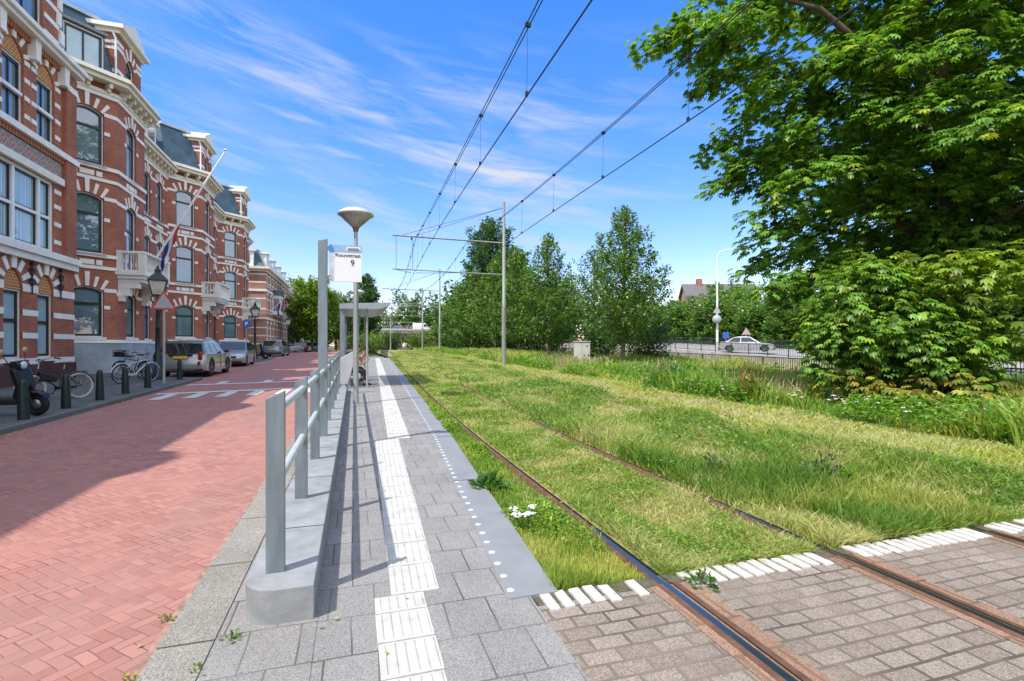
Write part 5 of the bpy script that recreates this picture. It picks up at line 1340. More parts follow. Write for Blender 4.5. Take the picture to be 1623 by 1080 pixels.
def contact(offx, label):
    t = thing('overhead_wire', label, 'overhead wire', (0, 0, 0), 0, 'overhead tram wires')
    sup = [-6, 29.9, 60.4, 80.7, 112]
    def mz(y):
        for a, b in zip(sup[:-1], sup[1:]):
            if a <= y <= b: f = (y - a) / (b - a); return 7.55 + zs(y) - 3.4 * f * (1 - f) * (.95 if a < 0 else .7)
        return 7.5
    X = lambda y: rail_x(y) + .75 + offx
    ys = list(np.linspace(-6, 112, 90))
    for s in (-.028, .028): mb = MB(); mb.tube([(X(y) + s, y, mz(y)) for y in ys], .010, 5); mb.build('messenger_wire', M['wire'], t)
    mb = MB(); mb.tube([(X(y) - .02, y, 5.62 + zs(y)) for y in ys], .012, 5); mb.build('contact_wire', M['wire'], t)
    y = 1.0
    while y < 78:
        if min(abs(y - q) for q in sup) > 1.2:
            mb = MB(); mb.tube([(X(y), y, mz(y)), (X(y) - .02, y, 5.62 + zs(y))], .004, 4); d_ = mb.build('dropper', M['wire'], t)
            mb = MB(); mb.box(X(y) - .045, X(y) + .045, y - .03, y + .03, mz(y) - .03, mz(y) + .03); mb.box(X(y) - .04, X(y), y - .025, y + .025, 5.62 + zs(y), 5.69 + zs(y)); mb.build('clamp', M['wire'], d_)
        y += 3.4
contact(0, 'overhead tram wires above the near track, nearest the platform')
contact(3.1, 'overhead tram wires above the far track, passing in front of the big chestnut')

# utility cabinet
t = thing('utility_cabinet', 'pale grey metal utility cabinet standing in the tall grass', 'cabinet', (14.3, 30.4, zs(30)), -.28)
mb = MB(); mb.box(-.5, .5, -.28, .28, 0, 1.45); mb.build('body', plain('cabinet_grey', (.55, .55, .52), .6, var=.12, scale=2), t, bevel=.02)
mb = MB(); mb.box(-.54, .54, -.32, .32, 1.455, 1.52); mb.build('lid', plain('cabinet_lid', (.45, .46, .45), .6), t, bevel=.015)
mb = MB(); mb.box(-.004, .004, -.285, -.278, .05, 1.42); mb.build('door_gap', M['groove'], t)
for x, z in ((.3, 1.2), (.12, .6), (.4, .6)): mb = MB(); mb.box(x - .035, x + .035, -.30, -.279, z - .05, z + .05); mb.build('lock', M['dark_plastic'], t)

# ================================================================ flyover in the distance
fl = thing('flyover', 'concrete road flyover crossing behind the tram line in the distance', 'bridge', (0, 175, 0))
mb = MB(); mb.box(-60, 48, -7, 7, 5.6, 6.5); mb.box(-60, 48, -5, 5, 4.4, 5.599); mb.build('deck', M['concrete_old'], fl)
for y in (-7.0, 6.8): mb = MB(); mb.box(-60, 48, y - .15, y + .15, 6.501, 7.1); mb.build('parapet', plain('pale_parapet', (.48, .43, .40), .85, var=.15), fl)
for x in (-40, -22, -4, 14, 26, 38): mb = MB(); mb.box(x - 1.2, x + 1.2, -4, 4, -1, 4.4); mb.build('pier', M['concrete_old'], fl)
fr_ = MB()
for z in (7.55, 7.9): fr_.tube([(-60, -7, z), (48, -7, z)], .04, 5)
for q in range(50): fr_.tube([(-60 + 2.2 * q, -7, 7.1), (-60 + 2.2 * q, -7, 7.9)], .03, 4)
fr_.build('guard_rail', M['galv'], fl)
mb = MB(); mb.box(-60, 48, -7.02, -6.9, 5.9, 6.0); mb.build('joint_line', M['groove'], fl)
car('driving_car', 'dark blue car driving on the flyover, left of the white van', (14.2, 171.5, 6.5), 0, 4.6, 1.85, 1.7, paint('dark_blue_paint', (.05, .12, .25)), 'hatch', small=True)
car('driving_car', 'dark grey car driving on the flyover left of the dark blue car', (8.3, 171.5, 6.5), 0, 4.5, 1.85, 1.6, paint('grey_blue_paint', (.06, .09, .14)), 'hatch', small=True)
v = thing('delivery_van', 'white box van driving on the flyover', 'van', (21.6, 171.5, 6.5))
mb = MB(); mb.prism([(x, -1, z) for x, z in ((-2.9, .45), (2.7, .45), (2.75, .95), (1.9, 1.25), (1.3, 2.35), (.9, 2.55), (-2.9, 2.6))], (0, 2.0, 0)); mb.build('body', M['white'], v, bevel=.08)
for y in (-1.01, 1.01): mb = MB(); mb.poly([(1.75, y, 1.3), (1.25, y, 2.2), (.6, y, 2.2), (.6, y, 1.3)]); mb.build('side_window', M['car_glass'], v)
mb = MB(); mb.quad((1.93, -.85, 1.3), (1.93, .85, 1.3), (1.38, .8, 2.28), (1.38, -.8, 2.28)); mb.build('windscreen', M['car_glass'], v)
for x in (-1.9, 1.8):
    for y in (-.95, .95): mb = MB(); mb.lathe([(0, -.12), (.35, -.12), (.35, .12), (0, .12)], (x, y, .35), 18, 'y'); mb.build('wheel', M['rubber'], v)
mb = MB(); mb.box(2.70, 2.78, -.9, .9, .45, .7); mb.build('bumper', M['dark_plastic'], v)

# gabled house beyond the raised road
h_ = thing('roofed_house', 'brick house with a grey gabled roof rising behind the roadside trees', 'house', (58, 68, 1.0), math.radians(-20))
mb = MB(); mb.box(-7, 4, -4.5, 4.5, -1, 5.8); mb.poly([(4, -4.5, 5.8), (4, 4.5, 5.8), (4, 0, 10.3)]); mb.poly([(-7, -4.5, 5.8), (-7, 0, 10.3), (-7, 4.5, 5.8)]); mb.build('wall', M['brick_far'], h_)
mb = MB()
for s in (-1, 1): mb.hexa([(-7.4, 5.0 * s, 5.25), (4.4, 5.0 * s, 5.25), (4.4, 0, 10.35), (-7.4, 0, 10.35), (-7.4, 5.0 * s, 5.45), (4.4, 5.0 * s, 5.45), (4.4, 0, 10.6), (-7.4, 0, 10.6)])
rf = mb.build('roof', M['rooftile'], h_)
mb = MB(); mb.box(-5, -4.2, -.4, .4, 9.8, 11.4); mb.build('chimney', M['brick'], rf)
for x in (-5, -2, 1): mb = MB(); mb.box(x, x + 1.2, -4.53, -4.47, 3, 4.6); mb.build('window', M['pane_far'], h_)
aw = MB(); c = at(1127, 500, 72); aw.hexa([c + Vector(q) for q in ((-1.6, -1.2, -.6), (1.6, -1.2, -.6), (1.6, .6, -.6), (-1.6, .6, -.6), (-1.6, -.2, .6), (1.6, -.2, .6), (1.6, .6, .7), (-1.6, .6, .7))])
o = aw.build('awning', plain('red_canvas', (.4, .03, .03), .8)); tag(o, 'red awning glimpsed among the trees behind the tall white lamp', 'awning')

# ================================================================ foliage
def leaf_object(name, P, D, Nn, size, width, col, parent=None, mat=None):
    """one diamond shaped leaf per row of P; D = pointing direction, Nn = face normal hint"""
    n = len(P)
    D = D / np.maximum(np.linalg.norm(D, axis=1, keepdims=True), 1e-6)
    S = np.cross(D, Nn); S /= np.maximum(np.linalg.norm(S, axis=1, keepdims=True), 1e-6)
    U = np.cross(S, D)
    size = np.asarray(size).reshape(-1, 1) * np.ones((n, 1)); width = np.asarray(width).reshape(-1, 1) * np.ones((n, 1))
    V = np.empty((n, 4, 3)); V[:, 0] = P; V[:, 2] = P + D * size - U * size * .12
    mid = P + D * size * .55 + U * size * .07
    V[:, 1] = mid + S * width * .5; V[:, 3] = mid - S * width * .5
    me = bpy.data.meshes.new(name); me.vertices.add(n * 4); me.loops.add(n * 4); me.polygons.add(n)
    me.vertices.foreach_set('co', V.astype(np.float32).ravel())
    me.loops.foreach_set('vertex_index', np.arange(n * 4, dtype=np.int32))
    me.polygons.foreach_set('loop_start', np.arange(0, n * 4, 4, dtype=np.int32)); me.polygons.foreach_set('loop_total', np.full(n, 4, dtype=np.int32))
    at_ = me.color_attributes.new('Col', 'FLOAT_COLOR', 'POINT')
    c4 = np.ones((n, 4, 4), dtype=np.float32); c4[:, :, :3] = np.asarray(col)[:, None, :]; at_.data.foreach_set('color', c4.ravel())
    me.update(calc_edges=True); me.materials.append(mat or M['leaf'])
    o = bpy.data.objects.new(name, me); COL.objects.link(o); o.parent = parent; return o
def rnd_dir(n):
    v = RS.normal(size=(n, 3)); return v / np.linalg.norm(v, axis=1, keepdims=True)
LEAFK = 2.0
def leaf_cols(n, base, var=.3, yellow=.12):
    b = np.asarray(base) * LEAFK; k_ = np.exp(RS.normal(size=(n, 1)) * var); c = b * k_
    y = RS.rand(n) < yellow; c[y] = c[y] * np.array([1.9, 1.35, .8]); return np.clip(c, 0, .5)

def broad_tree(name, label, loc, H, R, zc, base=(.05, .10, .018), nb=70, lpb=70, ls=.16, group=None, trunk_r=.10, shape='cone', bark='bark_lt', var=.33, spread=.32, yellow=.1):
    t = thing(name, label, 'tree', loc, 0, group)
    mb = MB(); lean = RS.normal(size=2) * .12
    pts = [(lean[0] * f * f, lean[1] * f * f, H * f * .95) for f in np.linspace(0, 1, 9)]
    mb.tube(pts, [trunk_r * (1.25 - f) + .012 for f in np.linspace(0, 1, 9)], 9)
    AP, AD = [], []
    for q in range(nb):
        f = (q + .5) / nb; z0 = zc + (H * .94 - zc) * f ** 1.05
        if shape == 'cone': r = R * min(1, .55 + 2.2 * f) * (1 - f) ** .92 * 1.12 + .14
        elif shape == 'column': r = R * min(1, .6 + 3 * f) * (1 - f ** 3) ** .8 + .15
        else: r = R * math.sqrt(max(.03, 1 - (2 * f - .85) ** 2 / 1.4)) 
        r *= RS.uniform(.78, 1.18); az = q * 2.39996 + RS.uniform(-.4, .4)
        el = math.radians(RS.uniform(8, 28) + 38 * f) if shape != 'column' else math.radians(RS.uniform(35, 60))
        d = np.array([math.cos(az) * math.cos(el), math.sin(az) * math.cos(el), math.sin(el)]); L = r / max(.35, math.cos(el))
        b0 = np.array([lean[0] * (z0 / H) ** 2, lean[1] * (z0 / H) ** 2, z0 - .25 * L * math.sin(el)])
        e1 = b0 + d * L * .55 + np.array([0, 0, -.03 * L]); e2 = b0 + d * L + np.array([0, 0, .10 * L])
        if L > .5: mb.tube([b0, e1, e2], [max(.012, trunk_r * .28 * (1 - f * .6)), .012, .004], 5, cap=False)
        n = max(8, int(lpb * (r / R) ** 1.2 + 8)); s = RS.rand(n) ** .65
        sp = spread * (1.1 - .75 * s)[:, None] * (.5 + .5 * r / R)
        P = b0 + (e1 - b0) * np.minimum(s * 2, 1)[:, None] + (e2 - e1) * np.maximum(s * 2 - 1, 0)[:, None] + RS.normal(size=(n, 3)) * sp * np.array([1, 1, .75])
        AP.append(P); AD.append(d * .6 + rnd_dir(n) * .8 + np.array([0, 0, -.25]))
    mb.build('trunk', M[bark], t)
    P = np.concatenate(AP); D = np.concatenate(AD); n = len(P)
    N = rnd_dir(n) * .6 + np.array([0, 0, 1.0])
    s = ls * RS.uniform(.7, 1.3, n)
    leaf_object('crown', P, D, N, s, s * .78, leaf_cols(n, base, var, yellow), t)
    return t
def blob_points(blobs, n, shell=.5):
    """points in a set of ellipsoids, denser towards their skin"""
    vol = np.array([b[1] ** 2 * b[2] for b in blobs]); k_ = RS.choice(len(blobs), n, p=vol / vol.sum())
    C = np.array([list(b[0]) for b in blobs])[k_]; Rr = np.array([[b[1], b[1], b[2]] for b in blobs])[k_]
    d = rnd_dir(n); r = shell + (1 - shell) * RS.rand(n) ** .7
    return C + d * r[:, None] * Rr, d
def palmate(name, S, A, parent, base, leaf=.2, per=6, var=.3, yellow=.1, spread=.32):
    """horse-chestnut like shoots: each shoot carries a few hand shaped leaves of five leaflets"""
    ns = len(S); nl = ns * per
    Sx = np.repeat(S, per, 0); Ax = np.repeat(A, per, 0)
    out = rnd_dir(nl) * .75 + Ax * .75; out[:, 2] -= .05; out /= np.linalg.norm(out, axis=1, keepdims=True)
    B = Sx + out * spread * RS.uniform(.3, 1.1, (nl, 1))
    N = rnd_dir(nl) * .38 + np.array([0, 0, 1.0]) + out * .35; N /= np.linalg.norm(N, axis=1, keepdims=True)
    T = out - N * (out * N).sum(1, keepdims=True); T /= np.maximum(np.linalg.norm(T, axis=1, keepdims=True), 1e-5)
    Bn = np.cross(N, T)
    sz = leaf * RS.uniform(.7, 1.25, nl); colr = leaf_cols(nl, base, var, yellow)
    P, D, NN, SS, CC = [], [], [], [], []
    for a, f in ((-100, .55), (-64, .8), (-30, .97), (0, 1.08), (30, .97), (64, .8), (100, .55)):
        c, s = math.cos(math.radians(a)), math.sin(math.radians(a))
        P.append(B); D.append(T * c + Bn * s - N * .30); NN.append(N); SS.append(sz * f); CC.append(colr * RS.uniform(.9, 1.1, (nl, 1)))
    P, D, NN, SS, CC = (np.concatenate(q) for q in (P, D, NN, SS, CC))
    return leaf_object(name, P, D, NN, SS, SS * .36, CC, parent)

# ---------------------------------------------------------------- the row of young trees
ROWG = 'young trees in a row beyond the tram tracks'
rows = [((14.2, 24.9), 9.4, 2.9, 1.5, 'nearest young tree with a pale trunk and pointed crown, right of the utility cabinet', 120, 210),
        ((14.0, 35.7), 10.0, 2.9, 1.4, 'second young tree from the right, left of the utility cabinet', 105, 190),
        ((14.0, 42.7), 10.2, 2.9, 1.4, 'pointed young tree third from the right, just right of the nearest mast', 95, 170),
        ((14.0, 50.7), 10.4, 3.3, 1.2, 'young tree fourth from the right, just left of the nearest mast', 85, 150),
        ((13.9, 60), 10.5, 3.5, 1.0, 'young tree fifth from the right, at the foot of the tall poplar', 80, 140),
        ((14.6, 72), 10.0, 3.4, .8, 'sixth tree of the row, right of the second mast', 70, 130),
        ((16.2, 86), 10.0, 3.4, .6, 'seventh and most distant tree of the row, behind the second mast', 60, 120)]
for (x, y), H, R, zc, lab, nb, lpb in rows:
    broad_tree('young_tree', lab, (x, y, zs(y) - .05), H, R, zc, (.055, .104, .021), nb, lpb, .15 + .003 * (y - 25), ROWG, .10, 'cone')
broad_tree('poplar_tree', 'tall dark poplar rising above the row of young trees', (18.6, 70, .5), 20.0, 3.9, 1.5, (.030, .068, .020), 150, 170, .34, None, .28, 'column', 'bark', spread=.6, yellow=.03)
broad_tree('poplar_tree', 'smaller dark poplar between the tall poplar and the nearest mast', (18.5, 60, .5), 13.5, 2.6, 1.5, (.034, .074, .020), 110, 140, .3, None, .2, 'column', 'bark', spread=.5, yellow=.03)
broad_tree('poplar_tree', 'narrow poplar standing behind the tram shelter roof', (2.5, 112, .5), 17.0, 2.6, 1.5, (.032, .068, .020), 130, 130, .36, None, .25, 'column', 'bark', spread=.6, yellow=.03)
broad_tree('wispy_tree', 'thin blue-green tree behind the gap between the two nearest young trees', (21, 42, .3), 10.5, 2.2, 1.5, (.038, .082, .032), 60, 60, .2, None, .12, 'column', 'bark', yellow=.02)
# round street trees at the far end of the street
g_ = 'round street trees at the far end of the street'
broad_tree('street_tree', 'round bright green street tree left of the tall stop post', (-6.0, 80, .6), 9.6, 3.1, 2.2, (.085, .14, .02), 130, 240, .3, g_, .2, 'round', 'bark', spread=.6)
broad_tree('street_tree', 'darker round street tree behind the tall stop post', (-3.2, 96, .6), 9.0, 3.2, 2.2, (.05, .095, .02), 90, 160, .34, g_, .2, 'round', 'bark', spread=.6)
broad_tree('street_tree', 'low dark street tree between the corner house and the round bright tree', (-9.2, 92, .6), 6.0, 2.4, 1.6, (.03, .066, .02), 50, 60, .3, g_, .15, 'round', 'bark', spread=.5)
# far background trees round the flyover
far = broad_tree('distant_tree', 'leafy tree of the distant tree line around the flyover', (-30, 205, 0), 15, 8, 1, (.045, .085, .025), 60, 60, 1.0, 'distant trees around the flyover', .3, 'round', 'bark', spread=1.3)
for q, (x, y, s) in enumerate([(-14, 210, 1.0), (0, 214, 1.05), (13, 206, .9), (24, 212, 1.15), (36, 205, 1.0), (46, 200, 1.2), (58, 196, 1.3), (50, 180, 1.15), (36, 150, .95), (30, 128, .9), (26, 112, .85), (22, 98, .85), (-20, 150, .8), (-42, 190, 1.0), (62, 150, 1.1), (70, 120, 1.0), (48, 120, 1.0)]):
    dup(far, (x, y, 0), q * 1.3, scale=(s, s, s * RS.uniform(.85, 1.1)))
bush = broad_tree('distant_bush', 'low bush under the flyover at the far end of the tram track', (8, 118, .4), 3.0, 2.4, .1, (.06, .10, .02), 40, 60, .3, 'bushes at the far end of the tram track', .06, 'round', 'bark', spread=.5)
for x, y, s in ((2.2, 70, .55), (1.5, 62, .5), (2.4, 82, .7), (13.5, 112, .9), (1, 96, .75), (17, 108, 1.2), (6.0, 128, .9), (-2, 108, .8), (14, 125, .9)): dup(bush, (x, y, zs(y) - .1), x, scale=s)
# hedge trees beyond the raised road
hg = broad_tree('roadside_tree', 'dense bushy tree in the row beyond the raised road', (49.5, 60, .5), 6.0, 4.0, .3, (.055, .105, .022), 120, 190, .36, 'bushy trees beyond the raised road', .2, 'round', 'bark', spread=.7)
for q, (x, y, s, sz) in enumerate([(50.5, 53, .95, .85), (49.5, 46.5, .9, .78), (50, 40, .95, .8), (49, 34, .9, .95), (50, 27, 1.0, 1.0), (49, 20, .95, 1.1), (50, 13, 1.0, 1.1), (52, 68, 1.05, 1.05), (50, 77, 1.1, 1.1), (50, 88, 1.15, 1.1), (53, 100, 1.2, 1.2), (60, 44, 1.2, 1.3), (60, 32, 1.3, 1.5), (58, 20, 1.3, 1.5), (52, 6, 1.2, 1.3), (54, 62, .9, 1.25), (55.5, 53, .8, 1.25), (57, 38, 1.1, 1.35)]):
    dup(hg, (x, y, .3), q * 1.7, scale=(s, s, sz))
# understorey behind the row of young trees
us = broad_tree('dark_shrub', 'dark leafy shrub under the row of young trees', (17.0, 33, .3), 3.2, 2.0, .1, (.028, .06, .016), 55, 65, .2, 'dark shrubs under the row of young trees', .06, 'round', 'bark', spread=.45, yellow=.03)
for q, (x, y, s) in enumerate([(16.5, 42, 1.1), (16.8, 50, 1.2), (16.2, 58, 1.3), (16, 67, 1.3), (16, 78, 1.5), (17.2, 27, .7), (18.5, 97, 1.8), (13.8, 64, .9)]): dup(us, (x, y, zs(y) - .1), q * 1.1, scale=s)

# ---------------------------------------------------------------- the big horse chestnut on the right
CK = 1.22
o_ = np.array([14.6 * CK, 8.6 * CK, .1])
ch = thing('chestnut_tree', 'huge horse chestnut with drooping hand-shaped leaves filling the right of the view', 'tree', tuple(o_))
mb = MB()
def limb(pts, r0, r1, n=9):
    mb.tube([(Vector(p) - Vector((14.6, 8.6, .1))) * CK for p in pts], list(np.linspace(r0, r1, len(pts))), n)
limb([(14.6, 8.6, -.2), (14.6, 8.6, .4), (14.5, 8.6, 2.4), (14.1, 8.7, 5.0), (13.6, 8.9, 8), (13.2, 9.2, 11), (13.2, 9.3, 15)], .52, .10, 14)
limb([(14.5, 8.6, 2.3), (15.6, 8.0, 4.2), (17, 7, 6.5), (18, 6, 9)], .3, .06)
limb([(14.3, 8.6, 3.5), (12.6, 9.8, 5.0), (12.7, 9.8, 4.9)], .2, .08)
limb([(13.9, 8.7, 5.6), (12.0, 8.4, 7.4), (9.8, 8.6, 8.7), (8.6, 8.9, 9.0)], .16, .03)
limb([(14.4, 8.6, 3.0), (14.6, 11, 4.4), (14.4, 13.6, 5.5)], .2, .04)
limb([(13.6, 8.9, 7.6), (14.8, 8, 10), (15.6, 7.2, 12)], .16, .04)
limb([(14.3, 8.5, 3.2), (13.2, 7.4, 3.9), (12.2, 6.2, 4.0)], .13, .03)
mb.build('trunk', M['bark'], ch)
def px_blob(px, py, rx, ry, Z): Z *= CK; return (at(px, py, Z) - Vector(o_), rx * Z / FPX, ry * Z / FPX)
blobs = [px_blob(*q) for q in [(1330, 110, 175, 150, 12.5), (1165, 62, 105, 45, 12), (1120, 58, 62, 26, 11.8), (1240, 90, 110, 85, 12.2), (1250, 200, 100, 75, 12), (1480, 150, 200, 190, 12), (1300, 285, 140, 95, 12.2), (1210, 285, 76, 40, 11.8), (1440, 360, 170, 100, 13), (1275, 375, 85, 58, 12), (1240, 440, 55, 32, 12), (1590, 330, 130, 130, 11), (1330, 460, 95, 42, 12.3), (1590, 80, 170, 150, 11), (1380, -110, 260, 150, 12.5), (1600, -120, 240, 200, 12), (1800, 150, 240, 330, 12), (1180, -60, 110, 60, 12.3), (1560, 470, 90, 60, 10.2), (1640, 500, 60, 80, 10), (1500, 250, 170, 150, 16), (1330, 200, 150, 150, 16), (1700, -300, 350, 250, 13)]]
blobs += [px_blob(*q) for q in [(1310, 425, 110, 45, 14), (1420, 430, 130, 50, 14), (1540, 440, 110, 60, 14), (1600, 540, 60, 60, 12.5), (1450, 350, 150, 70, 14.5), (1600, 250, 120, 120, 14), (1075, 45, 42, 20, 11.8), (1060, 60, 26, 16, 11.8), (1450, 60, 150, 90, 10.8), (1420, 230, 130, 90, 11.2), (1560, 200, 130, 110, 10.2), (1470, 320, 110, 60, 11.5), (1390, 130, 110, 80, 11), (1540, 390, 110, 50, 11.0)]]
# boughs: flat drooping clouds of shoots, lit on top and dark between
Bc, Ba = blob_points(blobs, 760, .42)
fixed = [(1072, 52), (1060, 62), (1095, 40), (1110, 70), (1140, 72), (1150, 35), (1185, 52), (1165, 105), (1205, 150), (1190, 195), (1160, 285), (1178, 272), (1205, 285), (1240, 300), (1180, 250), (1225, 335), (1215, 420), (1240, 450), (1215, 380), (1255, 400), (1300, 440), (1270, 350), (1230, 110), (1240, 220)]
Bc = np.concatenate([Bc, [list(at(px, py, 12 * CK + RS.uniform(-.8, .8)) - Vector(o_)) for px, py in fixed]]); Ba = np.concatenate([Ba, np.tile([[-.8, .3, .2]], (len(fixed), 1))])
per_b = 16; S = np.repeat(Bc, per_b, 0); A = np.repeat(Ba, per_b, 0)
rr = rnd_dir(len(S)) * (RS.rand(len(S), 1) ** .5); tilt = A[:, :2]
off = rr * np.array([.95, .95, .24]); off[:, 2] -= .45 * (off[:, :2] * tilt).sum(1)
S = S + off
palmate('crown', S, A, ch, (.070, .142, .017), .19, 7, .34, .12, .36)
# yellowing lower boughs catching the sun
low = [px_blob(*q) for q in [(1530, 432, 85, 22, 9.6), (1600, 425, 60, 20, 9.3), (1450, 460, 60, 22, 10), (1500, 470, 50, 20, 9.4), (1605, 520, 34, 40, 9.2), (1395, 425, 60, 20, 10.5)]]
S, A = blob_points(low, 120, .2)
palmate('yellowing_bough', S, A, ch, (.095, .15, .016), .19, 6, .35, .08, .34)
# suckers and low branches, a bush of its own
cb = thing('chestnut_bush', 'bushy chestnut suckers with browning lower leaves at the edge of the tall grass', 'bush', (12.4, 9.4, .1)); o2 = Vector((12.4, 9.4, .1))
mb = MB()
for q in range(16):
    a = RS.uniform(0, 6.28); r = RS.uniform(.3, 1.6); mb.tube([(0, 0, 0), (math.cos(a) * r * .5, math.sin(a) * r * .5, .7), (math.cos(a) * r, math.sin(a) * r, RS.uniform(1.2, 2.4))], [.035, .025, .008], 6)
mb.build('stems', M['bark'], cb)
def pb2(px, py, rx, ry, Z): return (at(px, py, Z) - o2, rx * Z / FPX, ry * Z / FPX)
bl2 = [pb2(*q) for q in [(1390, 520, 95, 78, 12.6), (1330, 560, 48, 60, 12.4), (1450, 560, 90, 70, 12.2), (1500, 590, 60, 45, 11.6), (1370, 460, 60, 36, 12.4)]]
S, A = blob_points(bl2, 640, .4); palmate('leaves', S, A, cb, (.078, .15, .02), .165, 8, .38, .08, .36)
bl3 = [pb2(*q) for q in [(1440, 625, 80, 22, 11.6), (1530, 622, 55, 28, 11.2), (1370, 615, 40, 26, 12)]]
S, A = blob_points(bl3, 95, .3); palmate('browning_leaves', S, A, cb, (.115, .12, .025), .18, 6, .4, .3, .3)
# reflected and shading trees behind the camera to the right
bt = broad_tree('park_tree', 'big park tree behind the camera, seen only mirrored in the house windows', (17, -14, 0), 15, 6.5, 2, (.05, .1, .02), 80, 80, .7, 'park trees behind the camera', .3, 'round', 'bark', spread=1.1)
dup(bt, (24, 0, 0), 1.0); dup(bt, (19, -28, 0), 2.0)

# ---------------------------------------------------------------- grass
def grass_patch(name, n, xr, yr, hfun, wfac, colfun, keep, power=1.5, lean=.45):
    ty = RS.rand(n); y = yr[0] + (yr[1] - yr[0]) * ty ** power
    a, b = xr(y); x = a + (b - a) * RS.rand(n)
    k_ = keep(x, y); x, y = x[k_], y[k_]; n = len(x)
    dist = np.hypot(x, y); h = hfun(x, y) * RS.uniform(.55, 1.3, n)
    w = wfac * (dist / 4) ** .85 * RS.uniform(.7, 1.3, n)
    az = RS.rand(n) * 6.283; ln = RS.rand(n) * lean + .05
    d = np.stack([np.cos(az), np.sin(az)], 1); z0 = zs_np(y) - .055
    az2 = RS.rand(n) * 3.1416; sd = np.stack([np.cos(az2), np.sin(az2), np.zeros(n)], 1)
    base = np.stack([x, y, z0], 1)
    def pt(f, bend): return base + np.stack([d[:, 0] * h * ln * bend, d[:, 1] * h * ln * bend, h * f], 1)
    V = np.empty((n, 5, 3)); V[:, 0] = base - sd * (w / 2)[:, None]; V[:, 1] = base + sd * (w / 2)[:, None]
    m_ = pt(.6, .4); V[:, 2] = m_ + sd * (w * .42)[:, None]; V[:, 3] = m_ - sd * (w * .42)[:, None]; V[:, 4] = pt(.97, 1.15)
    me = bpy.data.meshes.new(name); me.vertices.add(n * 5); me.loops.add(n * 7); me.polygons.add(n * 2)
    me.vertices.foreach_set('co', V.astype(np.float32).ravel())
    idx = (np.arange(n) * 5)[:, None] + np.array([0, 1, 2, 3, 3, 2, 4]); me.loops.foreach_set('vertex_index', idx.astype(np.int32).ravel())
    ls = np.stack([np.arange(n) * 7, np.arange(n) * 7 + 4], 1).ravel(); lt = np.tile([4, 3], n)
    me.polygons.foreach_set('loop_start', ls.astype(np.int32)); me.polygons.foreach_set('loop_total', lt.astype(np.int32))
    at_ = me.color_attributes.new('Col', 'FLOAT_COLOR', 'POINT'); c = colfun(x, y)
    c4 = np.ones((n, 5, 4), dtype=np.float32); c4[:, :, :3] = c[:, None, :]; at_.data.foreach_set('color', c4.ravel())
    me.update(calc_edges=True); me.materials.append(M['grass'])
    o = bpy.data.objects.new(name, me); COL.objects.link(o); return o
def vnoise(x, y, s, seed=0):
    """smooth value noise"""
    r = np.random.RandomState(seed); T = r.rand(64, 64); u, v = x * s, y * s; i, j = np.floor(u).astype(int), np.floor(v).astype(int); fu, fv = u - i, v - j
    fu = fu * fu * (3 - 2 * fu); fv = fv * fv * (3 - 2 * fv); g = lambda a, b: T[a % 64, b % 64]
    return (g(i, j) * (1 - fu) + g(i + 1, j) * fu) * (1 - fv) + (g(i, j + 1) * (1 - fu) + g(i + 1, j + 1) * fu) * fv
RX = np.vectorize(rail_x); OX = np.vectorize(outer_x)
def gcol(g, d, lo, hi, s, seed):
    def f(x, y):
        k_ = vnoise(x, y, s, seed) * .6 + vnoise(x, y, s * 3.3, seed + 1) * .4; k_ = np.clip((k_ - lo) / (hi - lo), 0, 1) + RS.normal(size=len(x)) * .22
        k_ = np.clip(k_, 0, 1)[:, None]; c = np.asarray(g) * (1 - k_) + np.asarray(d) * k_
        return np.clip(c * np.exp(RS.normal(size=(len(x), 1)) * .25), 0, .6)
    return f
def no_rail(x, y):
    b = RX(y); ok = np.ones(len(x), bool)
    for o_ in (0, 1.5, 3.1, 4.6): ok &= ~((x > b + o_ - (.10 if o_ < 2 else .04)) & (x < b + o_ + (.12 if o_ < 2 else .07))) | (RS.rand(len(x)) < (.04 if o_ == 0 else .10 if o_ < 2 else .6))
    return ok
GRN, DRY, YEL = (.22, .36, .05), (.76, .68, .30), (.56, .58, .13)
hs = lambda base, amp, s, seed: (lambda x, y: base + amp * np.clip(vnoise(x, y, s, seed) - .35, 0, 1) * 1.6)
def tg(o, label): return tag(o, label, 'grass', None, 'stuff')
tg(grass_patch('grass', 26000, lambda y: (OX(y) + .0, RX(y) - .06), (2.99, 45), hs(.06, .09, 1.6, 3), .0085, gcol(GRN, YEL, .35, .75, 1.2, 5), lambda x, y: x > -9, 1.9), 'bright green grass between the platform edge and the first rail')
tg(grass_patch('grass', 90000, lambda y: (RX(y) + .1, RX(y) + 1.45), (3.0, 75), hs(.06, .11, 1.1, 8), .0085, gcol(GRN, (.68, .62, .25), .28, .74, 2.2, 9), no_rail, 2.0, 1.5), 'short yellow-green grass growing between the rails of the near track')
tg(grass_patch('grass', 120000, lambda y: (RX(y) + 1.6, RX(y) + 5.3), (3.0, 80), hs(.085, .2, .75, 12), .0095, gcol(GRN, (.66, .60, .24), .3, .72, 1.3, 13), no_rail, 2.0, 1.2), 'uneven grass between and over the two tram tracks')
tg(grass_patch('grass', 70000, lambda y: (RX(y) + 5.2, 10.3 + .05 * vnoise(y, y, .3, 4)), (3.0, 100), hs(.07, .05, .6, 15), .0105, gcol((.40, .50, .07), (.74, .68, .30), .25, .75, 1.3, 17), lambda x, y: RS.rand(len(x)) < .95, 1.8, 1.6), 'pale mown strip of dry grass beside the far track')
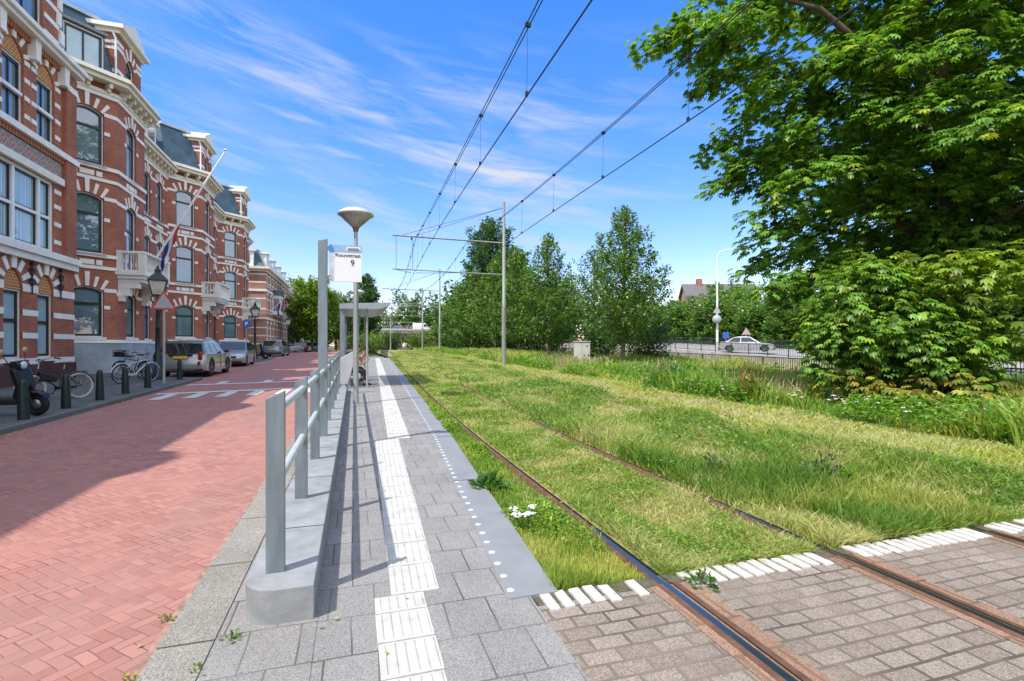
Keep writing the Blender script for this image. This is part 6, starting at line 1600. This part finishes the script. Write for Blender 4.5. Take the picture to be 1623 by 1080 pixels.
tg(grass_patch('grass', 150000, lambda y: (9.6 + .8 * vnoise(y, y * .3, .5, 6), 0 * y + 20.2), (2.9, 95), hs(.22, .55, .4, 21), .014, gcol((.22, .40, .05), (.58, .60, .14), .36, .66, .35, 23), lambda x, y: RS.rand(len(x)) < .97, 1.7, .8), 'tall wild green grass on the verge before the fence')
tg(grass_patch('grass', 12000, lambda y: (0 * y + 10.2, 0 * y + 20), (5, 60), hs(.55, .4, .5, 31), .012, lambda x, y: np.clip(np.array([.55, .45, .22]) * np.exp(RS.normal(size=(len(x), 1)) * .3), 0, .6), lambda x, y: vnoise(x, y, .45, 33) > .5, 1.6, .3), 'straw-coloured seeding grass stems in the verge')
tg(grass_patch('grass', 16000, lambda y: (RX(y) + 1.62, RX(y) + 3.6), (3.0, 8.5), hs(.16, .34, .9, 51), .009, gcol((.13, .26, .03), (.38, .42, .09), .4, .7, .8, 53), lambda x, y: vnoise(x, y, .6, 55) > .38, 1.6, .7), 'taller green grass between the tracks beside the crossing')
tg(grass_patch('grass', 5000, lambda y: (0 * y + 1.2, 0 * y + 9), (2.80, 3.05), hs(.05, .06, 2.0, 61), .008, gcol(GRN, YEL, .3, .7, 2.0, 63), lambda x, y: (vnoise(x, y, 3.0, 65) > .5) & no_rail(x, y), 1.0, 1.2), 'small grass tufts creeping over the white bricks')
weeds_done = True
# leafy ground weeds among the grass
def weeds(name, n, xr, yr, hh, base, ls, label, power=1.8, thr=.55, seed=40, s=.8, keepf=no_rail):
    y = yr[0] + (yr[1] - yr[0]) * RS.rand(n) ** power; a, b = xr(y); x = a + (b - a) * RS.rand(n)
    k_ = (vnoise(x, y, s, seed) > thr) & keepf(x, y); x, y = x[k_], y[k_]; n = len(x)
    z = zs_np(y) - .05 + hh * RS.rand(n) * np.clip((vnoise(x, y, s, seed) - thr) / .2, .25, 1)
    D = rnd_dir(n) * np.array([1, 1, .4]); D[:, 2] += .25; N = rnd_dir(n) * .5 + np.array([0, 0, 1.0]); sz = ls * RS.uniform(.6, 1.4, n) * np.clip(np.hypot(x, y) / 6, .8, 3) ** .6
    return tg(leaf_object(name, np.stack([x, y, z], 1), D, N, sz, sz * .5, leaf_cols(n, base, .3, .12), None, M['leaf']), label)
weeds('weeds', 26000, lambda y: (OX(y) - .01, RX(y) - .05), (2.98, 12), .13, (.095, .165, .02), .038, 'low leafy weeds along the platform edge', 1.3, .42, 41, 1.6)
weeds('weeds', 34000, lambda y: (RX(y) + .08, RX(y) + 1.46), (2.99, 18), .09, (.085, .15, .02), .034, 'small leafy weeds between the rails near the crossing', 2.0, .46, 43, 2.6)
weeds('weeds', 30000, lambda y: (RX(y) + 1.6, RX(y) + 5.2), (2.99, 30), .26, (.06, .125, .02), .05, 'dark leafy weed clumps between the tram tracks', 2.0, .56, 45, .9)
weeds('weeds', 130000, lambda y: (0 * y + 9.6, 0 * y + 20), (3, 60), .55, (.07, .15, .022), .075, 'leafy nettles and docks in the verge', 1.7, .46, 47, .7)

weeds('thatch', 60000, lambda y: (RX(y) + .08, RX(y) + 7.5), (2.99, 30), .05, (.19, .145, .065), .035, 'dead tan thatch and clippings lying between the grass of the tracks', 2.0, .42, 71, 1.9)
weeds('clover', 50000, lambda y: (RX(y) + .08, RX(y) + 5.0), (2.99, 26), .09, (.10, .17, .022), .028, 'fresh small-leaved clover patches in the track grass', 2.0, .55, 73, 1.5)
# individual plants that stand out
def rosette(name, label, loc, R, h, base, n=240, ls=.12, stems=0, stem_col=None, group=None):
    t = thing(name, label, 'plant', loc, 0, group)
    d = rnd_dir(n); d[:, 2] = np.abs(d[:, 2]); P = d * np.array([R, R, h]) * (RS.rand(n, 1) ** .5)
    leaf_object('leaves', P, d + rnd_dir(n) * .6, rnd_dir(n) * .5 + np.array([0, 0, 1.]), ls * RS.uniform(.6, 1.3, n), ls * .5, leaf_cols(n, base, .3), t)
    mb = MB()
    for q in range(max(3, stems)): a = RS.rand() * 6.28; r = R * RS.rand() * .7; mb.tube([(math.cos(a) * r * .3, math.sin(a) * r * .3, -.05), (math.cos(a) * r, math.sin(a) * r, h * RS.uniform(.8, 1.25))], [.008, .004], 4, cap=False)
    mb.build('stems', stem_col or M['bark_lt'], t); return t
rust_stem = plain('rusty_dock_seed', (.27, .10, .03), .9, var=.3)
rosette('dock_plant', 'dock plant with rusty red seed stems in the middle of the verge', (10.3, 11.2, .02), .55, .75, (.07, .12, .02), 420, .15, 26, rust_stem)
rosette('dock_plant', 'second rusty dock plant to the right of the larger one, nearer the chestnut', (11.0, 9.9, .0), .4, .55, (.09, .13, .025), 260, .14, 18, rust_stem)
rosette('nettle_clump', 'dark green nettle clump at the edge of the pale mown strip', (10.3, 15.0, .05), .9, .95, (.05, .125, .025), 800, .14, 16)
rosette('nettle_clump', 'bright green leafy clump at the right edge below the chestnut', (10.4, 5.6, 0), .7, .55, (.07, .16, .03), 800, .12, 10)
rosette('thistle_plant', 'dark green thistle standing between the two tracks near the crossing', (5.0, 4.35, -.07), .26, .40, (.04, .09, .03), 240, .07, 6)
rosette('thistle_plant', 'smaller dark weed left of the thistle between the tracks', (4.15, 5.15, -.07), .2, .24, (.04, .09, .03), 160, .08, 4)
rosette('broad_leaf_weed', 'dark broad-leaved weed on the platform edge where two slabs meet', (1.42, 5.4, -.06), .17, .16, (.03, .085, .018), 130, .12, 3)
rosette('broad_leaf_weed', 'small green weed on the brick crossing between rail and white bricks', (2.16, 2.78, -.01), .09, .07, (.04, .085, .015), 70, .05, 3)
rosette('broad_leaf_weed', 'small green weed at the rounded front of the concrete base', (-.62, 2.98, .0), .04, .05, (.06, .13, .02), 26, .03, 3)
rosette('broad_leaf_weed', 'tiny yellow-green weed on the kerb edge of the red road', (-1.03, 3.35, -.02), .04, .03, (.13, .17, .03), 20, .024, 3)
rosette('broad_leaf_weed', 'yellowish weed on the kerb edge of the red road, nearest the camera', (-1.0, 2.75, -.02), .045, .035, (.20, .19, .04), 24, .028, 3)
rosette('broad_leaf_weed', 'sparse weed in the paving joint in front of the concrete base', (-.72, 2.72, .0), .06, .02, (.07, .13, .02), 14, .026, 3)
def yarrow(label, loc, n, R, h, group='white yarrow flowers', hs_=.045):
    t = thing('yarrow', label, 'flower', loc, 0, group); mb = MB()
    for q in range(n):
        a = RS.rand() * 6.28; r = R * math.sqrt(RS.rand()); x, y, z = math.cos(a) * r, math.sin(a) * r, h * RS.uniform(.75, 1.1)
        mb.tube([(x * .3, y * .3, -.08), (x, y, z)], .004, 4, cap=False); fm = MB()
        for w_ in range(14): b = RS.rand() * 6.28; s = hs_ * math.sqrt(RS.rand()); fm.lathe([(0, -.004), (hs_ * .24, .0), (hs_ * .16, .008), (0, .01)], (x + math.cos(b) * s, y + math.sin(b) * s, z + RS.uniform(-.006, .01)), 6)
        fm.build('flower_head', M['petal'], t)
    mb.build('stems', M['green_stem'], t); return t
M['green_stem'] = plain('green_stem', (.07, .12, .03), .8)
M['petal'] = plain('white_petals', (.78, .77, .72), .8, var=.06)
yarrow('cluster of white yarrow flowers beside the grey platform edge', (1.40, 4.15, -.06), 7, .13, .17)
for q, (x, y) in enumerate([(9.6, 9.0), (10.0, 8.2), (9.9, 7.6), (9.5, 7.9), (10.2, 8.9), (10.6, 7.9), (10.9, 7.2), (11.3, 8.2), (9.9, 11.4), (9.6, 6.6), (10.4, 9.9), (11.4, 7.4), (10.2, 6.0), (9.8, 13), (12.6, 18), (11.5, 15)]):
    yarrow('white yarrow flowers in the tall grass before the chestnut bush', (x, y, .0), 3, .35, .42, 'scattered white yarrow in the verge', .032)
# fallen leaves on the pavement and in the gutter
n = 130; x = np.concatenate([RS.normal(-5.72, .12, 80), RS.uniform(-1.1, .3, 50)]); y = np.concatenate([RS.uniform(9, 20, 80), RS.uniform(2.3, 8, 50)]); z = zs_np(y) - np.where(x < -1, .02, -.012)
o = leaf_object('fallen_leaves', np.stack([x, y, z], 1), rnd_dir(n) * np.array([1, 1, .15]), rnd_dir(n) * .3 + np.array([0, 0, 1.]), np.where(x < -2, .09, .035), np.where(x < -2, .06, .022), leaf_cols(n, (.34, .22, .08), .35), None, M['leaf'])
tg(o, 'dry brown leaves scattered along the gutter and paving'); o['category'] = 'leaves'
SKY_SAT, SKY_VAL, CLOUD, CLX, EXPO = 1.28, .86, (2.3, 2.45, 2.8, 1), .7, 1.08
# ================================================================ people in the shelter
def skin_mesh(name, V, E, R, mat, parent, sub=2, root=0):
    me = bpy.data.meshes.new(name); me.from_pydata(V, E, []); o = bpy.data.objects.new(name, me); COL.objects.link(o)
    m = o.modifiers.new('skin', 'SKIN'); m.use_smooth_shade = True
    for i_, r in enumerate(R): sv = me.skin_vertices[0].data[i_]; sv.radius = (r, r) if not hasattr(r, '__len__') else r; sv.use_root = i_ == root
    s = o.modifiers.new('sub', 'SUBSURF'); s.levels = sub; s.render_levels = sub
    dg = bpy.context.evaluated_depsgraph_get(); m2 = bpy.data.meshes.new_from_object(o.evaluated_get(dg)); bpy.data.objects.remove(o)
    m2.name = name; m2.materials.clear(); m2.materials.append(mat); m2.polygons.foreach_set('use_smooth', [True] * len(m2.polygons))
    o = bpy.data.objects.new(name, m2); COL.objects.link(o); o.parent = parent; return o
def sitter(label, loc, rz, shirt, trousers, hair, phone=True, lean=.22):
    """sits facing +x, seat height .46, origin on the ground below the pelvis"""
    t = thing('person', label, 'person', loc, rz)
    hip, ch, nk, hd = (0, 0, .55), (.10 + lean * .3, 0, .86), (.14 + lean * .75, 0, 1.06), (.22 + lean * .9, 0, 1.22)
    V = [hip, (.04, 0, .7), ch, nk, hd, (hd[0] + .03, 0, hd[2] + .1)]; E = [(0, 1), (1, 2), (2, 3), (3, 4), (4, 5)]; R = [(.13, .16), (.115, .14), (.13, .17), .055, (.085, .075), (.075, .07)]
    fing = MB()
    for s in (-1, 1):
        b = len(V); sh = (ch[0] + .01, s * .19, ch[2] + .1); el = (.22 + lean * .4, s * .24, .72); wr_ = (.44, s * .12, .82); hnd = (.50, s * .08, .86)
        V += [sh, el, wr_, hnd]; E += [(2, b), (b, b + 1), (b + 1, b + 2), (b + 2, b + 3)]; R += [.06, .045, .03, (.038, .022)]
        for q in range(4): y0 = s * (.055 + .017 * q); L = (.07, .08, .075, .06)[q]; fing.tube([(.515, y0, .855), (.515 + L * .55, y0 - s * .004, .885), (.515 + L * .7, y0 - s * .03, .915)], [.009, .0085, .006], 6)
        fing.tube([(.49, s * .055, .87), (.525, s * .03, .90), (.545, s * .02, .915)], [.010, .009, .007], 6)
        b = len(V); V += [(.02, s * .10, .52), (.42, s * .12, .50), (.44, s * .12, .10), (.55, s * .13, .05)]; E += [(0, b), (b, b + 1), (b + 1, b + 2), (b + 2, b + 3)]; R += [.09, .065, .042, (.04, .03)]
    bd_ = skin_mesh('body', V, E, R, M['skin'], t)
    # fingers become part of the same body mesh
    bm = bmesh.new(); bm.from_mesh(bd_.data); o_ = len(bm.verts); vs = [bm.verts.new(p) for p in fing.v]
    for f in fing.f:
        try: nf = bm.faces.new([vs[i_] for i_ in f]); nf.smooth = True
        except ValueError: pass
    nz_ = bmesh.ops.create_uvsphere(bm, u_segments=8, v_segments=6, radius=.016, matrix=Matrix.Translation((hd[0] + .085, 0, hd[2] + .03)))
    for s in (-1, 1): bmesh.ops.create_uvsphere(bm, u_segments=8, v_segments=6, radius=.022, matrix=Matrix.Translation((hd[0] - .0, s * .078, hd[2] + .04)) @ Matrix.Diagonal((.8, .4, 1.3, 1)))
    bm.to_mesh(bd_.data); bm.free()
    fm = MB()
    for s in (-1, 1): fm.lathe([(0, -.004), (.008, 0), (0, .004)], (hd[0] + .076, s * .03, hd[2] + .06), 8, 'x')
    fm.box(hd[0] + .066, hd[0] + .074, -.02, .02, hd[2] - .022, hd[2] - .016); fm.build('face_features', M['ink'], t)
    skin_mesh('hair', [(hd[0] - .035, 0, hd[2] + .03), (hd[0] - .02, 0, hd[2] + .10), (hd[0] + .035, 0, hd[2] + .125)], [(0, 1), (1, 2)], [(.075, .075), (.083, .083), (.05, .06)], hair, t)
    V = [(.01, 0, .58), (.045, 0, .7), ch, (nk[0] - .03, 0, nk[2] - .04)]; E = [(0, 1), (1, 2), (2, 3)]; R = [(.142, .172), (.128, .155), (.142, .185), .075]
    for s in (-1, 1): b = len(V); V += [(ch[0] + .01, s * .19, ch[2] + .1), (.165 + lean * .3, s * .225, .82)]; E += [(2, b), (b, b + 1)]; R += [.074, .062]
    skin_mesh('shirt', V, E, R, shirt, t)
    V = [(0, 0, .55)]; E = []; R = [(.138, .168)]
    for s in (-1, 1): b = len(V); V += [(.03, s * .10, .52), (.42, s * .12, .50), (.445, s * .12, .16)]; E += [(0, b), (b, b + 1), (b + 1, b + 2)]; R += [.10, .076, .058]
    skin_mesh('trousers', V, E, R, trousers, t)
    for s in (-1, 1): mb = MB(); mb.hexa([(.37, s * .13 - .05, 0), (.66, s * .13 - .04, 0), (.66, s * .13 + .04, 0), (.37, s * .13 + .05, 0), (.38, s * .13 - .045, .10), (.62, s * .13 - .035, .06), (.62, s * .13 + .035, .06), (.38, s * .13 + .045, .10)]); mb.build('shoe', M['dark_plastic'], t, bevel=.02)
    return t
cl = lambda n, c: plain(n, c, .85, var=.12)
sitter('person in tan shirt and dark trousers sitting in the shelter with a phone', (-.08, 18.6, zs(18.6)), -.15, cl('tan_shirt', (.30, .22, .15)), cl('dark_trousers', (.03, .03, .035)), cl('brown_hair', (.09, .045, .02)), lean=.3)
sitter('person in a pale shirt with dark hair sitting deeper inside the shelter', (-.15, 20.4, zs(20.4)), .1, cl('pale_shirt', (.55, .6, .66)), cl('navy_trousers', (.02, .03, .06)), cl('black_hair', (.012, .01, .01)), lean=.1)
mb = MB(); mb.box(-.035, .035, -.005, .005, 0, .14); ph = mb.build('phone', M['dark_plastic'], None, bevel=.004); ph.location = (.47, 18.53, zs(18.6) + .90); ph.rotation_euler = (.5, 0, PI / 2 - .15); tag(ph, 'dark phone held by the person in the tan shirt', 'phone')

# ================================================================ sky, sun, camera
w = bpy.data.worlds.new('World'); scene.world = w; w.use_nodes = True; nt = w.node_tree; nt.nodes.clear()
sun_from = Vector((-.60, -.34, 1.0)).normalized(); ELEV = math.asin(sun_from.z); AZ = math.atan2(sun_from.x, sun_from.y)
class WT(NT):
    def __init__(s): s.t = nt
W = WT()
sky = W.n('ShaderNodeTexSky', sky_type='NISHITA'); sky.sun_disc = False; sky.sun_elevation = ELEV; sky.sun_rotation = AZ % (2 * PI); sky.air_density = 1.0; sky.dust_density = .25; sky.ozone_density = 2.2; sky.altitude = 10
sep = W.n('ShaderNodeSeparateXYZ'); W.l(W.n('ShaderNodeTexCoord').outputs['Generated'], sep.inputs[0])
az = W.math('ARCTAN2', sep.outputs[0], sep.outputs[1]); el = W.math('ARCSINE', sep.outputs[2])
# cirrus drawn out in long streaks that fall gently to the right
a_ = math.radians(-9)
u_ = W.math('ADD', W.math('MULTIPLY', az, math.cos(a_)), W.math('MULTIPLY', el, math.sin(a_))); v_ = W.math('SUBTRACT', W.math('MULTIPLY', el, math.cos(a_)), W.math('MULTIPLY', az, math.sin(a_)))
def streak(su, sv, detail, ox, rough=.62, dist=.8):
    c = W.n('ShaderNodeCombineXYZ'); W.l(W.math('ADD', W.math('MULTIPLY', u_, su), ox), c.inputs[0]); W.l(W.math('MULTIPLY', v_, sv), c.inputs[1])
    n_ = W.n('ShaderNodeTexNoise'); n_.inputs['Scale'].default_value = 1; n_.inputs['Detail'].default_value = detail; n_.inputs['Roughness'].default_value = rough; n_.inputs['Distortion'].default_value = dist; W.l(c.outputs[0], n_.inputs['Vector']); return n_.outputs['Fac']
big = W.ramp(streak(2.6, 9.0, 3, CLX, .5, .3), .46, .68); fine = W.ramp(streak(5, 34, 10, 3.1, .68, .5), .40, .72)
def win_(x, c0, c1, s):   # soft window
    a = W.n('ShaderNodeMapRange', interpolation_type='SMOOTHSTEP'); a.inputs[1].default_value = c0 - s; a.inputs[2].default_value = c0 + s; W.l(x, a.inputs[0])
    b = W.n('ShaderNodeMapRange', interpolation_type='SMOOTHSTEP'); b.inputs[1].default_value = c1 - s; b.inputs[2].default_value = c1 + s; b.inputs[3].default_value = 1; b.inputs[4].default_value = 0; W.l(x, b.inputs[0])
    return W.math('MULTIPLY', a.outputs[0], b.outputs[0])
mask = W.math('MULTIPLY', win_(el, .06, .50, .10), W.math('ADD', W.math('MULTIPLY', win_(az, -.9, .42, .16), .8), .2))
# one long bright band, as in the middle of the sky
bandm = W.math('MULTIPLY', win_(W.math('SUBTRACT', el, W.math('MULTIPLY', az, -.36)), .395, .465, .045), win_(az, -.35, .46, .12))
cl_ = W.math('MULTIPLY', W.math('MULTIPLY', big, W.math('ADD', W.math('MULTIPLY', fine, .8), .2)), mask)
cl_ = W.math('ADD', cl_, W.math('MULTIPLY', W.math('MULTIPLY', bandm, fine), .9), clamp=True)
thin = W.math('MULTIPLY', W.ramp(streak(3.2, 26, 9, 5.7, .6, .5), .50, .68), W.math('MULTIPLY', win_(el, .16, .50, .1), win_(az, -.7, .55, .25)))
cl_ = W.math('ADD', W.math('MULTIPLY', cl_, .72), W.math('MULTIPLY', thin, .5), clamp=True)
# unseen bright cloud added overhead, behind and beside the frame to lift the shade
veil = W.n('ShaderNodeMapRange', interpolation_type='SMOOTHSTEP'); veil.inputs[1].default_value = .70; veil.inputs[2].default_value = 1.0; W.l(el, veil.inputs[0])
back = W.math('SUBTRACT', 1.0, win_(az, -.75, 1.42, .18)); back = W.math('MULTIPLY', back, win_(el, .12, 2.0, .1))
fill_veil_f = W.math('MULTIPLY', W.math('MAXIMUM', W.math('MULTIPLY', veil.outputs[0], .3), back), W.math('ADD', .45, W.math('MULTIPLY', streak(2.2, 4, 5, 9.0), .8)), clamp=True)
hs_ = W.n('ShaderNodeHueSaturation'); hs_.inputs['Saturation'].default_value = SKY_SAT; hs_.inputs['Value'].default_value = SKY_VAL; W.l(sky.outputs[0], hs_.inputs['Color'])
gr = W.n('ShaderNodeMapRange'); gr.inputs[1].default_value = .0; gr.inputs[2].default_value = .6; W.l(el, gr.inputs[0])
tint = W.mix(1.0, hs_.outputs[0], W.mix(gr.outputs[0], (1.08, .80, .86), (.75, .95, 1.25)), 'MULTIPLY')
col = W.mix(cl_, tint, CLOUD)
col = W.mix(fill_veil_f, col, (5.0, 5.3, 5.9, 1))
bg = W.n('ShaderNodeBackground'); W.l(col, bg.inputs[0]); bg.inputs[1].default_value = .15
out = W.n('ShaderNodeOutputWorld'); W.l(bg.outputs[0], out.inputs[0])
sun = bpy.data.lights.new('sun', 'SUN'); sun.energy = 2.5; sun.angle = math.radians(.5); sun.color = (1, .955, .88)
so = bpy.data.objects.new('sun', sun); COL.objects.link(so); so.rotation_euler = sun_from.to_track_quat('Z', 'Y').to_euler(); so.location = (-30, -20, 50)
cam = bpy.data.cameras.new('camera'); co_ = bpy.data.objects.new('camera', cam); COL.objects.link(co_); scene.camera = co_
cam.sensor_width = 36; cam.lens = FPX / 1623 * 36; cam.shift_y = 8 / 1623; cam.clip_start = .05; cam.clip_end = 5000
co_.location = (0, 0, CAMH); co_.rotation_euler = (PI / 2, 0, -TH)
vs = scene.view_settings; vs.view_transform = 'Standard'; vs.look = 'None'; vs.exposure = EXPO; vs.gamma = 1
scene.render.engine = 'CYCLES'
scene.cycles.max_bounces = 6; scene.cycles.diffuse_bounces = 3; scene.cycles.glossy_bounces = 3; scene.cycles.transparent_max_bounces = 8; scene.cycles.transmission_bounces = 3
scene.cycles.use_denoising = True; scene.cycles.sample_clamp_indirect = 6
